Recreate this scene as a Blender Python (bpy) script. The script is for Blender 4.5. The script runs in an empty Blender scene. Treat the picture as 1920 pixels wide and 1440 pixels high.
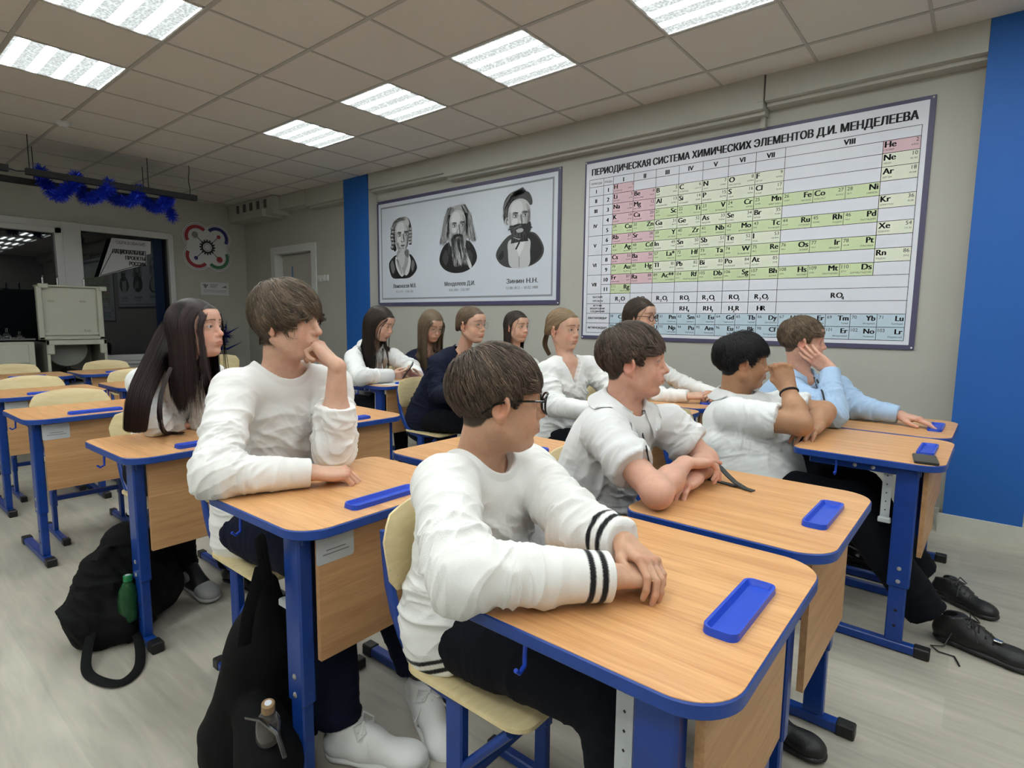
import bpy, math, random, numpy as np
from mathutils import Vector, Matrix, Euler
random.seed(7)
S = bpy.context.scene
COL = S.collection
PI = math.pi

# ------------------------------------------------------------------ camera
FPX = 1066.87                                   # focal length in pixels of the 1920 px frame
CAM = np.array([0.0, 0.0, 1.235])
R_ = np.array([0.77145638, 0.63619565, 0.01049498])
U_ = np.array([-0.08057712, 0.0813205, 0.99342554])
F_ = np.array([-0.63115955, 0.76723013, -0.11399804])
cd = bpy.data.cameras.new('camera'); cam = bpy.data.objects.new('camera', cd); COL.objects.link(cam)
cam.matrix_world = Matrix(((R_[0], U_[0], -F_[0], CAM[0]), (R_[1], U_[1], -F_[1], CAM[1]),
                           (R_[2], U_[2], -F_[2], CAM[2]), (0, 0, 0, 1)))
cd.sensor_width = 36.0; cd.lens = FPX / 1920 * 36; cd.clip_start = 0.05; cd.clip_end = 60
S.camera = cam

def at(px, py, x=None, y=None, z=None):
    """the point of the room seen at a pixel of the photograph, on the plane x=, y= or z="""
    d = F_ + (px - 960) / FPX * R_ - (py - 720) / FPX * U_
    if x is not None: t = (x - CAM[0]) / d[0]
    elif y is not None: t = (y - CAM[1]) / d[1]
    else: t = (z - CAM[2]) / d[2]
    return CAM + t * d

# ------------------------------------------------------------------ world, exposure
w = bpy.data.worlds.new('night'); S.world = w; w.use_nodes = True
w.node_tree.nodes['Background'].inputs[0].default_value = (0.010, 0.014, 0.022, 1)
w.node_tree.nodes['Background'].inputs[1].default_value = 1.0
S.view_settings.view_transform = 'Standard'; S.view_settings.look = 'None'
S.view_settings.gamma = 1.0; S.view_settings.use_curve_mapping = False
S.view_settings.exposure = -0.10
LAMP = 16.5                                     # radiance of the ceiling panels
S.cycles.max_bounces = 8; S.cycles.diffuse_bounces = 4; S.cycles.glossy_bounces = 4
S.cycles.transmission_bounces = 6; S.cycles.transparent_max_bounces = 8
S.cycles.use_denoising = True
S.cycles.caustics_reflective = False; S.cycles.caustics_refractive = False

# ------------------------------------------------------------------ materials
def lin(c):
    return tuple(((v / 255) / 12.92 if v <= 10 else (((v / 255) + .055) / 1.055) ** 2.4) for v in c) + (1,)
MATS = {}
def mat(name, col=(.5, .5, .5), rough=.5, metal=0., spec=.5, noise=None, bump=None, trans=0., sss=0., emit=None,
        attr=None, sheen=0., ior=1.45, alpha=1.):
    """noise=(scale, amount, stretch) varies the colour, bump=(scale, strength, stretch)"""
    if name in MATS: return MATS[name]
    m = bpy.data.materials.new(name); m.use_nodes = True; nt = m.node_tree; b = nt.nodes['Principled BSDF']
    col = tuple(col)[:3] + (1,)
    b.inputs['Base Color'].default_value = col; b.inputs['Roughness'].default_value = rough
    b.inputs['Metallic'].default_value = metal; b.inputs['Specular IOR Level'].default_value = spec
    b.inputs['Transmission Weight'].default_value = trans; b.inputs['IOR'].default_value = ior
    b.inputs['Alpha'].default_value = alpha
    if sheen: b.inputs['Sheen Weight'].default_value = sheen; b.inputs['Sheen Roughness'].default_value = .4
    if sss:
        b.inputs['Subsurface Weight'].default_value = sss
        b.inputs['Subsurface Radius'].default_value = (1.0, .35, .18); b.inputs['Subsurface Scale'].default_value = .006
    if emit: b.inputs['Emission Color'].default_value = tuple(emit[:3]) + (1,); b.inputs['Emission Strength'].default_value = emit[3]
    src = None
    tc = nt.nodes.new('ShaderNodeTexCoord')
    if attr:
        a = nt.nodes.new('ShaderNodeVertexColor'); a.layer_name = attr; src = a.outputs['Color']
    def noisetex(sc, st, det=4):
        mp = nt.nodes.new('ShaderNodeMapping'); mp.inputs['Scale'].default_value = st
        nt.links.new(tc.outputs['Object'], mp.inputs['Vector'])
        n = nt.nodes.new('ShaderNodeTexNoise'); n.inputs['Scale'].default_value = sc; n.inputs['Detail'].default_value = det
        nt.links.new(mp.outputs[0], n.inputs['Vector']); return n.outputs['Fac']
    if noise:
        f = noisetex(noise[0], noise[2] if len(noise) > 2 else (1, 1, 1))
        mr = nt.nodes.new('ShaderNodeMapRange'); mr.inputs['From Min'].default_value = .25; mr.inputs['From Max'].default_value = .75
        mr.inputs['To Min'].default_value = 1 - noise[1]; mr.inputs['To Max'].default_value = 1 + noise[1]
        nt.links.new(f, mr.inputs['Value'])
        mx = nt.nodes.new('ShaderNodeVectorMath'); mx.operation = 'SCALE'
        if src is not None: nt.links.new(src, mx.inputs[0])
        else: mx.inputs[0].default_value = col[:3]
        nt.links.new(mr.outputs[0], mx.inputs['Scale']); src = mx.outputs[0]
    if src is not None: nt.links.new(src, b.inputs['Base Color'])
    if bump:
        f = noisetex(bump[0], bump[2] if len(bump) > 2 else (1, 1, 1), 3)
        bp = nt.nodes.new('ShaderNodeBump'); bp.inputs['Strength'].default_value = bump[1]; bp.inputs['Distance'].default_value = .002
        nt.links.new(f, bp.inputs['Height']); nt.links.new(bp.outputs[0], b.inputs['Normal'])
    MATS[name] = m
    return m

def wood_mat(name, c1, c2, axis=1, rough=.38, scale=1.):
    """beech veneer: fine streaks that run along one object axis, shifted per object"""
    m = bpy.data.materials.new(name); m.use_nodes = True; nt = m.node_tree; b = nt.nodes['Principled BSDF']
    tc = nt.nodes.new('ShaderNodeTexCoord'); oi = nt.nodes.new('ShaderNodeObjectInfo')
    ad = nt.nodes.new('ShaderNodeVectorMath'); ad.operation = 'ADD'
    cm = nt.nodes.new('ShaderNodeCombineXYZ'); ml = nt.nodes.new('ShaderNodeMath'); ml.operation = 'MULTIPLY'; ml.inputs[1].default_value = 13.
    nt.links.new(oi.outputs['Random'], ml.inputs[0])
    for i in range(3): nt.links.new(ml.outputs[0], cm.inputs[i])
    nt.links.new(tc.outputs['Object'], ad.inputs[0]); nt.links.new(cm.outputs[0], ad.inputs[1])
    def nz(sc, st, det):
        mp = nt.nodes.new('ShaderNodeMapping'); mp.inputs['Scale'].default_value = st
        nt.links.new(ad.outputs[0], mp.inputs['Vector'])
        n = nt.nodes.new('ShaderNodeTexNoise'); n.inputs['Scale'].default_value = sc; n.inputs['Detail'].default_value = det
        n.inputs['Distortion'].default_value = .6
        nt.links.new(mp.outputs[0], n.inputs['Vector']); return n.outputs['Fac']
    st1 = [14, 14, 14]; st1[axis] = .9
    st2 = [60, 60, 60]; st2[axis] = 3.
    a = nz(2.2 * scale, st1, 3); c = nz(3 * scale, st2, 2)
    mx = nt.nodes.new('ShaderNodeMath'); mx.operation = 'MULTIPLY_ADD'; mx.inputs[1].default_value = .45
    nt.links.new(c, mx.inputs[0])
    m2 = nt.nodes.new('ShaderNodeMath'); m2.operation = 'MULTIPLY'; m2.inputs[1].default_value = .6
    nt.links.new(a, m2.inputs[0]); nt.links.new(m2.outputs[0], mx.inputs[2])
    cr = nt.nodes.new('ShaderNodeValToRGB'); cr.color_ramp.elements[0].position = .36; cr.color_ramp.elements[1].position = .66
    cr.color_ramp.elements[0].color = c1; cr.color_ramp.elements[1].color = c2
    nt.links.new(mx.outputs[0], cr.inputs[0]); nt.links.new(cr.outputs[0], b.inputs['Base Color'])
    b.inputs['Roughness'].default_value = rough; b.inputs['Specular IOR Level'].default_value = .35
    MATS[name] = m
    return m

# ------------------------------------------------------------------ objects
def tag(o, label=None, cat=None, group=None, kind=None):
    if label: o['label'] = label
    if cat: o['category'] = cat
    if group: o['group'] = group
    if kind: o['kind'] = kind
    return o
def empty(name, loc=(0, 0, 0), rz=0., label=None, cat=None, group=None):
    o = bpy.data.objects.new(name, None); o.location = loc; o.rotation_euler = (0, 0, rz); COL.objects.link(o)
    o.empty_display_size = .1
    return tag(o, label, cat, group)
def link(name, me, mats, parent=None, loc=None, rz=0., smooth=None):
    o = bpy.data.objects.new(name, me); COL.objects.link(o)
    for m in (mats if isinstance(mats, (list, tuple)) else [mats]): me.materials.append(m)
    if parent: o.parent = parent
    if loc is not None: o.location = loc
    if rz: o.rotation_euler = (0, 0, rz)
    if smooth is not None: me.shade_smooth() if smooth is True else me.set_sharp_from_angle(angle=smooth)
    return o
def copy_tree(o, parent=None):
    c = o.copy(); COL.objects.link(c)
    if parent: c.parent = parent
    for ch in o.children: copy_tree(ch, c)
    return c

class MB:
    """collects boxes, tubes and solids into ONE mesh"""
    def __init__(s): s.v = []; s.f = []; s.m = []; s.cur = 0
    def mi(s, i): s.cur = i; return s
    def add(s, vs, fs):
        n = len(s.v); s.v += [tuple(float(a) for a in v) for v in vs]
        for f in fs: s.f.append(tuple(n + i for i in f)); s.m.append(s.cur)
        return s
    def box(s, a, b, rot=None, o=None, bev=0.):
        x0, y0, z0 = a; x1, y1, z1 = b
        if bev:
            e = bev; vs = []; cx = ((x0, x1), (y0, y1), (z0, z1))
            # bevelled box: 24 verts
            for X, Y, Z in ((0, 0, 0), (1, 0, 0), (1, 1, 0), (0, 1, 0), (0, 0, 1), (1, 0, 1), (1, 1, 1), (0, 1, 1)):
                p = (cx[0][X], cx[1][Y], cx[2][Z]); sg = (1 - 2 * X, 1 - 2 * Y, 1 - 2 * Z)
                for ax in range(3):
                    q = [p[i] + (0 if i == ax else sg[i] * e) for i in range(3)]; vs.append(q)
            def V(c, ax): return c * 3 + ax
            F = []
            quads = {0: ((0, 3, 7, 4), (1, 5, 6, 2)), 1: ((0, 4, 5, 1), (3, 2, 6, 7)), 2: ((0, 1, 2, 3), (4, 7, 6, 5))}
            for ax in range(3):
                for q in quads[ax]: F.append(tuple(V(c, ax) for c in (q if True else q)))
            edges = {(0, 1): 0, (3, 2): 0, (4, 5): 0, (7, 6): 0, (0, 3): 1, (1, 2): 1, (4, 7): 1, (5, 6): 1, (0, 4): 2, (1, 5): 2, (2, 6): 2, (3, 7): 2}
            for (a_, b_), ax in edges.items():
                o1, o2 = [i for i in range(3) if i != ax]
                F.append((V(a_, o1), V(b_, o1), V(b_, o2), V(a_, o2)))
            for c in range(8): F.append((V(c, 0), V(c, 1), V(c, 2)))
        else:
            vs = [(x0, y0, z0), (x1, y0, z0), (x1, y1, z0), (x0, y1, z0), (x0, y0, z1), (x1, y0, z1), (x1, y1, z1), (x0, y1, z1)]
            F = [(0, 3, 2, 1), (4, 5, 6, 7), (0, 1, 5, 4), (1, 2, 6, 5), (2, 3, 7, 6), (3, 0, 4, 7)]
        if rot is not None:
            M = rot if isinstance(rot, Matrix) else Euler(rot).to_matrix()
            oo = Vector(o) if o is not None else Vector(((x0 + x1) / 2, (y0 + y1) / 2, (z0 + z1) / 2))
            vs = [M @ (Vector(v) - oo) + oo for v in vs]
        return s.add(vs, F)
    def tube(s, pts, r, n=10, cap=True, closed=False, flat=None, up=None):
        pts = [np.array(p, float) for p in pts]; N = len(pts)
        rs = r if isinstance(r, (list, tuple, np.ndarray)) else [r] * N
        t = []
        for i in range(N):
            if closed: d = pts[(i + 1) % N] - pts[i - 1]
            else: d = pts[min(i + 1, N - 1)] - pts[max(i - 1, 0)]
            t.append(d / (np.linalg.norm(d) + 1e-9))
        a = np.array(up if up is not None else ((0, 0, 1) if abs(t[0][2]) < .9 else (1, 0, 0)), float)
        vs = []; base = len(s.v)
        for i in range(N):
            u = a - t[i] * np.dot(a, t[i]); u /= np.linalg.norm(u) + 1e-9; a = u if up is None else a
            v = np.cross(t[i], u)
            for k in range(n):
                th = 2 * PI * k / n
                fu, fv = (1, 1) if flat is None else flat
                vs.append(pts[i] + rs[i] * (fu * math.cos(th) * u + fv * math.sin(th) * v))
        F = []
        for i in range(N if closed else N - 1):
            j = (i + 1) % N
            for k in range(n):
                k2 = (k + 1) % n; F.append((i * n + k, i * n + k2, j * n + k2, j * n + k))
        if cap and not closed: F.append(tuple(reversed(range(n)))); F.append(tuple((N - 1) * n + k for k in range(n)))
        return s.add(vs, F)
    def prism(s, poly, z0, z1, bev=0.):
        """vertical prism of a 2D outline (ccw)"""
        n = len(poly)
        if bev:
            P = np.array(poly); d = np.roll(P, -1, 0) - np.roll(P, 1, 0); nn = np.stack([d[:, 1], -d[:, 0]], 1); nn /= np.linalg.norm(nn, axis=1)[:, None] + 1e-9
            I = P - nn * bev
            rings = [(I, z0), (P, z0 + bev), (P, z1 - bev), (I, z1)]
        else: rings = [(np.array(poly), z0), (np.array(poly), z1)]
        vs = [(p[0], p[1], z) for R, z in rings for p in R]; F = []
        for q in range(len(rings) - 1):
            for k in range(n): k2 = (k + 1) % n; F.append((q * n + k, q * n + k2, (q + 1) * n + k2, (q + 1) * n + k))
        F.append(tuple(reversed(range(n)))); F.append(tuple((len(rings) - 1) * n + k for k in range(n)))
        return s.add(vs, F)
    def lathe(s, prof, n=24, M=None):
        vs = [(r * math.cos(2 * PI * k / n), r * math.sin(2 * PI * k / n), z) for r, z in prof for k in range(n)]
        if M is not None: vs = [M @ Vector(v) for v in vs]
        F = [(i * n + k, i * n + (k + 1) % n, (i + 1) * n + (k + 1) % n, (i + 1) * n + k) for i in range(len(prof) - 1) for k in range(n)]
        F.append(tuple(reversed(range(n)))); F.append(tuple((len(prof) - 1) * n + k for k in range(n)))
        return s.add(vs, F)
    def ball(s, c, r, n=12, sc=(1, 1, 1)):
        c = np.array(c, float); m = n // 2; vs = []
        for i in range(1, m):
            th = PI * i / m
            for k in range(n):
                ph = 2 * PI * k / n; vs.append(c + r * np.array([math.sin(th) * math.cos(ph) * sc[0], math.sin(th) * math.sin(ph) * sc[1], math.cos(th) * sc[2]]))
        vs += [c + (0, 0, r * sc[2]), c - (0, 0, r * sc[2])]; F = []
        for i in range(m - 2):
            for k in range(n): k2 = (k + 1) % n; F.append((i * n + k, (i + 1) * n + k, (i + 1) * n + k2, i * n + k2))
        T = (m - 1) * n
        for k in range(n): k2 = (k + 1) % n; F.append((T, k, k2)); F.append((T + 1, (m - 2) * n + k2, (m - 2) * n + k))
        return s.add(vs, F)
    def build(s, name, mats, parent=None, loc=None, rz=0., smooth=.6):
        me = bpy.data.meshes.new(name); me.from_pydata(s.v, [], s.f); me.update()
        if any(s.m): me.polygons.foreach_set('material_index', s.m)
        return link(name, me, mats, parent, loc, rz, smooth)

def rrect(x0, y0, x1, y1, r, n=8, rads=None):
    """rounded rectangle outline, ccw; rads = radii of the four corners from (x0,y0) on"""
    rads = rads or (r,) * 4; out = []
    for (cx, cy, a0, q) in ((x0, y0, PI, 0), (x1, y0, 1.5 * PI, 1), (x1, y1, 0, 2), (x0, y1, .5 * PI, 3)):
        rr = rads[q]; ox = cx + rr * (1 if cx == x0 else -1); oy = cy + rr * (1 if cy == y0 else -1)
        for k in range(n + 1):
            a = a0 + .5 * PI * k / n; out.append((ox + rr * math.cos(a), oy + rr * math.sin(a)))
    return out
# ------------------------------------------------------------------ the room shell
H = 2.868; YW = 4.30; YC = 4.15; XB = -8.9; XF = 3.4; YL = -3.2
GX = lambda i: -2.745 + .6 * i
GY = lambda j: 1.46 + .6 * j
m_wall = mat('wall_paint', (.425, .415, .375), .75, noise=(3, .03), bump=(180, .15))
m_blue = mat('blue_paint', (.012, .105, .40), .6, bump=(150, .12))
m_skirt = mat('skirting', (.55, .54, .48), .5, noise=(20, .05))
m_pvc = mat('white_pvc', (.62, .62, .62), .35)
m_grey = mat('dark_gap', (.10, .10, .09), .7)

def floor_material():
    m = bpy.data.materials.new('floor_laminate'); m.use_nodes = True; nt = m.node_tree; b = nt.nodes['Principled BSDF']
    tc = nt.nodes.new('ShaderNodeTexCoord')
    br = nt.nodes.new('ShaderNodeTexBrick'); br.inputs['Scale'].default_value = 1.0
    br.inputs['Brick Width'].default_value = 1.2; br.inputs['Row Height'].default_value = .19
    br.inputs['Mortar Size'].default_value = .0012; br.inputs['Mortar Smooth'].default_value = .3
    br.inputs['Color1'].default_value = (.385, .355, .298, 1); br.inputs['Color2'].default_value = (.45, .418, .355, 1)
    br.inputs['Mortar'].default_value = (.40, .38, .33, 1); br.offset = .37
    nt.links.new(tc.outputs['Object'], br.inputs['Vector'])
    def nz(sc, st, det):
        mp = nt.nodes.new('ShaderNodeMapping'); mp.inputs['Scale'].default_value = st
        nt.links.new(tc.outputs['Object'], mp.inputs['Vector'])
        n = nt.nodes.new('ShaderNodeTexNoise'); n.inputs['Scale'].default_value = sc; n.inputs['Detail'].default_value = det
        n.inputs['Distortion'].default_value = 1.2
        nt.links.new(mp.outputs[0], n.inputs['Vector']); return n.outputs['Fac']
    a = nz(2.5, (1.0, 9, 1), 6); c = nz(1.5, (1, 2.2, 1), 4)
    s1 = nt.nodes.new('ShaderNodeMath'); s1.operation = 'ADD'; nt.links.new(a, s1.inputs[0]); nt.links.new(c, s1.inputs[1])
    mr = nt.nodes.new('ShaderNodeMapRange'); mr.inputs['From Min'].default_value = .7; mr.inputs['From Max'].default_value = 1.35
    mr.inputs['To Min'].default_value = .78; mr.inputs['To Max'].default_value = 1.12; nt.links.new(s1.outputs[0], mr.inputs['Value'])
    sc = nt.nodes.new('ShaderNodeVectorMath'); sc.operation = 'SCALE'
    nt.links.new(br.outputs['Color'], sc.inputs[0]); nt.links.new(mr.outputs[0], sc.inputs['Scale'])
    nt.links.new(sc.outputs[0], b.inputs['Base Color']); b.inputs['Roughness'].default_value = .42; b.inputs['Specular IOR Level'].default_value = .35
    return m
def struct(name, mb, mats, **k):
    return tag(mb.build(name, mats, **k), kind='structure')
struct('floor', MB().box((XB - .15, YL - .15, -.1), (XF + .15, YW + .15, 0)), floor_material(), smooth=None)

# suspended ceiling: speckled tiles in a T-bar grid, open where the lamps sit
m_tile = mat('ceiling_tile', (.66, .62, .58), .9, spec=.1, noise=(220, .07), bump=(160, .5))
m_tbar = mat('ceiling_bar', (.42, .40, .375), .6)
lamps = [(i, j) for j in (2, -1, -4, -7) for i in (-4, -2, 0, 2, 4, 6, 8)]
cm = MB(); bars = MB()
xs = [XB] + [GX(i) for i in range(-10, 11)] + [XF]; ys = [YL] + [GY(j) for j in range(-7, 5)] + [YC]
for a in range(len(xs) - 1):
    for b_ in range(len(ys) - 1):
        i = a - 11; j = b_ - 8
        if (i, j) in lamps: continue
        cm.box((xs[a], ys[b_], H), (xs[a + 1], ys[b_ + 1], H + .018))
struct('ceiling', cm, m_tile, smooth=None)
for x in xs[1:-1]: bars.box((x - .0085, YL, H - .004), (x + .0085, YC, H + .001))
for y in ys[1:-1]: bars.box((XB, y - .012, H - .005), (XF, y + .012, H + .001))
struct('trim_1', bars, m_tbar, smooth=None)
struct('trim_2', MB().box((XB - .2, YL - .2, H + .30), (XF + .2, YW + .2, H + .36)), m_grey, smooth=None)  # slab above the tiles

# poster wall with a doorway near the back
dx0, dx1, dz1 = -8.02, -7.02, 2.13
wm = MB().box((XB - .15, YW, 0), (dx0, YW + .15, H + .3)).box((dx1, YW, 0), (XF + .15, YW + .15, H + .3)).box((dx0, YW, dz1), (dx1, YW + .15, H + .3))
struct('wall_right', wm, m_wall, smooth=None)
struct('wall_front', MB().box((XF, YL, 0), (XF + .15, YW, H + .3)), m_wall, smooth=None)
struct('wall_left', MB().box((XB - .15, YL - .15, 0), (XF + .15, YL, H + .3)), m_wall, smooth=None)
# back wall with the big dark window band
wy0, wy1, wz0, wz1 = -1.9, 3.27, .62, 2.37
bm_ = MB().box((XB - .15, YL, 0), (XB, YW, wz0)).box((XB - .15, YL, wz1), (XB, YW, H + .3))
bm_.box((XB - .15, YL, wz0), (XB, wy0, wz1)).box((XB - .15, wy1, wz0), (XB, YW, wz1))
struct('wall_back', bm_, m_wall, smooth=None)
# beam below the ceiling along the poster wall, its seams, and the two blue pillars
beam = MB()
segs = [(-6.9, -6.08), (-5.60, -4.35), (-4.34, -1.26), (-1.25, -.098), (.253, XF)]
for q, (a, b_) in enumerate(segs):
    zb = (2.66, 2.70, 2.655, 2.70, 2.715)[q]
    beam.box((a, YC + (.012 if q in (1,) else 0), zb), (b_, YW, H + .03))
    beam.box((a, YC + .05, zb - .025), (b_, YW, zb))
struct('trim_3', beam, m_wall, smooth=None)
for q, (a, b_) in enumerate([(-6.07, -5.61), (-.10, .255)]):
    struct('trim_%d' % (4 + q), MB().mi(1).box((a + .002, YC + .018, .10), (b_ - .002, YW, H + .03)).mi(0).box((a, YC, .115), (b_, YC + .02, H + .03)), [m_blue, m_wall], smooth=None)
# vertical cable duct above the table, ventilation boxes in the back corner
struct('trim_6', MB().box((-1.30, YC + .10, 2.56), (-1.27, YW, 2.80)).box((-1.305, YC - .006, 2.70), (-1.262, YC + .01, H)), m_wall, smooth=None)
vent = MB().box((-8.88, YC - .10, 2.62), (-7.55, YW, 2.86)).box((-8.3, YC - .16, 2.60), (-7.75, YW, 2.70)).box((-7.55, YC - .02, 2.68), (-6.9, YW, 2.86))
for k in range(5): vent.mi(1).box((-8.60 + k * .2, YC - .108, 2.72), (-8.53 + k * .2, YC - .09, 2.83)).mi(0)
tag(vent.build('ventilation_duct', [m_wall, m_grey], smooth=None), 'painted grille box of the ventilation under the ceiling in the far corner', 'ventilation duct')
# skirting
sk = MB().box((dx1 + .08, YW - .018, 0), (-6.08, YW, .105)).box((-5.60, YW - .018, 0), (-.12, YW, .105)).box((.27, YW - .018, 0), (XF, YW, .105))
for a, b_ in ((-6.09, -5.59), (-.12, .275)):
    sk.box((a, YC - .018, 0), (b_, YC + .004, .105)).box((a, YC - .018, .105), (b_, YC, .117)).box((b_ - .02, YC, 0), (b_, YW, .105))
struct('baseboard_right', sk, m_skirt, smooth=None)
struct('baseboard_back', MB().box((XB, YL, 0), (XB + .018, YW, .1)), m_skirt, smooth=None)

# the door: white frame, leaf set back and slightly open onto a dim corridor
dr = MB()
dr.box((dx0 - .085, YW - .02, 0), (dx0 + .02, YW + .17, dz1 - .01)).box((dx1 - .02, YW - .02, 0), (dx1 + .085, YW + .17, dz1 - .01)).box((dx0 - .085, YW - .02, dz1 - .01), (dx1 + .085, YW + .168, dz1 + .09))
door = struct('door_1', dr, m_pvc, smooth=None)
m_door = mat('door_leaf', (.46, .43, .40), .5)
MB().box((dx0 + .03, YW + .10, .01), (dx1 - .03, YW + .14, dz1 - .02)).mi(1).box((dx0 + .28, YW + .095, .9), (dx0 + .31, YW + .142, 1.95)).build('door_leaf', [m_door, mat('corridor_glass', (.12, .25, .45), .2)], parent=door, smooth=None)
MB().tube([(dx1 - .12, YW + .06, 1.0), (dx1 - .24, YW + .06, 1.0)], .01).tube([(dx1 - .12, YW + .10, 1.0), (dx1 - .12, YW + .06, 1.0)], .01).build('door_handle', mat('chrome', (.6, .6, .6), .25, 1.), parent=door)
# light switches beside the door
for k in range(3):
    o = empty('light_switch', (-6.87 + k * .088, YW, 1.74), 0, 'white light switch by the door, %s of the three' % ('left', 'middle', 'right')[k], 'switch', 'light switches by the door')
    MB().box((-.04, -.012, -.042), (.04, 0, .042), bev=.004).build('cover_plate', m_pvc, o)
    MB().box((-.024, -.018, -.028), (.024, -.010, .028), bev=.004).build('rocker', m_pvc, o)

# ceiling lamps: 60 x 60 cm panels with four bright LED bands behind a prismatic cover
def lamp_material():
    m = bpy.data.materials.new('lamp_cover'); m.use_nodes = True; nt = m.node_tree; nt.nodes.clear()
    out = nt.nodes.new('ShaderNodeOutputMaterial'); em = nt.nodes.new('ShaderNodeEmission'); tc = nt.nodes.new('ShaderNodeTexCoord')
    sp = nt.nodes.new('ShaderNodeSeparateXYZ'); nt.links.new(tc.outputs['Object'], sp.inputs[0])
    mu = nt.nodes.new('ShaderNodeMath'); mu.operation = 'MULTIPLY'; mu.inputs[1].default_value = 2 * PI / .135
    nt.links.new(sp.outputs['Y'], mu.inputs[0])
    co = nt.nodes.new('ShaderNodeMath'); co.operation = 'SINE'; nt.links.new(mu.outputs[0], co.inputs[0])
    vo = nt.nodes.new('ShaderNodeTexVoronoi'); vo.inputs['Scale'].default_value = 70; nt.links.new(tc.outputs['Object'], vo.inputs['Vector'])
    ab = nt.nodes.new('ShaderNodeMapRange'); ab.inputs['From Min'].default_value = .0; ab.inputs['From Max'].default_value = 1.0
    ab.inputs['To Min'].default_value = .044; ab.inputs['To Max'].default_value = 2.05; ab.interpolation_type = 'SMOOTHSTEP'
    nt.links.new(co.outputs[0], ab.inputs['Value'])
    vm = nt.nodes.new('ShaderNodeMath'); vm.operation = 'MULTIPLY_ADD'; vm.inputs[1].default_value = 1.1; vm.inputs[2].default_value = .62
    nt.links.new(vo.outputs['Distance'], vm.inputs[0])
    m2 = nt.nodes.new('ShaderNodeMath'); m2.operation = 'MULTIPLY'; nt.links.new(ab.outputs[0], m2.inputs[0]); nt.links.new(vm.outputs[0], m2.inputs[1])
    m3 = nt.nodes.new('ShaderNodeMath'); m3.operation = 'MULTIPLY'; m3.inputs[1].default_value = LAMP; nt.links.new(m2.outputs[0], m3.inputs[0])
    em.inputs['Color'].default_value = (.93, 1.0, .985, 1)
    nt.links.new(m3.outputs[0], em.inputs['Strength']); nt.links.new(em.outputs[0], out.inputs[0])
    return m
m_lamp = lamp_material(); m_lframe = mat('lamp_frame', (.8, .8, .8), .4)
lab = {(-4, 2): 'lit square ceiling lamp over the far wall end of the row nearest the posters',
       (-2, 2): 'lit square ceiling lamp, second of the row along the poster wall from the far end',
       (0, 2): 'lit square ceiling lamp above the gap between the two posters',
       (2, 2): 'lit square ceiling lamp cut by the top edge above the element table poster',
       (-4, -1): 'lit square ceiling lamp at the far left, cut by the left edge',
       (-2, -1): 'lit square ceiling lamp at the top left, cut by the top edge'}
first = None
for (i, j) in lamps:
    if i > 4 and j < -1 and i != 6: continue
    if first is None:
        lo = empty('ceiling_light'); fr = MB()
        for a, b_ in (((-.292, -.292, 0), (.292, -.283, .02)), ((-.292, .283, 0), (.292, .292, .02)), ((-.292, -.283, 0), (-.283, .283, .02)), ((.283, -.283, 0), (.292, .283, .02))):
            fr.box(a, b_)
        fr.box((-.292, -.292, .02), (.292, .292, .06)); fr.build('frame', m_lframe, lo, smooth=None)
        MB().box((-.283, -.283, .002), (.283, .283, .008)).build('diffuser', m_lamp, lo, smooth=None)
        first = lo
    else: lo = copy_tree(first)
    lo.location = (GX(i) + .3, GY(j) + .3, H - .002)
    if (i, j) in lab: tag(lo, lab[(i, j)], 'ceiling light', 'square ceiling lamps')
    else: tag(lo, 'lit square ceiling lamp outside the picture', 'ceiling light', 'ceiling lamps out of view')
# smoke detector
sd = empty('smoke_detector', tuple(at(118, 229, z=H)[:2]) + (H - .004,), 0, 'round white smoke detector on the ceiling near the hanging bars', 'smoke detector')
MB().lathe([(.052, 0), (.052, -.012), (.040, -.022), (.030, -.040), (.012, -.044)], 24).build('housing', m_pvc, sd)
MB().lathe([(.060, .003), (.060, -.006)], 24).build('base_ring', m_pvc, sd)
# ------------------------------------------------------------------ flat lettering
_tc = bpy.data.curves.new('lettering', 'FONT'); _to = bpy.data.objects.new('lettering', _tc); COL.objects.link(_to)
_cache = {}
from mathutils.geometry import delaunay_2d_cdt
def glyphs(txt):
    if not txt.strip(): return (np.zeros((0, 2)), [])
    if txt not in _cache:
        _tc.body = txt; _tc.size = 1.0; _tc.resolution_u = 3; _tc.fill_mode = 'NONE'
        bpy.context.view_layer.update()
        e = _to.evaluated_get(bpy.context.evaluated_depsgraph_get()); me = e.to_mesh()
        v = [Vector(p.co[:2]) for p in me.vertices]; ed = [tuple(x.vertices) for x in me.edges]; e.to_mesh_clear()
        V, _, F, _, _, _ = delaunay_2d_cdt(v, ed, [], 0, 1e-6) if v else ([], 0, [], 0, 0, 0)
        out = []; sg = np.array([(*v[a], *v[b]) if abs(a - b) == 1 and a < b else (*v[a], *v[b]) for a, b in ed]) if ed else np.zeros((0, 4))
        for k, (a, b) in enumerate(ed):          # loops are stored in order; the closing edge runs back
            if abs(a - b) != 1 and a < b: sg[k] = (*v[b], *v[a])
            elif abs(a - b) == 1 and a > b: sg[k] = (*v[b], *v[a])
        for f in F:
            p = sum((V[i] for i in f), Vector((0, 0))) / len(f)
            up = (sg[:, 1] <= p.y) & (sg[:, 3] > p.y); dn = (sg[:, 1] > p.y) & (sg[:, 3] <= p.y); m = up | dn
            q = sg[m]; xs_ = (q[:, 2] - q[:, 0]) * (p.y - q[:, 1]) / (q[:, 3] - q[:, 1]) + q[:, 0]; w_ = np.where(up[m], 1, -1)[xs_ > p.x].sum()
            if w_ != 0: out.append(tuple(f))
        _cache[txt] = (np.array([tuple(p) for p in V]).reshape(-1, 2), out)
    return _cache[txt]
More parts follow.
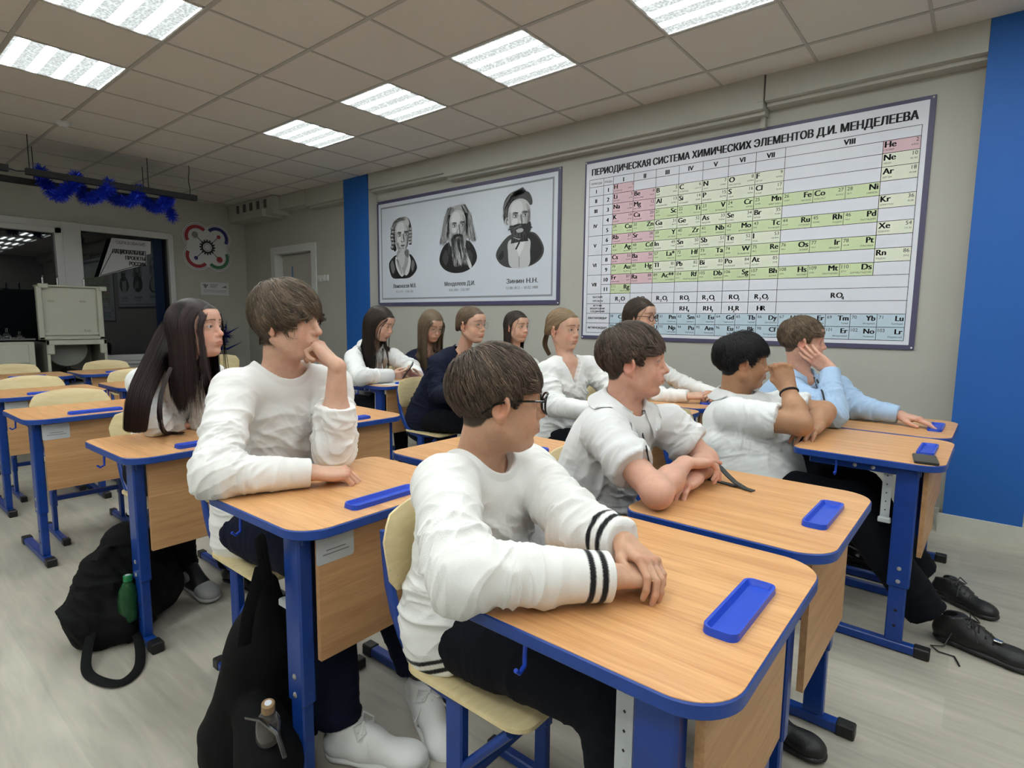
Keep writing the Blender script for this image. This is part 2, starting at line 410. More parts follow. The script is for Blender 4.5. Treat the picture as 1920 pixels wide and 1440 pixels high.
def text(mb, txt, x, y, h, fn, align='L', width=None, bold=.012, shear=0., sx=1.):
    """lay text into mesh builder mb; fn(u, v) -> 3D point; h = cap height; width forces the run length"""
    v, f = glyphs(txt)
    if len(v) == 0: return
    v = v.copy(); cap = .73
    v = v * (h / cap); v[:, 0] *= sx
    x0, x1 = v[:, 0].min(), v[:, 0].max()
    v[:, 0] -= x0; W = x1 - x0
    if width and W > 0: v[:, 0] *= width / W; W = width
    if align == 'C': v[:, 0] -= W / 2
    elif align == 'R': v[:, 0] -= W
    bo = bold * h * 1.3 if bold > .005 else 0
    for dx in ((-bo, 0, bo) if bo else (0,)): mb.add([fn(x + a + dx, y + b) for a, b in v], f)
def flat(mb, poly, fn): mb.add([fn(a, b) for a, b in poly], [tuple(range(len(poly)))])
def rect(mb, a, b, c, d, fn): flat(mb, [(a, b), (c, b), (c, d), (a, d)], fn)

# ------------------------------------------------------------------ poster of the elements
px0, px1, pz0, pz1 = -2.742, -.32, 1.068, 2.572
PWD, PHT = px1 - px0, pz1 - pz0
m_white = mat('poster_white', (.68, .70, .78), .35); m_navy = mat('poster_border', (.075, .070, .135), .4)
m_ink = mat('ink', (.022, .022, .028), .5); m_pink = mat('cell_pink', (.68, .47, .53), .4)
m_lg = mat('cell_pale', (.70, .74, .62), .4); m_gr = mat('cell_green', (.58, .68, .42), .4); m_cb = mat('cell_blue', (.48, .60, .70), .4)
m_pin = mat('poster_pin', (.8, .8, .8), .3, .4)
tab = empty('periodic_table_poster', (px0, YW, pz0), 0, 'large wall poster of the table of chemical elements in coloured cells', 'poster')
MB().box((0, -.010, 0), (PWD, -.001, PHT), bev=.001).build('backing_board', m_navy, tab, smooth=None)
def lay(k): return lambda u, v: (u, -.0105 - k * .0004, v)
B = .030
q = MB(); rect(q, B * .55, B, PWD - B, PHT - B * .75, lay(0)); q.build('white_sheet', m_white, tab, smooth=None)
U = [.0205, .0776, .1155, .193, .2725, .3505, .4275, .5055, .584, .663, .741, .819, .897, .976]
RV = [.1475, .1975, .2515, .308, .3635, .4175, .471, .5255, .5805, .6365, .691, .7425]
V0, VO, VH, VL, VA = .106, .7975, .853, .908, .963
ux = lambda u: u * PWD
vy = lambda v: (1 - v) * PHT
cells = MB(); ink = MB(); small = MB()
L1, L2, L3 = lay(1), lay(2), lay(3)
def line(u0, v0, u1, v1, t=.0032):
    if u0 == u1: rect(ink, ux(u0) - t / 2, vy(v1), ux(u0) + t / 2, vy(v0), L2)
    else: rect(ink, ux(u0), vy(v0) - t / 2, ux(u1), vy(v0) + t / 2, L2)
NAMES = {'H': 'ВОДОРОД', 'Li': 'ЛИТИЙ', 'Be': 'БЕРИЛЛИЙ', 'B': 'БОР', 'C': 'УГЛЕРОД', 'N': 'АЗОТ', 'O': 'КИСЛОРОД', 'F': 'ФТОР', 'Na': 'НАТРИЙ', 'Mg': 'МАГНИЙ', 'Al': 'АЛЮМИНИЙ', 'Si': 'КРЕМНИЙ', 'P': 'ФОСФОР', 'S': 'СЕРА', 'Cl': 'ХЛОР', 'K': 'КАЛИЙ', 'Ca': 'КАЛЬЦИЙ', 'Sc': 'СКАНДИЙ', 'Ti': 'ТИТАН', 'V': 'ВАНАДИЙ', 'Cr': 'ХРОМ', 'Mn': 'МАРГАНЕЦ', 'Fe': 'ЖЕЛЕЗО', 'Co': 'КОБАЛЬТ', 'Ni': 'НИКЕЛЬ', 'Cu': 'МЕДЬ', 'Zn': 'ЦИНК', 'Ga': 'ГАЛЛИЙ', 'Ge': 'ГЕРМАНИЙ', 'As': 'МЫШЬЯК', 'Se': 'СЕЛЕН', 'Br': 'БРОМ', 'Rb': 'РУБИДИЙ', 'Sr': 'СТРОНЦИЙ', 'Y': 'ИТТРИЙ', 'Zr': 'ЦИРКОНИЙ', 'Nb': 'НИОБИЙ', 'Mo': 'МОЛИБДЕН', 'Tc': 'ТЕХНЕЦИЙ', 'Ru': 'РУТЕНИЙ', 'Rh': 'РОДИЙ', 'Pd': 'ПАЛЛАДИЙ', 'Ag': 'СЕРЕБРО', 'Cd': 'КАДМИЙ', 'In': 'ИНДИЙ', 'Sn': 'ОЛОВО', 'Sb': 'СУРЬМА', 'Te': 'ТЕЛЛУР', 'I': 'ИОД', 'Cs': 'ЦЕЗИЙ', 'Ba': 'БАРИЙ', 'La*': 'ЛАНТАН', 'Hf': 'ГАФНИЙ', 'Ta': 'ТАНТАЛ', 'W': 'ВОЛЬФРАМ', 'Re': 'РЕНИЙ', 'Os': 'ОСМИЙ', 'Ir': 'ИРИДИЙ', 'Pt': 'ПЛАТИНА', 'Au': 'ЗОЛОТО', 'Hg': 'РТУТЬ', 'Tl': 'ТАЛЛИЙ', 'Pb': 'СВИНЕЦ', 'Bi': 'ВИСМУТ', 'Po': 'ПОЛОНИЙ', 'At': 'АСТАТ', 'Fr': 'ФРАНЦИЙ', 'Ra': 'РАДИЙ', 'Ac**': 'АКТИНИЙ', 'Rf': 'РЕЗЕРФОРДИЙ', 'Db': 'ДУБНИЙ', 'Sg': 'СИБОРГИЙ', 'Bh': 'БОРИЙ', 'Hs': 'ХАССИЙ', 'Mt': 'МЕЙТНЕРИЙ', 'Ds': 'ДАРМШТАДТИЙ', 'Rg': 'РЕНТГЕНИЙ', 'He': 'ГЕЛИЙ', 'Ne': 'НЕОН', 'Ar': 'АРГОН', 'Kr': 'КРИПТОН', 'Xe': 'КСЕНОН', 'Rn': 'РАДОН'}
MASS = {1: '1,00797', 2: '4,0026', 3: '6,939', 4: '9,0122', 5: '10,811', 6: '12,01115', 7: '14,0067', 8: '15,9994', 9: '18,9984', 10: '20,183', 11: '22,9898', 12: '24,312', 13: '26,9815', 14: '28,086', 15: '30,9738', 16: '32,064', 17: '35,453', 18: '39,948', 19: '39,102', 20: '40,08', 21: '44,956', 22: '47,90', 23: '50,942', 24: '51,996', 25: '54,938', 26: '55,847', 27: '58,9332', 28: '58,71', 29: '63,546', 30: '65,38', 31: '69,72', 32: '72,59', 33: '74,9216', 34: '78,96', 35: '79,904', 36: '83,80', 37: '85,47', 38: '87,62', 39: '88,905', 40: '91,22', 41: '92,906', 42: '95,94', 43: '[99]', 44: '101,07', 45: '102,905', 46: '106,4', 47: '107,868', 48: '112,40', 49: '114,82', 50: '118,69', 51: '121,75', 52: '127,60', 53: '126,9044', 54: '131,30', 55: '132,905', 56: '137,34', 57: '138,91', 72: '178,49', 73: '180,948', 74: '183,85', 75: '186,2', 76: '190,2', 77: '192,2', 78: '195,09', 79: '196,967', 80: '200,59', 81: '204,37', 82: '207,19', 83: '208,98', 84: '[210]', 85: '[210]', 86: '[222]', 87: '[223]', 88: '[226]', 89: '[227]', 104: '[261]', 105: '[262]', 106: '[266]', 107: '[264]', 108: '[269]', 109: '[268]', 110: '[271]', 111: '[272]'}
def cell(u0, v0, u1, v1, sym, num, colr, right, name=None, big=1.):
    cells.mi(colr); rect(cells, ux(u0), vy(v1), ux(u1), vy(v0), L1)
    t = .0028
    for a in ((u0, v0, u1, v0), (u0, v1, u1, v1), (u0, v0, u0, v1), (u1, v0, u1, v1)): line(*a, t)
    y = vy(v0); hh = (v1 - v0) * PHT; xl, xr = ux(u0) + .010, ux(u1) - .010
    nm = name or NAMES.get(sym, ''); ms = MASS.get(num, '')
    yt = y - .40 * hh - .004
    if right:
        text(ink, sym, xr, yt - .006, .038 * big, L3, 'R', bold=.05); text(ink, str(num), xl, yt + .006, .024 * big, L3, bold=.004)
        text(small, nm, xr, y - hh * .80, .0105, L3, 'R', bold=.004); text(small, ms, xl, y - hh * .66, .0100, L3, bold=.004)
    else:
        text(ink, sym, xl, yt - .006, .038 * big, L3, bold=.05); text(ink, str(num), xr, yt + .006, .024 * big, L3, 'R', bold=.004)
        text(small, nm, xl, y - hh * .80, .0105, L3, bold=.004); text(small, ms, xr, y - hh * .66, .0100, L3, 'R', bold=.004)
ROWS = {1: 'H1p', 2: 'Li3p Be4p B5l C6l N7l O8l F9l', 3: 'Na11p Mg12p Al13l Si14l P15l S16l Cl17l',
        4: 'K19p Ca20p Sc21g Ti22g V23g Cr24g Mn25g', 5: 'Cu29g Zn30g Ga31l Ge32l As33l Se34l Br35l',
        6: 'Rb37p Sr38p Y39g Zr40g Nb41g Mo42g Tc43g', 7: 'Ag47g Cd48g In49l Sn50l Sb51l Te52l I53l',
        8: 'Cs55p Ba56p La*57g Hf72g Ta73g W74g Re75g', 9: 'Au79g Hg80g Tl81l Pb82l Bi83l Po84l At85l',
        10: 'Fr87p Ra88p Ac**89g Rf104g Db105g Sg106g Bh107g', 11: 'Rg111g'}
import re
for r, s in ROWS.items():
    for c, it in enumerate(s.split()):
        sym, num, k = re.match(r'([A-Za-z*]+?)(\d+)([plg])$', it).groups()
        cell(U[2 + c], RV[r - 1], U[3 + c], RV[r], sym, int(num), 'plg'.index(k), k == 'g')
for r, tri in ((4, ('Fe26', 'Co27', 'Ni28')), (6, ('Ru44', 'Rh45', 'Pd46')), (8, ('Os76', 'Ir77', 'Pt78')), (10, ('Hs108', 'Mt109', 'Ds110'))):
    for c, it in enumerate(tri):
        sym, num = re.match(r'([A-Za-z]+)(\d+)', it).groups()
        cell(U[9 + c], RV[r - 1], U[10 + c], RV[r], sym, int(num), 2, sym != 'Co')
for r, sym, num in ((1, 'He', 2), (2, 'Ne', 10), (3, 'Ar', 18), (5, 'Kr', 36), (7, 'Xe', 54), (9, 'Rn', 86)):
    cell(U[12], RV[r - 1], U[13], RV[r], sym, num, 0 if r == 1 else 1, False)
# rules of the table
for u in U[:10]: line(u, V0 if u != U[9] else V0, u, VH if u not in () else VO)
line(U[0], V0, U[0], VA); line(U[13], V0, U[13], VA); line(U[2], V0, U[2], VA); line(U[12], RV[0], U[12], RV[10])
line(U[0], V0, U[13], V0); line(U[0], RV[0], U[2], RV[0]); line(U[2], RV[0], U[12], RV[0]); line(U[12], RV[0], U[13], RV[0])
for k in range(1, 12):
    line(U[1], RV[k], U[13], RV[k])
for k in (1, 2, 3, 5, 7, 9, 11): line(U[0], RV[k], U[1], RV[k])
for v in (VO, VH, VL, VA): line(U[0], v, U[13], v)
text(ink, 'ПЕРИОДИЧЕСКАЯ СИСТЕМА ХИМИЧЕСКИХ ЭЛЕМЕНТОВ Д.И. МЕНДЕЛЕЕВА', ux(.030), vy(.0825), .054, L3, width=ux(.9665) - ux(.030), bold=.05)
text(small, 'ПЕРИОДЫ', ux(.049), vy(.134), .016, L3, 'C', width=.105, bold=.01); text(small, 'РЯДЫ', ux(.0965), vy(.134), .016, L3, 'C', width=.07, bold=.01)
for k, t in enumerate(('I', 'II', 'III', 'IV', 'V', 'VI', 'VII')): text(ink, t, ux((U[2 + k] + U[3 + k]) / 2), vy(.1405), .036, L3, 'C', bold=.05)
text(ink, 'VIII', ux(.82), vy(.138), .036, L3, 'C', bold=.05)
for t, a, b_ in (('I', 0, 1), ('II', 1, 2), ('III', 2, 3), ('IV', 3, 5), ('V', 5, 7), ('VI', 7, 9), ('VII', 9, 11)):
    text(ink, t, ux(.049), vy((RV[a] + RV[b_]) / 2) - .016, .032, L3, 'C', bold=.05)
for k in range(11): text(ink, str(k + 1), ux(.0965), vy((RV[k] + RV[k + 1]) / 2) - .017, .034, L3, 'C', bold=.05)
for k, t in enumerate(('ВЫСШИЕ', 'ОКСИДЫ')): text(small, t, ux(.066), vy(.766 + k * .022), .016, L3, 'C', bold=.03)
for k, t in enumerate(('ЛЕТУЧИЕ', 'ВОДОРОДНЫЕ', 'СОЕДИНЕНИЯ')): text(small, t, ux(.066), vy(.814 + k * .0165), .0145, L3, 'C', bold=.05)
text(small, 'ЛАНТАНОИДЫ*', ux(.066), vy(.886), .018, L3, 'C', width=.19, bold=.05); text(small, 'АКТИНОИДЫ**', ux(.066), vy(.941), .018, L3, 'C', width=.19, bold=.05)
def formula(t, u, v):
    W = 0; parts = []
    for ch in t:
        sub = ch.isdigit(); h = .022 if sub else .036; w = (.020 if sub else .031); parts.append((ch, sub, h, W)); W += w
    for ch, sub, h, x in parts: text(ink, ch, ux(u) - W / 2 + x, vy(v) - (.012 if sub else 0), h, L3, bold=.05)
for k, t in enumerate(('R2O', 'RO', 'R2O3', 'RO2', 'R2O5', 'RO3', 'R2O7')): formula(t, (U[2 + k] + U[3 + k]) / 2, .783)
formula('RO4', .82, .783)
for k, t in enumerate(('RH4', 'RH3', 'H2R', 'HR')): formula(t, (U[5 + k] + U[6 + k]) / 2, .838)
LU = [.1145, .1765, .2385, .3002, .3633, .4253, .4876, .5483, .6102, .6709, .7316, .7936, .853, .9145, .976]
la = 'Ce58Церий Pr59Празеодим Nd60Неодим Pm61Прометий Sm62Самарий Eu63Европий Gd64Гадолиний Tb65Тербий Dy66Диспрозий Ho67Гольмий Er68Эрбий Tm69Тулий Yb70Иттербий Lu71Лютеций'.split()
ac = 'Th90Торий Pa91Протактиний U92Уран Np93Нептуний Pu94Плутоний Am95Америций Eu96Кюрий Bk97Берклий Cf98Калифорний Es99Эйнштейний Fm100Фермий Er101Менделевий No102Нобелий Lr103Лоуренсий'.split()
for row, va, vb in ((la, VH, VL), (ac, VL, VA)):
    for k, it in enumerate(row):
        sym, num, nm = re.match(r'([A-Za-z]+)(\d+)(.+)', it).groups()
        cell(LU[k], va, LU[k + 1], vb, sym, int(num), 3, True, nm, .9)
cells.build('cell_colours', [m_pink, m_lg, m_gr, m_cb], tab, smooth=None)
ink.build('printed_rules_and_letters', m_ink, tab, smooth=None)
small.build('small_print', mat('ink_small', (.05, .05, .055), .5), tab, smooth=None)
pn = MB()
for a in (.012, PWD - .014):
    for b_ in (.013, PHT - .013): pn.ball((a, -.011, b_), .006, 8)
pn.build('pins', m_pin, tab)

# ------------------------------------------------------------------ poster with three portraits
qx0, qx1, qz0, qz1 = -5.615, -2.985, 1.368, 2.575
QW, QH = qx1 - qx0, qz1 - qz0
por = empty('portrait_poster', (qx0, YW, qz0), 0, 'wide wall poster with three black and white portraits of bearded and plain men', 'poster')
por['label'] = 'wide framed wall poster with three black and white engraved portraits of men'
MB().box((0, -.012, 0), (QW, -.001, QH), bev=.001).build('backing_board', m_navy, por, smooth=None)
def pl(k): return lambda u, v: (u, -.0125 - k * .0003, v)
m_pw = mat('portrait_sheet', (.60, .64, .72), .35); m_pg = mat('portrait_line', (.26, .27, .31), .5)
sh = MB(); rect(sh, .035, .04, QW - .035, QH - .035, pl(0))
sh.mi(1)
for a in (.075,):
    t = .018
    rect(sh, a, a, QW - a, a + t, pl(1)); rect(sh, a, QH - a - t, QW - a, QH - a, pl(1)); rect(sh, a, a + t, a + t, QH - a - t, pl(1)); rect(sh, QW - a - t, a + t, QW - a, QH - a - t, pl(1))
sh.build('sheet', [m_pw, m_pg], por, smooth=None)
TONE = [mat('tone_%s' % n, (c * .95, c * .97, c), .5) for n, c in (('black', .016), ('dark', .055), ('middle', .17), ('light', .36), ('pale', .52), ('paper', .64))]
def blob(mb, tone, cx, cy, rx, ry, k, n=40, wob=0., seed=0, freq=9, a0=0, a1=2 * PI):
    rr = random.Random(seed); ph = rr.random() * 6
    pts = []
    for i in range(n):
        a = a0 + (a1 - a0) * i / n; w_ = 1 + wob * (math.sin(a * freq + ph) * .6 + math.sin(a * freq * 2.3 + ph * 2) * .4)
        pts.append((cx + rx * w_ * math.cos(a), cy + ry * w_ * math.sin(a)))
    mb.mi(tone); flat(mb, pts, pl(k))
def hairlines(mb, tone, pts, k, n=30, spread=.02, wid=.003, seed=1):
    rr = random.Random(seed); P = np.array(pts)
    for _ in range(n):
        off = np.array([rr.uniform(-1, 1) * spread, rr.uniform(-1, 1) * spread * .5]); wv = rr.uniform(.004, .010); ph = rr.random() * 6
        Q = [P[i] + off * (1 + .5 * i / len(P)) + np.array([wv * math.sin(ph + i * 1.7), 0]) for i in range(len(P))]
        L = []; Rr = []
        for i, p in enumerate(Q):
            d = Q[min(i + 1, len(Q) - 1)] - Q[max(i - 1, 0)]; d = d / (np.linalg.norm(d) + 1e-9); nn = np.array([-d[1], d[0]]) * wid * (1 - .8 * i / len(Q))
            L.append(p + nn); Rr.append(p - nn)
        mb.mi(tone); flat(mb, [tuple(a) for a in L + Rr[::-1]], pl(k))
def curve(pts, n=8):
    """smooth closed outline through control points"""
    P = [np.array(p, float) for p in pts]; N = len(P); out = []
    for i in range(N):
        p0, p1, p2, p3 = P[i - 1], P[i], P[(i + 1) % N], P[(i + 2) % N]
        for f in np.linspace(0, 1, n, endpoint=False):
            out.append(tuple(.5 * ((2 * p1) + (-p0 + p2) * f + (2 * p0 - 5 * p1 + 4 * p2 - p3) * f ** 2 + (-p0 + 3 * p1 - 3 * p2 + p3) * f ** 3)))
    return out
XW = 1.34
def portrait(cx, cy, kind):
    mb = MB(); o = (cx, cy)
    def sh(tone, k, *pts, closed=True, n=8):
        mb.mi(tone); P = curve([(cx + x * XW, cy + y) for x, y in pts], n) if closed else [(cx + x * XW, cy + y) for x, y in pts]
        flat(mb, P, pl(k))
    def hl(tone, k, n, spread, wid, seed, *pts): hairlines(mb, tone, [(cx + x * XW, cy + y) for x, y in pts], k, n, spread * XW, wid, seed)
    def bl(tone, k, x, y, rx, ry, wob=0., seed=0): blob(mb, tone, cx + x * XW, cy + y, rx * XW, ry, k, 28, wob, seed)
    # coat
    if kind == 0:
        sh(0, 1, (-.18, -.20), (-.12, -.12), (-.06, -.10), (.07, -.10), (.12, -.12), (.17, -.20), (.18, -.28), (.10, -.36), (-.02, -.37), (-.14, -.35)); sh(2, 2, (-.16, -.21), (-.13, -.16), (-.10, -.26), (-.13, -.31)); sh(2, 2, (.13, -.17), (.155, -.22), (.13, -.30), (.11, -.24))
        sh(3, 3, (-.055, -.05), (.075, -.05), (.085, -.17), (.03, -.33), (-.03, -.30), (-.075, -.17)); sh(4, 4, (-.04, -.08), (.03, -.09), (.02, -.22), (-.02, -.24), (-.06, -.16)); sh(2, 5, (.04, -.06), (.075, -.06), (.075, -.14), (.03, -.10))
        sh(5, 6, (-.085, -.12), (-.05, -.17), (.01, -.31), (-.01, -.35), (-.06, -.29), (-.09, -.20)); sh(5, 6, (.085, -.12), (.108, -.18), (.085, -.30), (.045, -.34), (.035, -.30), (.07, -.21))
        hl(1, 7, 8, .012, .002, 3, (-.07, -.15), (-.045, -.22), (-.01, -.32))
    if kind == 1:
        sh(0, 1, (-.205, -.22), (-.17, -.10), (-.09, -.04), (.09, -.04), (.165, -.10), (.205, -.22), (.16, -.31), (.06, -.36), (-.06, -.36), (-.16, -.31)); sh(1, 2, (-.17, -.20), (-.13, -.12), (-.10, -.20), (-.13, -.28)); sh(1, 2, (.12, -.14), (.16, -.20), (.14, -.28), (.11, -.22))
        sh(5, 3, (.085, -.16), (.11, -.20), (.15, -.30), (.13, -.325), (.10, -.25))
    if kind == 2:
        sh(1, 1, (-.215, -.24), (-.19, -.16), (-.10, -.06), (.0, -.04), (.13, -.05), (.20, -.14), (.22, -.23), (.18, -.31), (.08, -.36), (-.08, -.36), (-.17, -.32)); sh(0, 2, (.05, -.08), (.12, -.06), (.19, -.15), (.20, -.25), (.12, -.34), (.08, -.30)); sh(0, 2, (-.19, -.25), (-.15, -.19), (-.14, -.25), (-.17, -.28))
        sh(4, 3, (-.085, -.10), (.085, -.10), (.10, -.22), (.085, -.355), (-.07, -.355), (-.10, -.22)); sh(5, 4, (-.055, -.08), (.07, -.08), (.04, -.18), (.005, -.26), (-.03, -.18), closed=False); sh(2, 5, (.005, -.26), (.008, -.36), (.002, -.36), (.0, -.26), closed=False)
        sh(0, 6, (-.065, -.075), (.0, -.105), (.075, -.07), (.085, -.125), (.01, -.125), (-.075, -.135), closed=False); sh(0, 6, (.0, -.12), (-.035, -.19), (-.02, -.195), (.012, -.13), closed=False)
    # hair behind the face
    if kind == 0:
        sh(1, 7, (-.115, .0), (-.15, .08), (-.145, .18), (-.11, .27), (-.03, .31), (.05, .31), (.10, .26), (.125, .16), (.125, .06), (.10, .02), (.09, .15), (-.07, .15), (-.09, .0)); sh(4, 8, (-.07, .20), (-.06, .27), (.0, .315), (.06, .305), (.095, .24), (.07, .20), (.0, .23))
        for q in range(6): bl(2, 8, -.125 + .008 * math.sin(q * 2), .20 - q * .042, .028, .019, .06, q); bl(4, 9, -.130 + .008 * math.sin(q * 2), .206 - q * .042, .017, .009, .06, q); bl(0, 7, -.115, .18 - q * .042, .03, .012)
        for q in range(5): bl(3, 8, .112, .17 - q * .036, .018, .015, .06, q); bl(0, 7, .105, .15 - q * .036, .018, .010)
        hl(3, 9, 26, .025, .0022, 5, (.03, .29), (-.06, .27), (-.12, .20)); sh(0, 8, (-.10, -.06), (-.12, -.02), (-.09, .01), (-.075, -.04))
    if kind == 1:
        sh(3, 6, (-.09, .26), (-.04, .315), (.04, .32), (.09, .27), (.13, .18), (.15, .05), (.17, -.06), (.10, -.02), (-.10, -.02), (-.17, -.05), (-.15, .06), (-.12, .18))
        for s_ in (-1, 1):
            hl(1, 7, 46, .028, .0028, 7 + s_, (s_ * .07, .30), (s_ * .115, .20), (s_ * .13, .08), (s_ * .165, -.05)); hl(5, 8, 34, .030, .0022, 17 + s_, (s_ * .06, .31), (s_ * .12, .2), (s_ * .145, .08), (s_ * .16, -.03)); hl(0, 9, 16, .014, .003, 27 + s_, (s_ * .085, .23), (s_ * .098, .13), (s_ * .10, .0))
    if kind == 2:
        sh(1, 7, (-.135, .06), (-.15, .16), (-.14, .26), (-.09, .33), (-.02, .355), (.03, .37), (.05, .34), (.09, .31), (.115, .24), (.10, .2), (.0, .26), (-.09, .2), (-.10, .06)); hl(3, 8, 40, .020, .0022, 5, (.03, .34), (-.05, .32), (-.11, .24), (-.13, .12)); hl(0, 9, 20, .018, .0022, 6, (.04, .33), (-.05, .30), (-.11, .20), (-.12, .10))
        bl(4, 8, -.108, .075, .026, .042); bl(2, 9, -.108, .075, .013, .028); bl(4, 10, -.104, .07, .008, .016)
    # face
    w = (.092, .088, .100)[kind]
    sh(4, 10, (-w * .95, .20), (-w * .5, .262), (w * .3, .268), (w * .9, .21), (w, .10), (w * .85, .0), (w * .35, -.065), (-w * .25, -.068), (-w * .8, .0), (-w, .10))
    sh(5, 11, (-w * .55, .24), (w * .1, .25), (w * .35, .18), (w * .1, .13), (-w * .3, .12), (-w * .75, .16)); sh(5, 11, (-w * .65, .08), (-w * .2, .09), (-w * .15, .02), (-w * .45, -.02))
    sh(3, 12, (w * .62, .22), (w * .94, .18), (w, .10), (w * .84, .0), (w * .4, -.06), (w * .55, .02), (w * .5, .09), (w * .7, .15)); sh(2, 13, (w * .82, .16), (w * .97, .14), (w * .98, .08), (w * .8, .0), (w * .5, -.05), (w * .72, .04)); sh(3, 12, (-w * .95, .14), (-w * .8, .15), (-w * .72, .02), (-w * .86, .04))
    for s_ in (-1, 1):
        ex = .010 + s_ * .043
        bl(3, 13, ex, .120, .030, .020); bl(1, 14, ex, .138, .026, .0055); bl(5, 15, ex, .116, .0175, .0075); bl(0, 16, ex + .004, .117, .0075, .008); sh(0, 17, (ex - .020, .119), (ex, .127), (ex + .021, .119), (ex, .1235)); bl(2, 14, ex, .103, .018, .0035)
        sh(0, 17, (ex - .030, .143), (ex - .01, .155), (ex + .028, .147), (ex + .02, .143), (ex - .01, .146))
    sh(2, 14, (.012, .12), (.024, .12), (.034, .055), (.026, .038), (.018, .06)); sh(3, 13, (-.010, .055), (.005, .05), (.012, .036), (-.012, .036), (-.018, .045)); bl(0, 15, .0, .036, .006, .0035); bl(0, 15, .024, .036, .006, .0035); bl(5, 15, .012, .058, .007, .012)
    if kind == 0:
        sh(1, 14, (-.022, .0), (.0, .006), (.012, .003), (.024, .006), (.042, -.001), (.01, -.005)); sh(2, 14, (-.012, -.008), (.010, -.006), (.032, -.009), (.010, -.019)); bl(2, 14, .01, -.032, .018, .004); hl(2, 14, 18, .020, .0014, 9, (-.05, .03), (-.045, -.01), (-.02, -.045))
    if kind == 1:
        sh(4, 14, (-.085, .04), (-.05, .03), (.0, .035), (.06, .03), (.085, .05), (.092, -.04), (.075, -.14), (.055, -.24), (.035, -.29), (.015, -.25), (-.01, -.20), (-.05, -.13), (-.09, -.04))
        hl(5, 15, 90, .060, .0030, 40, (.0, .02), (.0, -.06), (.015, -.15), (.035, -.25)); hl(1, 16, 46, .066, .0016, 41, (.0, .01), (.005, -.08), (.02, -.17), (.035, -.27)); hl(2, 16, 40, .085, .0016, 42, (.0, .03), (.0, -.04), (.01, -.12))
        sh(0, 17, (-.040, .020), (.0, .032), (.012, .027), (.025, .032), (.055, .015), (.05, -.02), (.025, .005), (.012, .0), (-.005, .003), (-.035, -.02)); sh(2, 18, (-.002, .004), (.012, .006), (.028, .004), (.012, -.006))
    if kind == 2:
        sh(0, 15, (-.085, .03), (-.04, .028), (.01, .022), (.06, .03), (.10, .05), (.105, -.02), (.06, -.085), (.0, -.095), (-.06, -.06)); sh(4, 16, (-.025, -.012), (.01, -.006), (.04, -.012), (.03, -.035), (-.01, -.038)); sh(3, 17, (-.012, -.002), (.01, .002), (.035, -.002), (.01, -.010))
        sh(0, 18, (-.10, -.005), (-.04, .035), (.0, .036), (.012, .030), (.03, .037), (.07, .034), (.125, -.01), (.07, .008), (.02, .010), (-.04, .002)); hl(2, 19, 24, .02, .0014, 43, (.01, .03), (-.04, .02), (-.08, .0)); hl(2, 16, 30, .05, .0014, 44, (.0, -.03), (.0, -.06), (.0, -.085))
    return mb.build('portrait', TONE, por, smooth=None)
cxs = [(at(757, 460, y=YW)[0] - qx0), (at(861, 450, y=YW)[0] - qx0), (at(978, 435, y=YW)[0] - qx0)]
portrait(cxs[0] - .01, .68, 0); portrait(cxs[1] - .01, .70, 1); portrait(cxs[2] - .02, .715, 2)
for k, (a, b_, wa, wb) in enumerate((('Ломоносов М.В.', '19.11.1711 – 15.04.1765', .40, .30), ('Менделеев Д.И.', '8.02.1834 – 2.02.1907', .44, .30), ('Зинин Н.Н.', '13.08.1812 – 18.02.1880', .38, .39))):
    cx_ = (at(760, 540, y=YW)[0] - qx0, at(863, 536, y=YW)[0] - qx0, at(980, 530, y=YW)[0] - qx0)[k]
    pt = MB(); text(pt, a, cx_, .205, .045, pl(2), 'C', width=wa, bold=.03); text(pt, b_, cx_, .150, .026, pl(2), 'C', width=wb, bold=.004)
    pt.build('caption', mat('caption_ink', (.045, .045, .06), .5), por, smooth=None)
pn = MB()
for a in (.014, QW - .014):
    for b_ in (.014, QH - .014): pn.ball((a, -.013, b_), .007, 8)
pn.build('pins', m_pin, por)
# ------------------------------------------------------------------ back wall: window, sticker, emblem, plaque
def bk(px, py, x=XB): p = at(px, py, x=x); return p
m_glass = mat('window_glass', (.005, .007, .010), .02, spec=.6, ior=1.52)
win = empty('window_1', (XB, 0, 0)); tag(win, kind='structure')
wf = MB()
def wbar(y0, z0, y1, z1, d=.03): wf.box((-.08, y0, z0), (d, y1, z1), bev=.004)
# verticals measured from the photograph: mullion pair at px 118-150, right jamb at px 312-330
ym0, ym1 = bk(113, 430)[1], bk(150, 435)[1]; yr0 = bk(314, 450)[1]
wbar(wy0, wz1 - .085, wy1, wz1, .02); wbar(wy0, wz0, wy1, wz0 + .08, .02)
wbar(ym0, wz0, ym1, wz1, .035); wbar(yr0, wz0, wy1, wz1, .025); wbar(wy0, wz0, wy0 + .09, wz1, .025)
wbar(ym0 - .07, wz0 + .08, ym0 + .01, wz1 - .085, .045); wbar(ym0 - 1.05, wz0 + .08, ym0 - .98, wz1 - .085, .045); wbar(ym0 - 1.0, wz1 - .15, ym0, wz1 - .085, .045)
wbar(ym0 - 1.16, wz0, ym0 - 1.05, wz1, .03)
wf.build('window_frame', m_pvc, win, smooth=None)
MB().box((-.055, wy0 + .05, wz0 + .05), (-.045, wy1 - .05, wz1 - .05)).build('window_pane', m_glass, win, smooth=None)
MB().box((0, wy0 - .05, wz0 - .04), (.16, wy1 + .06, wz0), bev=.008).build('window_sill', m_pvc, win, smooth=None)
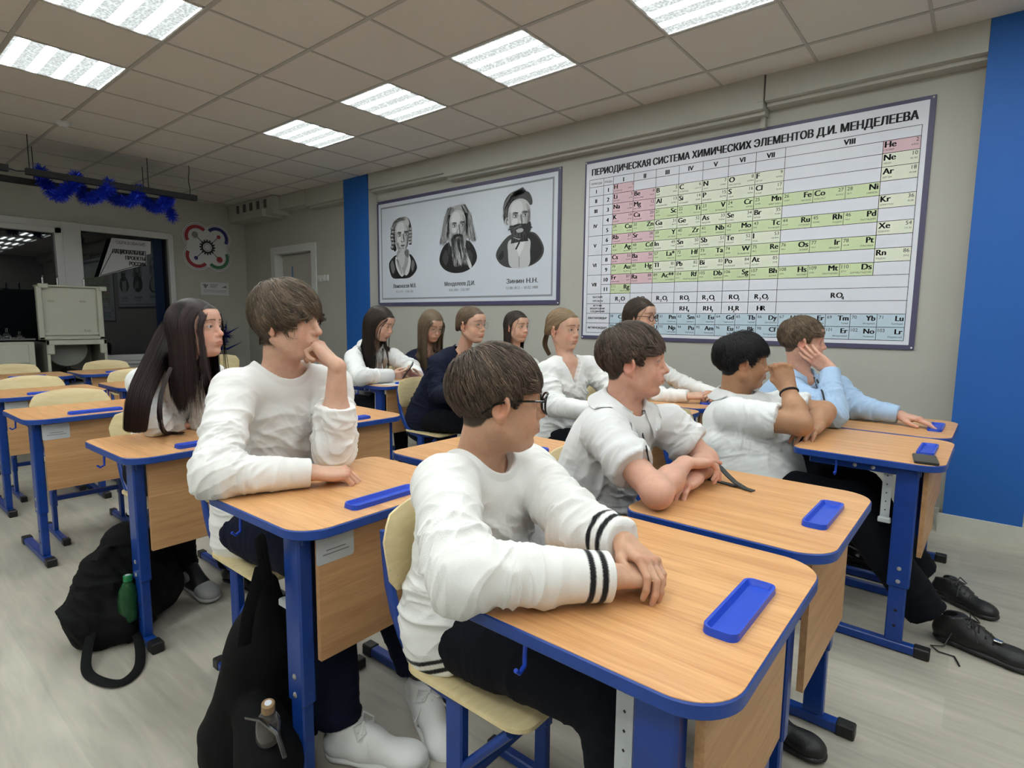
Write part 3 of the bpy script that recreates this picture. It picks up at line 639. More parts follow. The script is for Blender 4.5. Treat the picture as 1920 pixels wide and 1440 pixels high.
# low radiator screen under the sill
lw = empty('radiator_cover', (XB, 0, 0), 0, 'pale panel screen under the window sill at the back', 'cover')
MB().box((.02, 1.3, .06), (.14, wy1, .44), bev=.006).build('panel', mat('screen_pale', (.42, .43, .43), .5), lw, smooth=None)
MB().box((.02, 1.3, .452), (.145, wy1, .575), bev=.006).build('top_strip', mat('screen_pale'), lw, smooth=None)
# white sign hanging on the glass
sg = empty('window_sign', (XB, 0, 0), 0, 'white angular sign with Russian lettering stuck on the dark window', 'sign')
XS = XB + .05
def S_(px, py, dx=0): p = at(px, py, x=XS + dx); return (p[0] - XB, p[1], p[2])
def plate(mb, pts, dx0, dx1):
    a = [S_(*p, dx0) for p in pts]; b_ = [S_(*p, dx1) for p in pts]; n = len(pts)
    b_ = [(a[i][0] + dx1 - dx0, a[i][1], a[i][2]) for i in range(n)]
    mb.add(a + b_, [tuple(range(n))[::-1], tuple(range(n, 2 * n))] + [(i, (i + 1) % n, n + (i + 1) % n, n + i) for i in range(n)])
sp_ = MB(); plate(sp_, [(185, 519), (209, 446), (282, 453), (282, 476), (274, 478), (274, 496)], 0, .008)
sp_.build('plate', mat('sign_white', (.56, .55, .57), .45), sg, smooth=None)
st = MB()
def sfn(k, o, ax, ay):
    return lambda u, v: (XS - XB + .009 + k * .0005, o[1] + u * ax[1] + v * ay[1], o[2] + u * ax[2] + v * ay[2])
p0 = at(212, 473, x=XS); p1 = at(272, 473 + 4, x=XS); e_ = (p1 - p0) / np.linalg.norm(p1 - p0); e_[0] = 0
lw_ = np.linalg.norm(p1 - p0)
o_ = at(272, 472, x=XS); fn0 = sfn(1, (0, at(272, 459, x=XS)[1], at(272, 462, x=XS)[2]), (0, 1, 0), (0, 0, 1))
text(st, 'ОБРАЗОВАНИЕ', 0, 0, .040, fn0, 'R', width=.34, bold=.005)
for k, t in enumerate(('НАЦИОНАЛЬНЫЕ', 'ПРОЕКТЫ', 'РОССИИ')):
    text(st, t, -.012, -.125 - k * .072, .052, fn0, 'R', width=(.37, .23, .19)[k], bold=.05)
for a, b_ in (((188, 515), (213, 467)), ((213, 467), (273, 472)), ((273, 472), (273, 494)), ((273, 494), (188, 517))):
    A, B_ = S_(*a, .009), S_(*b_, .009); st.tube([A, B_], .004, 4)
st.build('lettering', m_ink, sg, smooth=None)
# the four-lobed emblem
em = empty('wall_emblem', (XB, 0, 0), 0, 'white four-lobed emblem with gear and coloured arcs on the back wall', 'emblem')
ec = bk(388, 464); ey, ez = ec[1], ec[2]; k_ = (bk(432, 464)[1] - bk(344, 464)[1]) / 2 / 1.0
def ring(mb, cy, cz, r0, r1, a0, a1, x, n=40, tone=0):
    mb.mi(tone); vs = []
    for i in range(n + 1):
        a = a0 + (a1 - a0) * i / n
        vs += [(x, cy + r0 * math.cos(a), cz + r0 * math.sin(a)), (x, cy + r1 * math.cos(a), cz + r1 * math.sin(a))]
    mb.add(vs, [(2 * i, 2 * i + 1, 2 * i + 3, 2 * i + 2) for i in range(n)])
def disc(mb, cy, cz, r, x, n=36, tone=0):
    mb.mi(tone); mb.add([(x, cy + r * math.cos(2 * PI * i / n), cz + r * math.sin(2 * PI * i / n)) for i in range(n)], [tuple(range(n))])
EC = [mat('emblem_white', (.62, .62, .64), .45), mat('emblem_black', (.02, .02, .02), .5), mat('emblem_red', (.33, .035, .045), .5), mat('emblem_blue', (.03, .03, .16), .5), mat('emblem_green', (.05, .16, .08), .5), mat('emblem_grey', (.22, .23, .20), .5)]
eb = MB(); d4 = k_ * .42; rl = k_ * .60
lobes = [(-1, 1, 2), (1, 1, 3), (-1, -1, 2), (1, -1, 4)]
for i, (a, b_, c) in enumerate(lobes):
    M_ = Matrix.Translation((.001, ey + a * d4, ez + b_ * d4)) @ Matrix.Rotation(PI / 2, 4, 'Y')
    eb.mi(0).lathe([(rl, 0), (rl, .012 + .0004 * i)], 48, M_)
eb.mi(0).box((.001, ey - d4 * .9, ez - d4 * 1.25), (.0124, ey + d4 * .9, ez + d4 * 1.25)).box((.001, ey - d4 * 1.25, ez - d4 * .9), (.0121, ey + d4 * 1.25, ez + d4 * .9))
for i, (a, b_, c) in enumerate(lobes):
    ca = math.atan2(b_, a); cy, cz = ey + a * d4, ez + b_ * d4
    ring(eb, cy, cz, rl * .90, rl * .925, ca - 1.5, ca + 1.5, .0146, tone=1)
    ring(eb, cy, cz, rl * .60, rl * .84, ca - 1.15 - (.45 if i in (0, 3) else .1), ca + 1.15 + (.1 if i in (0, 3) else .45), .0150, tone=c)
eb.build('emblem_body', EC, em, smooth=None)
eg = MB()
for i in range(16):
    a = 2 * PI * i / 16; eg.mi(1); c_, s_ = math.cos(a), math.sin(a); r0, r1, h = k_ * .26, k_ * .335, k_ * .035
    eg.add([(.0165, ey + r0 * c_ - h * s_, ez + r0 * s_ + h * c_), (.0165, ey + r0 * c_ + h * s_, ez + r0 * s_ - h * c_), (.0165, ey + r1 * c_ + h * s_, ez + r1 * s_ - h * c_), (.0165, ey + r1 * c_ - h * s_, ez + r1 * s_ + h * c_)], [(0, 1, 2, 3)])
ring(eg, ey, ez, k_ * .19, k_ * .27, 0, 2 * PI, .0166, tone=1); ring(eg, ey, ez, k_ * .13, k_ * .145, 0, 2 * PI, .0166, tone=1)
for a, b_, t_, r_ in ((-1, 1, 5, .13), (1, 1, 2, .08), (-1, -1, 3, .08), (1, -1, 2, .13)):
    c = k_ * .50; eg.mi(1).tube([(.0165, ey + a * k_ * .24, ez + b_ * k_ * .24), (.0165, ey + a * c, ez + b_ * c)], k_ * .012, 4); disc(eg, ey + a * c, ez + b_ * c, k_ * r_, .0185, tone=t_)
eg.build('gear_and_dots', EC, em, smooth=None)
# the small plaque
pc0, pc1 = bk(375, 528), bk(429, 555)
pq = empty('wall_plaque', (XB, 0, 0), 0, 'small white plaque with an eagle mark below the emblem', 'plaque')
MB().box((.001, pc0[1], pc1[2]), (.012, pc1[1], pc0[2]), bev=.002).build('plate', mat('sign_white'), pq, smooth=None)
pm = MB(); pf = lambda u, v: (.0128, pc0[1] + u, pc1[2] + v); ph_ = pc0[2] - pc1[2]; pw_ = pc1[1] - pc0[1]
flat(pm, [(pw_ * a, ph_ * b_) for a, b_ in ((.15, .55), (.05, .85), (.12, .78), (.16, .9), (.2, .78), (.28, .85), (.19, .55), (.17, .48))], pf)
flat(pm, [(pw_ * a, ph_ * b_) for a, b_ in ((.74, .62), (.90, .78), (.92, .6))], pf)
for k in range(3): rect(pm, pw_ * .32, ph_ * (.80 - k * .1), pw_ * (.62 - .04 * k), ph_ * (.84 - k * .1), pf)
for k in range(2): rect(pm, pw_ * .10, ph_ * (.36 - k * .1), pw_ * .90, ph_ * (.385 - k * .1), pf)
pm.build('print', mat('plaque_ink', (.16, .16, .17), .5), pq, smooth=None)

# ------------------------------------------------------------------ two hanging black bars with blue tinsel
m_black = mat('black_metal', (.005, .005, .005), .55)
def rail(name, p, q_, wires, lab_):
    p, q_ = np.array(p), np.array(q_); e = empty(name, tuple((p + q_) / 2), 0, lab_, 'lamp rail', 'hanging black rails'); c = (p + q_) / 2
    d = (q_ - p) / np.linalg.norm(q_ - p); side = np.cross(d, (0, 0, 1)); side /= np.linalg.norm(side)
    mb = MB(); vs = [P + side * s_ * .03 + np.array((0, 0, 1)) * t_ * .028 - c for P in (p, q_) for s_, t_ in ((-1, -1), (1, -1), (1, 1), (-1, 1))]
    mb.add(vs, [(0, 1, 5, 4), (1, 2, 6, 5), (2, 3, 7, 6), (3, 0, 4, 7), (3, 2, 1, 0), (4, 5, 6, 7)]); mb.build('rail', m_black, e, smooth=None)
    for w_ in wires:
        a = p + (q_ - p) * w_ - c; n_ = 8
        MB().tube([a + np.array((.015 * math.sin(i * 1.1) * (w_ > .9), .0, .02 + (H - c[2] - a[2] - .02) * i / n_)) for i in range(n_ + 1)], .004, 6).build('hanging_wire', m_black, e)
    return e
XR = -6.9
rA0, rA1 = at(48, 322, x=XR), at(368, 371, x=XR)
rA0[2] = rA1[2] = (rA0[2] + rA1[2]) / 2
rail('hanging_rail', rA0, rA1, (.02, .68, .955), 'upper black rail hung on wires with blue tinsel wound round it')
rB0, rB1 = at(-60, 324, x=XR - .45), at(300, 378, x=XR - .45); rB0[2] = rB1[2] = (rB0[2] + rB1[2]) / 2
rail('hanging_rail', rB0, rB1, (.3, .9), 'lower black rail behind the tinsel, running off at the left edge')
rC0, rC1 = at(-70, 304, x=XR), at(15, 314, x=XR); rC0[2] = rC1[2] = rA0[2]
rail('hanging_rail', rC0, rC1, (.2, .8), 'short black rail end at the left edge beside the tinsel rail')
MB_ = MB().tube([rC1, (rC1 + rA0) / 2 - (0, 0, .01), rA0], .006, 6)
tag(MB_.build('rail_cable', m_black), 'thin black cable joining two hanging rails', 'cable')
# tinsel: a spiral core with thousands of short foil bristles
ts = MB(); rr = random.Random(3)
core = []; Lr = rA1 - rA0
for k in range(90):
    t = k / 89; u = .08 + .82 * t; base = rA0 + Lr * u
    a = t * 2 * PI * 4.4 + 1.0
    r_ = .075 + .02 * math.sin(k * .7); sag = -.16 * max(0, t - .86) * 6
    core.append(base + np.array((-.16 + r_ * 2.0 * math.cos(a), 0, -.055 + r_ * 1.1 * math.sin(a) + sag)))
ts.tube(core, .020, 6)
for k in range(89):
    for _ in range(120):
        f = rr.random(); c = core[k] * (1 - f) + core[k + 1] * f
        d = np.array([rr.gauss(0, 1) for _ in range(3)]); d /= np.linalg.norm(d); L = rr.uniform(.055, .085)
        n_ = np.cross(d, [rr.gauss(0, 1) for _ in range(3)]); n_ = n_ / (np.linalg.norm(n_) + 1e-9) * .0028
        ts.add([c - n_, c + n_, c + d * L + n_ * .6, c + d * L - n_ * .6], [(0, 1, 2, 3)])
o = ts.build('tinsel_garland', mat('blue_foil', (.015, .05, .70), .25, .5), smooth=None); tag(o, 'shiny blue tinsel garland spiralling round the hanging rails', 'tinsel')
# second bit of tinsel on the back wall by the dark-haired girl
t2 = MB(); c0 = at(410, 638, x=XB + .35)
for k in range(520):
    f = rr.random(); c = c0 + np.array((0, .22 * (f - .5), .30 * (f - .5) + .03 * rr.gauss(0, 1)))
    d = np.array([rr.gauss(0, 1) for _ in range(3)]); d /= np.linalg.norm(d); n_ = np.cross(d, [rr.gauss(0, 1) for _ in range(3)]); n_ = n_ / (np.linalg.norm(n_) + 1e-9) * .004
    t2.add([c - n_, c + n_, c + d * .12 + n_, c + d * .12 - n_], [(0, 1, 2, 3)])
for s_, l in ((.12, .30), (-.10, .34)):
    t2.tube([c0 + (0, -.1, s_), c0 + (0, .12, s_ - .03), c0 + (0, l, s_ + .07)], [.02, .015, .002], 6, flat=(1, .3))
t2.tube([c0 + (0, 0, -.28), c0 + (0, 0, -.1), c0 + (0, 0, .1)], .02, 8); t2.box(c0 + (-.09, -.09, -(c0[2])), c0 + (.09, .09, -.28))
o = t2.build('tinsel_decoration', mat('blue_foil_dark', (.008, .02, .20), .3, .6), smooth=None); tag(o, 'dark blue tinsel star ornament on a stand by the back wall', 'decoration')

# ------------------------------------------------------------------ cabinets at the back
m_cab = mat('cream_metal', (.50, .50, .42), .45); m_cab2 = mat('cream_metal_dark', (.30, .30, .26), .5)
XC = -7.9
def cz(px, py, x=XC): return at(px, py, x=x)
# hood cabinet: box with an open front below and a raised front panel above
a0, a1 = cz(86, 640), cz(200, 640); y0, y1 = a0[1], a1[1]; zt = cz(140, 637)[2]; zb = 0
fh = empty('fume_cabinet', (XC, (y0 + y1) / 2, 0), 0, 'cream metal fume cabinet with raised front panel and open lower bay', 'cabinet'); yc = (y0 + y1) / 2; hw = (y1 - y0) / 2
mb = MB(); D = .55
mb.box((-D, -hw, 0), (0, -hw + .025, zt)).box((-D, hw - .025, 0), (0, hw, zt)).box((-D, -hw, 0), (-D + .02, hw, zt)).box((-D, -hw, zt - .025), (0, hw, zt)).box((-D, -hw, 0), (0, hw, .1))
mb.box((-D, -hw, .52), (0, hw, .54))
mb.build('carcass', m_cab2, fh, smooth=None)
MB().box((-.02, -hw, zt - .055), (.012, hw, zt), bev=.004).box((-.02, -hw, .1), (.012, -hw + .03, zt), bev=.004).box((-.02, hw - .03, .1), (.012, hw, zt), bev=.004).box((-.01, -hw + .005, zt - .16), (.03, -hw + .07, zt - .05), bev=.01).box((-.01, hw - .07, zt - .16), (.03, hw - .005, zt - .05), bev=.01).build('front_frame', m_cab, fh, smooth=None)
p0, p1 = cz(73, 632) - (XC, yc, 0), cz(189, 541) - (XC, yc, 0); yb0, yb1 = p0[1], p1[1]; zb0, zb1 = zt + .005, p1[2]
mb = MB().box((-.03, yb0, zb0), (-.012, yb1, zb1)); fr = .05
mb.box((-.012, yb0, zb0), (.03, yb0 + fr, zb1), bev=.006).box((-.012, yb1 - fr, zb0), (.03, yb1, zb1), bev=.006).box((-.012, yb0, zb0 + .0), (.03, yb1, zb0 + .03), bev=.006)
mb.box((-.012, yb0 + fr, zb0 + .05), (.012, yb1 - fr, zb0 + .075))
for a, b_ in ((.22, .72), (.70, .72), (.74, .16)): mb.box((-.012, yb0 + (yb1 - yb0) * a - .03, zb0 + (zb1 - zb0) * b_), (.004, yb0 + (yb1 - yb0) * a + .03, zb0 + (zb1 - zb0) * b_ + .02), bev=.006)
mb.build('raised_panel', m_cab, fh, smooth=None)
mb = MB().box((-.25, yb0 + .03, zb1), (.03, yb1 + .05, zb1 + .018), bev=.004).box((-.02, yb0 + .02, zb1 - .02), (.04, yb0 + .11, zb1 + .03), bev=.008).box((-.02, yb1 - .03, zb1 - .03), (.04, yb1 + .05, zb1 + .02), bev=.008)
mb.build('top_rail', m_cab, fh, smooth=None)
for q in (.15, .37, .78):
    MB().tube([(-.1, yb0 + (yb1 - yb0) * q, zb1 + .01), (-.1, yb0 + (yb1 - yb0) * q, zb1 + .10)], .010, 8).tube([(-.1, yb0 + (yb1 - yb0) * q, zb1 + .10), (-.07, yb0 + (yb1 - yb0) * q, zb1 + .12)], .007, 8).build('tap', mat('chrome'), fh)
# things in the open bay
fan = empty('desk_fan', (XC - .25, yc - .05, .56), 0, 'round grey fan standing in the open bay of the cream cabinet', 'fan')
M_ = Matrix.Translation((0, 0, .27)) @ Matrix.Rotation(PI / 2, 4, 'Y')
MB().lathe([(.02, 0), (.19, .0), (.20, .02), (.19, .04), (.03, .05)], 32, M_).build('fan_cage', mat('fan_grey', (.22, .22, .20), .4), fan)
MB().tube([(.02, 0, .01), (.02, 0, .27)], .02, 10).lathe([(.12, 0), (.12, .02), (.03, .05)], 24).build('stand', m_black, fan)
bx = empty('cardboard_box', (XC - .22, yc + .02, .12), .3, 'grey box in the lower bay of the cream cabinet', 'box')
MB().box((-.16, -.26, 0), (.16, .26, .30), bev=.004).build('box_body', mat('box_grey', (.28, .29, .29), .7), bx, smooth=None)
MB().box((-.17, -.27, .30), (.17, .27, .335), rot=(.14, 0, 0), bev=.003).build('lid', mat('box_grey'), bx, smooth=None)
# drawer cabinet at the left edge with glassware on a tray
d1 = cz(66, 660); dz = cz(40, 640)[2]; dy1 = d1[1]; dy0 = dy1 - .95
dc = empty('drawer_cabinet', (XC, (dy0 + dy1) / 2, 0), 0, 'cream metal drawer cabinet at the left edge with glassware on top', 'cabinet'); h2 = (dy1 - dy0) / 2
MB().box((-.5, -h2, 0), (0, h2, dz), bev=.006).build('body', m_cab, dc, smooth=None)
for k in range(3):
    z1_ = dz - .03 - k * .235; MB().box((0, -h2 + .04, z1_ - .205), (.014, h2 - .055, z1_), bev=.004).build('drawer', m_cab, dc, smooth=None)
MB().box((-.5, -h2 - .01, dz), (.015, h2 + .01, dz + .012)).box((-.5, -h2 - .01, dz), (-.49, h2 + .01, dz + .03)).box((.005, -h2 - .01, dz), (.015, h2 + .01, dz + .03)).build('tray', mat('tray_grey', (.10, .10, .10), .35), dc, smooth=None)
m_gl = mat('clear_glass', (.8, .85, .85), .03, trans=1., ior=1.45)
for k in range(9):
    g = empty('glass_flask', (XC - .10 - .12 * (k % 2), dy1 - .10 - k * .085, dz + .013), k * .7, 'clear glass lab piece in the tray on the drawer cabinet, %s' % ('nearest the fume cabinet', 'second in line', 'third in line', 'fourth in line', 'fifth in line', 'sixth in line', 'seventh in line', 'eighth in line', 'ninth, at the picture edge')[k], 'glassware', 'glassware on the drawer cabinet')
    s_ = .8 + .4 * ((k * 37) % 10) / 10
    MB().lathe([(.030 * s_, 0), (.036 * s_, .02 * s_), (.030 * s_, .05 * s_), (.010, .075 * s_), (.010, .11 * s_), (.013, .115 * s_)], 16).build('glass_body', m_gl, g)
# ------------------------------------------------------------------ school desks
m_top = wood_mat('beech_top', lin((190, 136, 88)), lin((217, 167, 116)), axis=0, rough=.33)
m_panel = wood_mat('beech_panel', lin((172, 128, 88)), lin((196, 152, 108)), axis=1, rough=.45)
m_ply = wood_mat('birch_ply', lin((206, 186, 140)), lin((222, 204, 160)), axis=1, rough=.35, scale=.5)
m_edge = mat('blue_edge', (.010, .050, .27), .38, noise=(30, .12))
m_steel = mat('blue_steel', (.006, .040, .235), .3, noise=(18, .15))
m_cap = mat('black_plastic', (.010, .010, .011), .45)
m_tray = mat('blue_plastic', (.012, .06, .50), .32)
m_screw = mat('zinc_screw', (.45, .45, .46), .35, .8)
m_plate = mat('white_steel', (.42, .44, .45), .4, noise=(25, .12))
m_hole = mat('hole', (.008, .008, .01), .7)
DZ = .733
def make_desk(label_plate=False):
    t = empty('school_desk')
    out = rrect(-.25, -.30, .25, .30, 0, 10, (.045, .085, .085, .045))
    inn = rrect(-.2475, -.2975, .2475, .2975, 0, 10, (.043, .083, .083, .043))
    MB().prism(out, DZ - .026, DZ - .0004, bev=.003).build('edge_band', m_edge, t)
    MB().prism(inn, DZ - .02, DZ + .0006, bev=.0006).build('tabletop', m_top, t, smooth=None)
    # pencil tray
    a = rrect(.145, -.118, .203, .118, .017, 6); b_ = rrect(.151, -.112, .197, .112, .012, 6); c = rrect(.156, -.106, .192, .106, .009, 6)
    n = len(a); vs = [(p[0], p[1], DZ) for p in a] + [(p[0] * .98 + .0035, p[1] * .975, DZ + .013) for p in a] + [(p[0], p[1], DZ + .013) for p in b_] + [(p[0], p[1], DZ + .003) for p in c]
    F = []
    for q in range(3):
        for k in range(n): k2 = (k + 1) % n; F.append((q * n + k, q * n + k2, (q + 1) * n + k2, (q + 1) * n + k))
    F.append(tuple(range(3 * n, 4 * n))); MB().add(vs, F).build('pencil_tray', m_tray, t, smooth=.5)
    # modesty panel
    MB().box((.185, -.225, .37), (.200, .225, DZ - .028)).build('modesty_panel', m_panel, t, smooth=None)
    for s in (-1, 1):
        y = s * .245
        leg = MB().box((.105, y - .02, .25), (.175, y + .02, DZ - .03), bev=.005).build('leg', m_steel, t, smooth=None)
        MB().box((.112, y - .016, .035), (.168, y + .016, .26), bev=.004).build('inner_column', m_steel, leg, smooth=None)
        h = MB()
        for z in (.10, .16): h.ball((.14, y + s * .0165, z), .0055, 8, (1, .3, 1))
        h.build('column_holes', m_hole, leg)
        sc = MB()
        for z in (.275, .325): sc.ball((.14, y + s * .0205, z), .008, 10, (1, .5, 1))
        sc.build('screws', m_screw, leg)
        br = MB().box((-.19, y - .012, DZ - .058), (.18, y + .012, DZ - .027), bev=.004).build('bracket', m_steel, t, smooth=None)
        sc = MB()
        for x in (-.03, .03): sc.ball((x, y + s * .0125, DZ - .043), .008, 10, (1, .5, 1))
        sc.build('screws', m_screw, br)
        ft = MB().box((-.20, y - .018, .003), (.215, y + .018, .036), bev=.004).build('foot_bar', m_steel, t, smooth=None)
        for x0, x1 in ((-.245, -.195), (.205, .255)): MB().box((x0, y - .021, 0), (x1, y + .021, .040), bev=.004).build('end_cap', m_cap, ft, smooth=None)
        pl_ = MB().box((.062, y - s * .012 - .002, .50), (.092, y - s * .012 + .002, DZ - .05)); pl_.box((.058, y - .012, .485), (.10, y + .008, .505), bev=.003)
        p_ = pl_.build('tilt_plate', m_plate, t, smooth=None); h = MB()
        for k in range(5): h.ball((.077, y - s * .012, .53 + k * .033), .0055, 8, (.8, .5, 1))
        h.build('plate_holes', m_hole, p_)
        hk = MB().tube([(-.09, y + s * .028, DZ - .026), (-.09, y + s * .030, DZ - .065), (-.09, y + s * .030, DZ - .078), (-.09, y + s * .044, DZ - .085), (-.09, y + s * .054, DZ - .075)], .004, 8)
        hk.build('bag_hook', m_tray, t)
    return t
def add_sticker(t):
    o = MB().prism([(a, b_) for a, b_ in rrect(0, 0, .11, .075, .008, 4)], 0, .0012)
    o.v = [(.2006 + v[2], -.232 + v[0], .622 + v[1]) for v in o.v]
    s_ = o.build('paper_label', mat('paper_label', (.50, .52, .54), .35), t, smooth=None)
    l = MB()
    for k, (a, b_) in enumerate(((.028, .085), (.018, .095))): l.box((.2022, -.232 + a, .654 - k * .010), (.2024, -.232 + b_, .6565 - k * .010))
    l.build('label_lines', mat('plaque_ink'), s_, smooth=None)
desk0 = make_desk()
DESKS = [  # x, y, turn, label, sticker
    (-.460, .985, .0, 'wooden school desk with blue edge at the very front, boy in striped-cuff sweater at it', 0),
    (-.455, 1.625, -.012, 'wooden school desk with a pair of dark strap glasses on it, beside the front one', 0),
    (-.305, 2.755, -.02, 'wooden school desk with a phone lying near its pencil tray', 0),
    (-.310, 3.385, -.02, 'wooden school desk nearest the blue pillar, boy in light blue at it', 0),
    (-1.425, .960, .02, 'wooden school desk with the black backpack hanging at its side', 1),
    (-1.440, 1.625, .0, 'empty wooden school desk between the long-fringed boy desk and the polo boy', 0),
    (-2.500, .938, .02, 'wooden school desk where the girl with very long dark hair leans', 0),
    (-2.525, 1.610, -.02, 'empty wooden school desk behind the raised arm of the long-fringed boy', 0),
    (-3.685, .875, .02, 'empty wooden school desk at the left edge with a paper label under its top', 1),
    (-3.700, 1.520, .02, 'empty wooden school desk hidden behind the long dark hair', 0),
    (-4.720, .905, .01, 'empty wooden school desk at the left edge, fourth from the front in its column', 1),
    (-4.755, 1.570, .01, 'empty wooden school desk beside the long dark hair, one row in front of the last', 0),
    (-5.985, 1.020, .01, 'empty wooden school desk in the last row by the drawer cabinet', 0),
    (-6.000, 1.665, .01, 'empty wooden school desk in the last row in front of the fume cabinet', 0),
    (-1.425, 2.830, -.01, 'wooden school desk in front of the blonde girl in the v-neck', 0),
    (-1.435, 3.470, -.01, 'wooden school desk under the clasped hands of the girl with round glasses', 0),
    (-2.360, 2.830, .0, 'wooden school desk in front of the navy blazer, only a blue corner showing', 0),
    (-2.370, 3.470, .0, 'wooden school desk hidden in front of the dark-haired girl by the wall', 0),
    (-3.560, 2.860, .0, 'wooden school desk with a sheet of paper, girl with a phone at it', 0),
    (-3.570, 3.500, .0, 'wooden school desk of the girl in navy looking down', 0),
]
desk_objs = []
for k, (x, y, a, l, st_) in enumerate(DESKS):
    o = desk0 if k == 0 else copy_tree(desk0)
    o.location = (x, y, 0); o.rotation_euler = (0, 0, a); tag(o, l, 'desk', 'school desks'); desk_objs.append((o, st_))
for o, st_ in desk_objs:
    if st_: add_sticker(o)

# ------------------------------------------------------------------ school chairs
def curved_plate(poly, zf, thick, parent, name, mats, vert=False, bend=0.):
    """plate from a 2D outline sampled as a grid so that it can bend"""
def make_chair():
    t = empty('school_chair')
    # seat: softly dished plywood
    out = rrect(-.19, -.185, .175, .185, 0, 6, (.06, .05, .05, .06)); n = len(out); T = .011
    rings = [1., .97, .75, .4]; vs = []; F = []
    def zz(x, y): return .438 - .018 * max(0, 1 - (x / .2) ** 2 - (y / .22) ** 2) - .35 * max(0, x - .13) ** 1.3
    for top in (1, 0):
        for r in rings:
            for x, y in out: vs.append((x * r, y * r, zz(x * r, y * r) + (0 if top else -T) - (.0015 if r == 1. and top else 0)))
    m = len(rings)
    for s in (0, 1):
        o_ = s * m * n
        for q in range(m - 1):
            for k in range(n):
                k2 = (k + 1) % n; f = (o_ + q * n + k, o_ + q * n + k2, o_ + (q + 1) * n + k2, o_ + (q + 1) * n + k); F.append(f if s == 0 else f[::-1])
        f = tuple(o_ + (m - 1) * n + k for k in range(n)); F.append(f if s == 0 else f[::-1])
    for k in range(n): k2 = (k + 1) % n; F.append((m * n + k, m * n + k2, k2, k))
    MB().add(vs, F).build('seat', m_ply, t, smooth=.7)
    # backrest: curved plywood with an arched top
    out = []
    for k in range(25):
        u = k / 24; y = .195 - .39 * u; out.append((y, .765 + .030 * (1 - (2 * u - 1) ** 2) - .045 * max(0, abs(2 * u - 1) - .86) / .14 * abs(2 * u - 1)))
    for k in range(17):
        u = k / 16; y = -.185 + .37 * u; out.append((y, .595 - .012 * (1 - (2 * u - 1) ** 2) + .03 * max(0, abs(2 * u - 1) - .86) / .14))
    n = len(out); cy, cz_ = 0, .685; vs = []; F = []
    def X(y, z): return -.205 - (z - .59) * .12 - .040 * (1 - (y / .2) ** 2)
    for s in (0, 1):
        for r in (1., .97, .6, .25):
            for y, z in out:
                yy = y * r; z2 = cz_ + (z - cz_) * r; vs.append((X(yy, z2) + (.005 if s == 0 else -.005) * (1 if r < 1 else .6), yy, z2))
    m = 4
    for s in (0, 1):
        o_ = s * m * n
        for q in range(m - 1):
            for k in range(n):
                k2 = (k + 1) % n; f = (o_ + q * n + k, o_ + q * n + k2, o_ + (q + 1) * n + k2, o_ + (q + 1) * n + k); F.append(f if s == 1 else f[::-1])
        f = tuple(o_ + (m - 1) * n + k for k in range(n)); F.append(f if s == 1 else f[::-1])
    for k in range(n): k2 = (k + 1) % n; F.append((m * n + k, k, k2, m * n + k2))
    MB().add(vs, F).build('backrest', m_ply, t, smooth=.7)
    for s in (-1, 1):
        y = s * .160
        pts = [(-.262, y, .73), (-.255, y, .66), (-.247, y, .60), (-.228, y, .54), (-.202, y, .49), (-.165, y, .445), (-.125, y, .420), (-.06, y, .412), (.10, y, .412)]
        MB().tube(pts, .0125, 10, flat=(1.35, .8), up=(1, 0, 0)).build('side_tube', m_steel, t)
        leg = MB().box((-.045, y - .013, .17), (.005, y + .013, .415), bev=.004).build('leg', m_steel, t, smooth=None)
        MB().box((-.040, y - .010, .03), (0, y + .010, .18), bev=.003).build('inner_column', m_steel, leg, smooth=None)
        MB().tube([(.0, y, .26), (.13, y, .405)], .011, 8).build('strut', m_steel, leg)
        ft = MB().box((-.17, y - .014, .003), (.17, y + .014, .032), bev=.004).build('foot_bar', m_steel, t, smooth=None)
        for a, b_ in ((-.205, -.165), (.165, .205)): MB().box((a, y - .017, 0), (b_, y + .017, .036), bev=.004).build('end_cap', m_cap, ft, smooth=None)
        sc = MB()
        for z in (.63, .70): sc.ball((-.206 - (z - .59) * .12 - .011, y, z), .007, 8, (.5, 1, 1))
        sc.build('screws', m_screw, t)
    MB().box((-.035, -.155, .20), (-.005, .155, .225), bev=.003).build('cross_bar', m_steel, t, smooth=None)
    return t
chair0 = make_chair()
CHAIRS = [
    (-.80, .98, .0, 'birch plywood school chair with blue frame under the boy in the striped-cuff sweater'),
    (-.83, 1.625, .0, 'birch plywood school chair behind the boy in the polo shirt'),
    (-.90, 2.735, .12, 'birch plywood school chair behind the black-haired boy'),
    (-.78, 3.385, .0, 'birch plywood school chair under the boy in light blue'),
    (-1.80, .965, .0, 'birch plywood school chair under the boy with the long fringe'),
    (-2.82, 1.00, .0, 'birch plywood school chair under the girl with very long dark hair'),
    (-3.90, .915, .0, 'empty birch plywood chair with arched back at the left, nearest of the large ones'),
    (-4.98, .930, .0, 'empty birch plywood school chair with arched back behind the fourth desk row at the left'),
    (-6.33, 1.05, .0, 'empty birch plywood school chair in front of the drawer cabinet'),
    (-6.30, 1.745, .0, 'empty yellowish plywood school chair in front of the fume cabinet'),
    (-5.12, 1.62, .0, 'empty yellowish plywood school chair half hidden by the long dark hair'),
    (-6.45, 2.90, .0, 'empty yellowish plywood school chair between the long dark hair and the long-fringed boy'),
    (-1.86, 2.850, .0, 'birch plywood school chair under the blonde girl in the v-neck'),
    (-1.84, 3.470, .0, 'birch plywood school chair under the girl with round glasses'),
    (-2.98, 2.800, .0, 'birch plywood school chair behind the navy blazer'),
    (-2.84, 3.470, .0, 'birch plywood school chair under the dark-haired girl by the wall'),
    (-4.00, 2.860, .0, 'birch plywood school chair under the girl with a phone'),
    (-4.00, 3.500, .0, 'birch plywood school chair under the girl in navy looking down'),
]
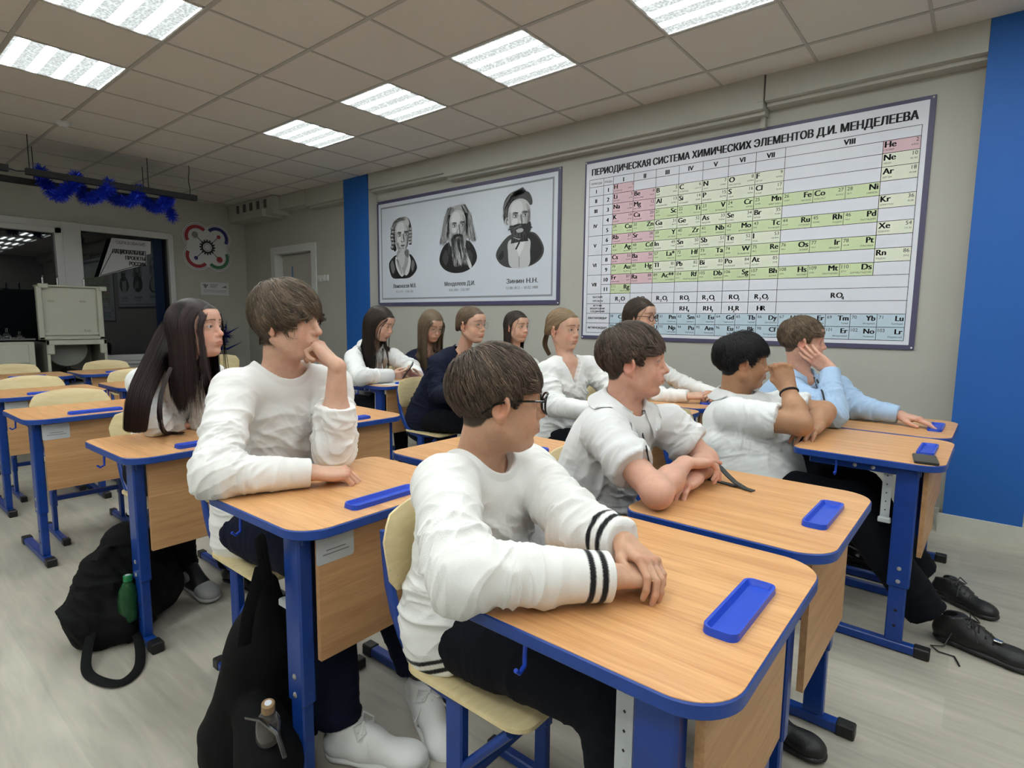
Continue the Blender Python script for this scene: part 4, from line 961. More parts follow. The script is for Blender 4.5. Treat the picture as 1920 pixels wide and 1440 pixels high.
for k, (x, y, a, l) in enumerate(CHAIRS):
    o = chair0 if k == 0 else copy_tree(chair0)
    o.location = (x, y, 0); o.rotation_euler = (0, 0, a); tag(o, l, 'chair', 'school chairs')
# ------------------------------------------------------------------ solid modelling by distance fields
f32 = np.float32
def nrm(v): v = np.asarray(v, float); return v / (np.linalg.norm(v) + 1e-12)
def V3(*a): return np.array(a, float)
class Fr:
    """a local frame: world = R @ (s * local) + t"""
    def __init__(s, R=None, t=(0, 0, 0), k=1.): s.R = np.eye(3) if R is None else np.asarray(R, float); s.t = np.asarray(t, float); s.k = k
    def w(s, p): return s.R @ (np.asarray(p, float) * s.k) + s.t
    def inv(s, P): return ((P - s.t) @ s.R) / s.k
def euler_R(yaw, pitch=0., roll=0.):
    """x forward, y left, z up; pitch > 0 looks down, roll > 0 tilts the head to its right"""
    cy, sy, cp, sp, cr, sr = math.cos(yaw), math.sin(yaw), math.cos(pitch), math.sin(pitch), math.cos(roll), math.sin(roll)
    Z = np.array([[cy, -sy, 0], [sy, cy, 0], [0, 0, 1]]); Y = np.array([[cp, 0, sp], [0, 1, 0], [-sp, 0, cp]]); X = np.array([[1, 0, 0], [0, cr, -sr], [0, sr, cr]])
    return Z @ Y @ X
class Field:
    def __init__(s): s.ops = []
    def cone(s, a, b, ra, rb, k=.012, sub=False, flat=None, cap=None, fr=None):
        if fr is not None:
            a, b = fr.w(a), fr.w(b); ra *= fr.k; rb *= fr.k; k *= fr.k
            if flat is not None: flat = (fr.R @ np.asarray(flat[0], float), flat[1])
        s.ops.append(('c', sub, k, (np.asarray(a, float), np.asarray(b, float), ra, rb, flat, cap))); return s
    def ell(s, c, rad, R=None, k=.012, sub=False, fr=None):
        R = np.eye(3) if R is None else np.asarray(R, float); rad = np.asarray(rad, float)
        if fr is not None: c = fr.w(c); rad = rad * fr.k; R = fr.R @ R; k *= fr.k
        s.ops.append(('e', sub, k, (np.asarray(c, float), R, rad))); return s
    def torus(s, c, R, r0, r1, k=.006, sub=False, sy=1.):
        s.ops.append(('t', sub, k, (np.asarray(c, float), np.asarray(R, float), r0, r1, sy))); return s
    def plane(s, c, n, k=.004):
        """cut away everything on the n side of c"""
        s.ops.append(('p', True, k, (np.asarray(c, float), nrm(n)))); return s
    @staticmethod
    def pv(op, P):
        t, _, _, d = op
        if t == 'c':
            a, b, ra, rb, flat, cap = d; ba = b - a; q = P - a.astype(f32); h = np.clip(q @ (ba / (ba @ ba)).astype(f32), 0, 1)
            v = q - h[:, None] * ba.astype(f32)
            if flat is not None:
                n = nrm(flat[0]).astype(f32); v = v + np.outer(v @ n, n * f32(flat[1] - 1))
            r = np.sqrt(np.einsum('ij,ij->i', v, v)) - (ra + (rb - ra) * h).astype(f32)
            if cap is not None:
                m = q @ nrm(ba).astype(f32) - f32(np.linalg.norm(ba) - cap); r = np.maximum(r, m)
            return r
        if t == 'e':
            c, R, rad = d; q = (P - c.astype(f32)) @ R.astype(f32); k0 = np.sqrt(((q / rad.astype(f32)) ** 2).sum(1)) + 1e-6; k1 = np.sqrt(((q / (rad.astype(f32) ** 2)) ** 2).sum(1)) + 1e-6
            return k0 * (k0 - 1) / k1
        if t == 't':
            c, R, r0, r1, sy = d; q = (P - c.astype(f32)) @ R.astype(f32); l = np.sqrt(q[:, 0] ** 2 + (q[:, 1] / sy) ** 2) - r0
            return np.sqrt(l * l + q[:, 2] ** 2) - r1
        c, n = d; return -(((P - c.astype(f32)) @ n.astype(f32)))
    @staticmethod
    def mix(D, v, sub, k):
        if sub:
            v = -v; h = np.maximum(k - np.abs(D - v), 0) / k; return np.maximum(D, v) + h * h * k * .25
        h = np.maximum(k - np.abs(D - v), 0) / k; return np.minimum(D, v) - h * h * k * .25
    def val(s, P):
        P = np.asarray(P, f32); D = np.full(len(P), 1e3, f32)
        for op in s.ops: D = s.mix(D, s.pv(op, P), op[1], f32(op[2]))
        return D
    def push(s, P, gap=.003, it=4):
        """lift points out of the solid"""
        P = np.array(P, float)
        for _ in range(it):
            D = s.val(P); g = np.stack([s.val(P + e) - s.val(P - e) for e in np.eye(3) * .002], 1) / .004; g /= np.linalg.norm(g, axis=1)[:, None] + 1e-6
            P = P + g * np.maximum(gap - D, 0)[:, None]
        return P
    def bounds(s):
        lo = np.full(3, 1e9); hi = -lo
        for t, sub, k, d in s.ops:
            if sub: continue
            if t == 'c': pts = [d[0] - d[2], d[0] + d[2], d[1] - d[3], d[1] + d[3]]
            elif t == 'e': r = d[2].max(); pts = [d[0] - r, d[0] + r]
            elif t == 't': r = d[2] * max(1, d[4]) + d[3]; pts = [d[0] - r, d[0] + r]
            else: continue
            lo = np.minimum(lo, np.min(pts, 0)); hi = np.maximum(hi, np.max(pts, 0))
        return lo, hi
    def mesh(s, h):
        B = 8; lo, hi = s.bounds(); lo = lo - 3 * h; hi = hi + 3 * h
        nb = np.ceil((hi - lo) / (B * h)).astype(int) + 1
        ii = np.stack(np.meshgrid(*[np.arange(n) for n in nb], indexing='ij'), -1).reshape(-1, 3)
        C = (lo + (ii + .5) * B * h).astype(f32); R = f32(B * h * .867)
        D = np.full(len(C), 1e3, f32); dc = []
        for op in s.ops:
            v = s.pv(op, C); dc.append(v); D = s.mix(D, v, op[1], f32(op[2]))
        act = np.abs(D) < R * 1.35; ii = ii[act]; C = C[act]; dc = [v[act] for v in dc]
        n1 = B + 1; g = np.stack(np.meshgrid(*[np.arange(n1)] * 3, indexing='ij'), -1).reshape(-1, 3)
        keys = []; verts = []; faces_k = []
        NY, NZ = nb[1] * B + 4, nb[2] * B + 4
        key = lambda c: (c[..., 0].astype(np.int64) * NY + c[..., 1]) * NZ + c[..., 2]
        for c0 in range(0, len(ii), 1500):
            I = ii[c0:c0 + 1500]; n = len(I)
            P = (lo + (I[:, None, :] * B + g[None]) * h).astype(f32)
            D = np.full((n, n1 ** 3), 1e3, f32)
            for op, v in zip(s.ops, dc):
                m = v[c0:c0 + 1500] < R * 3.3 + op[2]
                if not m.any(): continue
                q = s.pv(op, P[m].reshape(-1, 3)).reshape(-1, n1 ** 3); D[m] = s.mix(D[m], q, op[1], f32(op[2]))
            D = D.reshape(n, n1, n1, n1); sg = D < 0
            cor = [sg[:, a:a + B, b:b + B, c:c + B] for a in (0, 1) for b in (0, 1) for c in (0, 1)]
            cnt = sum(x.astype(np.int8) for x in cor); mixd = (cnt > 0) & (cnt < 8)
            w = np.argwhere(mixd)
            if len(w) == 0: continue
            acc = np.zeros((len(w), 3), f32); num = np.zeros(len(w), f32)
            val = lambda o: D[w[:, 0], w[:, 1] + o[0], w[:, 2] + o[1], w[:, 3] + o[2]]
            cv = {o: val(o) for o in [(a, b, c) for a in (0, 1) for b in (0, 1) for c in (0, 1)]}
            for o in cv:
                for ax in range(3):
                    if o[ax] == 0:
                        o2 = tuple(1 if i == ax else o[i] for i in range(3)); a, b = cv[o], cv[o2]; m = (a < 0) != (b < 0)
                        t = a[m] / (a[m] - b[m]); p = np.tile(np.array(o, f32), (m.sum(), 1)); p[:, ax] += t; acc[m] += p; num[m] += 1
            cellc = I[w[:, 0]] * B + w[:, 1:]
            verts.append(lo + (cellc + acc / num[:, None]) * h); keys.append(key(cellc))
            for ax in range(3):
                sl0 = [slice(None), slice(0, B), slice(0, B), slice(0, B)]; sl1 = list(sl0); sl1[ax + 1] = slice(1, B + 1)
                e = sg[tuple(sl0)] != sg[tuple(sl1)]; we = np.argwhere(e)
                if len(we) == 0: continue
                fl = sg[tuple(sl0)][e]; c = I[we[:, 0]] * B + we[:, 1:]
                a1, a2 = [(1, 2), (2, 0), (0, 1)][ax]
                q = np.stack([c] * 4, 1).copy(); q[:, 1, a1] -= 1; q[:, 2, a1] -= 1; q[:, 2, a2] -= 1; q[:, 3, a2] -= 1
                kk = key(q); kk[~fl] = kk[~fl][:, ::-1]; faces_k.append(kk)
        K = np.concatenate(keys); V = np.concatenate(verts); o = np.argsort(K); K = K[o]; V = V[o]
        FK = np.concatenate(faces_k); idx = np.searchsorted(K, FK); idx = np.clip(idx, 0, len(K) - 1); ok = (K[idx] == FK).all(1)
        return V, idx[ok]

def _hash(i, j, k, seed):
    n = (i * 374761393 + j * 668265263 + k * 2147483647 + seed * 974634777) & 0xffffffff
    n = ((n ^ (n >> 13)) * 1274126177) & 0xffffffff
    return ((n ^ (n >> 16)) & 0xffff).astype(np.float32) / 32767.5 - 1
def vnoise(P, seed=0):
    P = np.asarray(P); I = np.floor(P).astype(np.int64); f = (P - I).astype(np.float32); f = f * f * (3 - 2 * f); r = 0
    for a in (0, 1):
        for b in (0, 1):
            for c in (0, 1):
                w = (f[:, 0] if a else 1 - f[:, 0]) * (f[:, 1] if b else 1 - f[:, 1]) * (f[:, 2] if c else 1 - f[:, 2])
                r = r + w * _hash(I[:, 0] + a, I[:, 1] + b, I[:, 2] + c, seed)
    return r
def normals(V, Fc):
    a = V[Fc[:, 2]] - V[Fc[:, 0]]; b = V[Fc[:, 3]] - V[Fc[:, 1]]; n = np.cross(a, b); N = np.zeros_like(V)
    for i in range(4): np.add.at(N, Fc[:, i], n)
    return N / (np.linalg.norm(N, axis=1)[:, None] + 1e-12)
def mesh_obj(name, V, Fc, mats, parent=None, col=None, base=None, attr='tone'):
    """one object from arrays; base = world origin of the parent"""
    if base is not None: V = V - np.asarray(base)
    me = bpy.data.meshes.new(name); nv, nf = len(V), len(Fc); k = Fc.shape[1]
    me.vertices.add(nv); me.vertices.foreach_set('co', V.astype(f32).ravel())
    me.loops.add(nf * k); me.loops.foreach_set('vertex_index', Fc.astype(np.int32).ravel())
    me.polygons.add(nf); me.polygons.foreach_set('loop_start', (np.arange(nf) * k).astype(np.int32)); me.update(calc_edges=True)
    if col is not None:
        at_ = me.color_attributes.new(attr, 'FLOAT_COLOR', 'POINT'); c = np.ones((nv, 4), f32); c[:, :3] = col; at_.data.foreach_set('color', c.ravel())
    me.polygons.foreach_set('use_smooth', np.ones(nf, bool)); me.update()
    return link(name, me, mats, parent)
def join_arrays(parts):
    V = []; F = []; C = []; n = 0
    for v, f, c in parts:
        V.append(v); F.append(f + n); C.append(c if c is not None else np.ones((len(v), 3))); n += len(v)
    return np.concatenate(V), np.concatenate(F), np.concatenate(C)

# ------------------------------------------------------------------ the head
def smooth01(x, a, b): t = np.clip((x - a) / (b - a), 0, 1); return t * t * (3 - 2 * t)
def head_field(fd, fr, o):
    fat = o.get('fat', 0.); nose = o.get('nose', 1.); fem = o.get('fem', 0.)
    E = lambda c, r, R=None, k=.012, sub=False: fd.ell(c, r, R, k, sub, fr=fr)
    Cn = lambda a, b, ra, rb, k=.012, sub=False, flat=None: fd.cone(a, b, ra, rb, k, sub, flat, fr=fr)
    E((-.012, 0, .040), (.098, .076, .086))                       # skull
    E((.022, 0, -.010), (.066, .060 + fat * .6, .088), k=.03)             # face block
    E((.034, 0, -.064), (.044, .044 + fat, .042), k=.03)          # jaw
    for s in (-1, 1):
        Cn((-.002, s * (.058 + fat), -.045), (.052, s * .022, -.092), .016 + fat * .7, .013, .028)    # jaw line
        E((.050, s * (.034 + fat * .5), -.034), (.028 + fat * .5, .024, .030), k=.022)               # cheek
    E((.071, 0, -.090), (.016, .019, .014), k=.018)               # chin
    Cn((.078, -.034, .033), (.078, .034, .033), .009 - fem * .0025, .010 - fem * .002, .020)    # brow
    E((.074, 0, .060), (.020, .040, .032), k=.03)
    for s in (-1, 1):
        E((.098, s * .030, .010), (.017, .019, .0135), k=.014, sub=True)   # socket
    Cn((.084, 0, .020), (.0975 + .004 * nose, 0, -.018), .0085, .0095, .014)  # nose
    E((.0985 + .005 * nose, 0, -.023), (.0115, .0115, .0098), k=.008)
    for s in (-1, 1): E((.0915, s * .0115, -.0270), (.0105, .0066, .0072), k=.006)
    for s in (-1, 1): E((.0955, s * .0062, -.0352), (.0052, .0030, .0032), k=.003, sub=True)
    E((.082, 0, -.055), (.017, .026, .022), k=.018)               # mouth mound
    for s in (-1, 1): Cn((.0960, s * .004, -.0512), (.0865, s * .0225, -.0550), .0044, .0022, .006)   # lips
    Cn((.0938, -.011, -.0622), (.0938, .010, -.0618), .0043, .0043, .007)
    Cn((.1008, -.001, -.0566), (.0890, .0240, -.0550), .0016, .0010, .0022, sub=True); Cn((.1008, .001, -.0566), (.0890, -.0240, -.0550), .0016, .0010, .0022, sub=True)
    E((.092, 0, -.074), (.010, .018, .005), k=.010, sub=True)
    for s in (-1, 1):
        E((.0735, s * .0305, .0095), (.0148, .0160, .0145), k=.008)        # lids
        c_, s_ = math.cos(s * .10), math.sin(s * .10)
        E((.0905, s * .0308, .0090), (.014, .0130 + .0008 * fem, (.0056 + .0012 * fem) * o.get('open', 1.)), k=.0022, sub=True)
    # ears
    for s in (-1, 1):
        if o.get('noear'): continue
        a = s * .42; R = euler_R(a, .18, 0)
        y = s * (.079 + fat * .3)
        E((-.006, y, -.004), (.019, .0055, .031), R, .007)
        fd.torus(fr.w((-.007, y + s * .0035, .000)), fr.R @ R @ np.array([[1, 0, 0], [0, 0, -1], [0, 1, 0]]), .0165 * fr.k, .0042 * fr.k, .004 * fr.k, sy=1.45)
        E((-.003, y + s * .006, -.002), (.0085, .006, .0135), R, .004, True)
        E((.000, y - s * .001, -.0285), (.0085, .0055, .0095), R, .006)
        E((.0095, y + s * .001, -.004), (.0045, .0045, .007), R, .004)
def neck_field(fd, fr, N, r=.050, k=.03):
    a = fr.w((-.026, 0, -.045)); fd.cone(a, N + V3(0, 0, -.03), r, r * 1.12, k)
SKIN = {'fair': (.60, .36, .265), 'rosy': (.61, .345, .26), 'warm': (.52, .30, .20), 'tan': (.40, .215, .125)}
def skin_colour(V, fr, o):
    L = fr.inv(V); base = np.array(SKIN[o.get('skin', 'fair')]); n = len(V); C = np.tile(base, (n, 1))
    near = (np.abs(L).max(1) < .16)
    x, y, z = L[:, 0], L[:, 1], L[:, 2]; ay = np.abs(y)
    def blend(m, c, a=1.):
        m = (m * near * a)[:, None]; C[:] = C * (1 - m) + np.array(c) * m
    g = lambda cx, cy, cz, rx, ry, rz: np.exp(-(((x - cx) / rx) ** 2 + ((ay - cy) / ry) ** 2 + ((z - cz) / rz) ** 2))
    blend(g(.07, .040, -.030, .05, .020, .020), base * (1.08, .80, .78), .55)                       # cheeks
    blend(g(.108, 0, -.025, .012, .014, .012), base * (1.05, .82, .80), .5)
    blend(g(-.005, .085, -.004, .03, .016, .036), base * (1.12, .74, .70), .65)                      # ears
    lipc = base * (.95, .64, .64)
    lip = smooth01(x, .081, .086) * smooth01(-((ay / .024) ** 2 + ((z + .0575) / (.0105 * (1 - .45 * np.clip(ay / .024, 0, 1)) + .0008)) ** 2), -1.25, -.75)
    blend(lip, lipc, .85)
    blend(np.exp(-((z + .0568 - .0018 * (ay / .0235) ** 2) / .0013) ** 2) * (ay < .023) * (x > .085), base * .25, .7)
    if o.get('brow', 1):
        bc = np.array(o.get('browc', (.05, .03, .02))); t = (ay - .012) / .040
        tc_ = np.clip(t, 0, 1); zb = .0350 + .0028 * np.sin(tc_ * 3.0) - .0030 * tc_ ** 2; th = .0034 * (1 - .55 * np.clip(t, 0, 1)) * (o.get('browt', 1.))
        nz = .35 * vnoise(L * (300, 300, 900), 3)
        blend(np.clip(1.4 * np.exp(-((z - zb) / th) ** 2) + nz - .15, 0, 1) * (t > -.05) * (t < 1.05) * (x > .03), bc, .88)
    # lash line: the rim of the upper lid opening
    e = ((ay - .0308) / .0136) ** 2 + ((z - .0090) / (.0064 * o.get('open', 1.))) ** 2
    blend(np.exp(-((e - .95) / .35) ** 2) * (z > .0090) * (x > .06) * (x < .095), (.03, .02, .018), .8)
    blend(np.exp(-((e - .95) / .30) ** 2) * (z <= .0090) * (x > .06) * (x < .095), base * (.62, .45, .42), .6)
    # scalp under the hair
    blend(scalp_mask(L, o), np.array(o.get('hairc', (.05, .03, .02))) * .7, 1.)
    C *= (1 + .05 * vnoise(V * 90, 5) + .04 * vnoise(V * 260, 6))[:, None]
    return np.clip(C, 0, 1)
SE_C = np.array([-.012, 0, .040]); SE_R = np.array([.100, .078, .088])
def scalp_mask(L, o):
    """1 where hair grows"""
    x, y, z = L[:, 0], L[:, 1], L[:, 2]
    fl = o.get('hairline', .084)
    zl = np.interp(x, [-.12, -.06, -.045, -.030, -.018, .006, .014, .030, .040, .052, .066, .080, .12],
                      [-.050, -.052, -.046, -.026, .026, .030, .000, -.004, .036, .060, .074, fl - .004, fl - .004])
    if o.get('style') in ('long', 'tied'): zl = np.interp(x, [-.12, -.05, -.035, -.018, .006, .012, .022, .034, .05, .066, .080, .12], [-.05, -.05, -.02, .026, .032, .004, .014, .044, .058, .070, .079, .080])
    m = smooth01(z - zl, -.003, .004)
    q = np.sqrt((((L - SE_C) / SE_R) ** 2).sum(1)); return m * (q > .72)

def eyes(parent, fr, base, o):
    for s, nm in ((1, 'eye'), (-1, 'eye')):
        c = V3(.0735, s * .0305, .0095); r = .0128; n = 24; V = []; C = []
        g = o.get('gaze', (0, 0)); G = euler_R(g[0] + s * -.02, g[1])
        for i in range(n + 1):
            th = .5 * PI * (i / n) ** .8 * 1.25
            for k in range(n):
                ph = 2 * PI * k / n; d = V3(math.cos(th), math.sin(th) * math.cos(ph), math.sin(th) * math.sin(ph)); rr_ = r * (1.015 if th < .45 else 1.)
                V.append(fr.w(c + G @ d * rr_))
                if th < .20: C.append((.004, .004, .005))
                elif th < .46: C.append(np.array(o.get('iris', (.10, .055, .03))) * (.55 if th > .40 else 1))
                else: C.append((.50, .465, .45))
        F = [(i * n + k, i * n + (k + 1) % n, (i + 1) * n + (k + 1) % n, (i + 1) * n + k) for i in range(n) for k in range(n)]
        mesh_obj(nm, np.array(V), np.array(F), M_EYE, parent, np.array(C), base)

# ------------------------------------------------------------------ hair
def rand_unit(rng, n): v = rng.normal(size=(n, 3)); return v / np.linalg.norm(v, axis=1)[:, None]
def surf(L, off=0.):
    """push points to the scalp ellipsoid grown by off"""
    q = L - SE_C; R = SE_R + np.asarray(off)[..., None] if np.ndim(off) else SE_R + off
    return SE_C + q / (np.sqrt(((q / R) ** 2).sum(1))[:, None] + 1e-9)
def hair(parent, fr, base, o, colliders=(), seed=1):
    rng = np.random.default_rng(seed); st = o.get('style', 'short'); N = int(o.get('strands', 5000) * 1.9); hc = np.array(o.get('hairc', (.05, .03, .02)))
    vol = o.get('vol', .014); steps = o.get('steps', 12)
    L = surf(SE_C + rand_unit(rng, N * 5) * .1); m = scalp_mask(L, o) > .5; m &= ~((L[:, 0] > .008) & (L[:, 2] < .02) & (rng.random(len(L)) > .35)); L = L[m][:N]; N = len(L)
    off0 = vol * (.35 + .65 * rng.random(N)) ; p = surf(L, .001); P = [p]
    nrmal = lambda q: (lambda g: g / np.linalg.norm(g, axis=1)[:, None])((q - SE_C) / SE_R ** 2)
    crown = np.array(o.get('crown', (-.060, .012, .120))); fringe = o.get('fringe', .05); side = o.get('side', .045); back = o.get('back', .05); top = o.get('top', .06)
    x, y, z = L[:, 0], L[:, 1], L[:, 2]
    if st == 'short': tp = .18 + .82 * smooth01(z, -.05, o.get('taper', .045)); off0 = off0 * tp
    wf_ = smooth01(x, .0, .06) * smooth01(z, .05, .09); wb_ = smooth01(-x, .02, .06) * (1 - smooth01(z, .06, .1)); wt_ = smooth01(z, .08, .115)
    Ls = side * (1 - wf_) * (1 - wb_) + fringe * wf_ + back * wb_ * (1 - wf_); Ls = Ls * (1 - wt_ * (1 - wf_)) + top * wt_ * (1 - wf_)
    Ls = Ls * rng.uniform(.75, 1.1, N) if st != 'long' else o.get('length', .42) * rng.uniform(.82, 1.05, N)
    if st == 'short':
        Ls = Ls * np.where((z < .0) & (x < -.02), o.get('nape', .45), 1.); Ls = Ls * np.where((x > -.01) & (z < .045) & (np.abs(y) > .04), o.get('burn', .38), 1.) * np.where((x > .02) & (z < .072) & (np.abs(y) > .045), o.get('temple', .6), 1.)
    if st == 'tied': Ls = np.linalg.norm(L - np.array(o.get('tie', (-.105, 0, .01))), axis=1) * 1.25
    d = None; part = o.get('part', 0.)
    tie = np.array(o.get('tie', (-.105, 0, .01)))
    jit = rng.normal(size=(N, 3)) * o.get('messy', .10)
    for i in range(1, steps + 1):
        nn = nrmal(p); free = np.zeros(N)
        if st == 'short':
            v = p - crown; v = v + np.array([.012, 0, -.02]) * (1 + 1.5 * smooth01(.07 - p[:, 2], 0, .06))[:, None]
            sw = o.get('sweep', 0.); v[:, 1] += sw * .05 * smooth01(p[:, 0], .0, .06)
            v[:, 0] += -.05 * smooth01(-p[:, 2] + .02, 0, .05) * (p[:, 0] > -.02) * o.get('tuck', .3)
        elif st == 'long':
            sd = np.where(L[:, 1] - part >= 0, 1., -1.); hi = smooth01(p[:, 2], .0, .11)
            bx_ = o.get('backx', .45); v = np.stack([-bx_ * hi - bx_ * .45 * (1 - hi), sd * hi * 1.1, -1.15 * (1 - hi) - .25], 1)
            if o.get('front'): v[:, 0] += o['front'] * .8 * (sd * o.get('fside', 1) > 0) * smooth01(L[:, 0], -.01, .05) * (1 - hi)
        else:
            v = tie - p
        v = v / (np.linalg.norm(v, axis=1)[:, None] + 1e-9) + jit
        if st == 'long' and i > 2:
            low = smooth01(.02 - p[:, 2], 0, .05)[:, None]; wv = v * (1 - low) + (np.array([0, 0, -1.]) @ fr.R)[None] * low + .35 * jit * low
            v = wv
            vt = v - nn * ((v * nn).sum(1) * (1 - low[:, 0]))[:, None]
        else: vt = v - nn * (v * nn).sum(1)[:, None]
        vt = vt / (np.linalg.norm(vt, axis=1)[:, None] + 1e-9); d = vt if d is None else d * .35 + vt * .65
        d = d / (np.linalg.norm(d, axis=1)[:, None] + 1e-9); p = p + d * (Ls / steps)[:, None]
        t = i / steps; off = .001 + off0 * min(1, t * 3.2)
        if st == 'short' and o.get('spike'): off = off + o['spike'] * t * wt_
        if (st == 'short' and not o.get('ears', 1)) or st == 'long': off = off + o.get('earoff', .016) * np.exp(-((p[:, 0] + .006) / .030) ** 2 - ((p[:, 2] - .004) / .036) ** 2) * (np.abs(p[:, 1]) > .05)
        if st == 'tied': off = off * (1 - .6 * t)
        q = p - SE_C; Rr = SE_R + off[:, None]; lv = np.sqrt(((q / Rr) ** 2).sum(1)); tgt = SE_C + q / lv[:, None]
        below = p[:, 2] < (.0 if st == 'short' else .03)
        hug = (lv < 1) | (~below & (st != 'x')); hug &= ~((st == 'long') & (p[:, 2] < .0) & (lv > 1))
        if st == 'short': hug = (lv < 1) | (p[:, 2] > -.02)
        p = np.where(hug[:, None], tgt, p)
        # keep hair outside the face and the neck
        if st != 'tied':
            inface = (p[:, 0] > .02) & (p[:, 2] < .05) & (np.abs(p[:, 1]) < .066); p[:, 1] = np.where(inface & (np.abs(p[:, 1]) > .02) & (p[:, 2] < .02), np.sign(p[:, 1]) * .066, p[:, 1])
            fx = .094 - 6 * p[:, 1] ** 2 + .007; p[:, 0] = np.where((p[:, 0] > .05) & (p[:, 2] < .06) & (p[:, 0] < fx), fx, p[:, 0])
            nk = (p[:, 2] < -.05); rr_ = np.sqrt((p[:, 0] + .03) ** 2 + p[:, 1] ** 2); kk = nk & (rr_ < .060)
            f = .060 / np.maximum(rr_, 1e-4); p[:, 0] = np.where(kk, -.03 + (p[:, 0] + .03) * f, p[:, 0]); p[:, 1] = np.where(kk, p[:, 1] * f, p[:, 1])
            # leave the ear free
            if o.get('ears', 1) and st == 'short':
                e = ((p[:, 0] + .004) / .026) ** 2 + ((p[:, 2] + .004) / .030) ** 2; m_ = (np.abs(p[:, 1]) > .06) & (e < 1); sc = 1 / np.sqrt(np.maximum(e, .01))
                p[:, 0] = np.where(m_, -.004 + (p[:, 0] + .004) * sc, p[:, 0])
        if colliders:
            W = (p * fr.k) @ fr.R.T + fr.t
            for (a, b, ra, rb) in colliders:
                ba = b - a; qv = W - a; h = np.clip(qv @ ba / (ba @ ba), 0, 1); v_ = qv - h[:, None] * ba; l = np.linalg.norm(v_, axis=1); r_ = ra + (rb - ra) * h + .004 + off0 * .5
                W = np.where((l < r_)[:, None], W + v_ / (l[:, None] + 1e-9) * (r_ - l)[:, None], W)
            p = fr.inv(W)
        P.append(p)
    P = np.stack(P, 1)                                    # N, steps+1, 3
    # clumping towards guides
    K = max(8, int(N / o.get('clump', 26))); gi = rng.choice(N, K, replace=False); G = L[gi]
    near = np.argmin(((L[:, None, :] - G[None]) ** 2).sum(2), 1) if N * K < 6e6 else np.concatenate([np.argmin(((L[a:a + 1000, None, :] - G[None]) ** 2).sum(2), 1) for a in range(0, N, 1000)])
    t = np.linspace(0, 1, steps + 1)[None, :, None]; P = P + (P[gi[near]] - P) * (o.get('clumpk', .5) * t ** 1.2)
    if o.get('wave'): P[:, :, 0] += o['wave'] * np.sin(P[:, :, 2] * 60 + near[:, None])
    # strand tubes
    W = (P * fr.k) @ fr.R.T + fr.t; T = np.gradient(W, axis=1); T /= np.linalg.norm(T, axis=2)[:, :, None] + 1e-9
    out = W - (fr.R @ (SE_C * fr.k) + fr.t); u = np.cross(T, out); u /= np.linalg.norm(u, axis=2)[:, :, None] + 1e-9; v = np.cross(u, T); v = v * np.sign((v * out).sum(2))[:, :, None]
    rad = o.get('rad', .00075) * (1 - .75 * np.linspace(0, 1, steps + 1) ** 2)[None, :, None]
    V, F = ribbons(W, u, v, rad); s1 = steps + 1
    tone = (1 + .35 * rng.normal(size=N) * .8 + .25 * rng.normal(size=K)[near]).clip(.45, 2.0)
    hl = o.get('streak', 0.); tone = np.where(rng.random(N) < hl, tone * 2.2, tone)
    C = np.repeat(hc[None] * tone[:, None], s1 * 3, 0)
    # the under-layer: a closed cap that dips below the skin outside the hairline
    nt, npz = 90, 120; th = np.linspace(0.001, PI - .001, nt); ph = np.linspace(0, 2 * PI, npz, endpoint=False); TT, PP = np.meshgrid(th, ph, indexing='ij')
    D = np.stack([np.sin(TT) * np.cos(PP), np.sin(TT) * np.sin(PP), np.cos(TT)], -1).reshape(-1, 3)
    b0 = surf(SE_C + D * .1); mm = scalp_mask(b0, o); capv = surf(b0, -.012 + (.012 + vol * .52 * ((.10 + .90 * smooth01(b0[:, 2], -.05, o.get('taper', .045))) if st == 'short' else 1.)) * mm); capv = capv + 0
    cF = [(i * npz + k, (i + 1) * npz + k, (i + 1) * npz + (k + 1) % npz, i * npz + (k + 1) % npz) for i in range(nt - 1) for k in range(npz)]
    cW = (capv * fr.k) @ fr.R.T + fr.t
    parts = [(V, F, C), (cW, np.array(cF), np.tile(hc * .85, (len(cW), 1)))]
    if o.get('extra'): parts += o['extra'](rng)
    V, F, C = join_arrays(parts)
    return mesh_obj('hair', V, F, M_HAIR, parent, np.clip(C, 0, 1), base)
def ribbons(W, u, v, rad):
    """each hair is a shallow roof of two strips"""
    N, s1, _ = W.shape
    V = np.stack([W - rad * 1.25 * u, W + rad * .8 * v, W + rad * 1.25 * u], 2).reshape(-1, 3)
    b = (np.arange(N)[:, None, None] * s1 + np.arange(s1 - 1)[None, :, None]) * 3 + np.arange(2)[None, None, :]
    return V, np.stack([b, b + 1, b + 4, b + 3], -1).reshape(-1, 4)
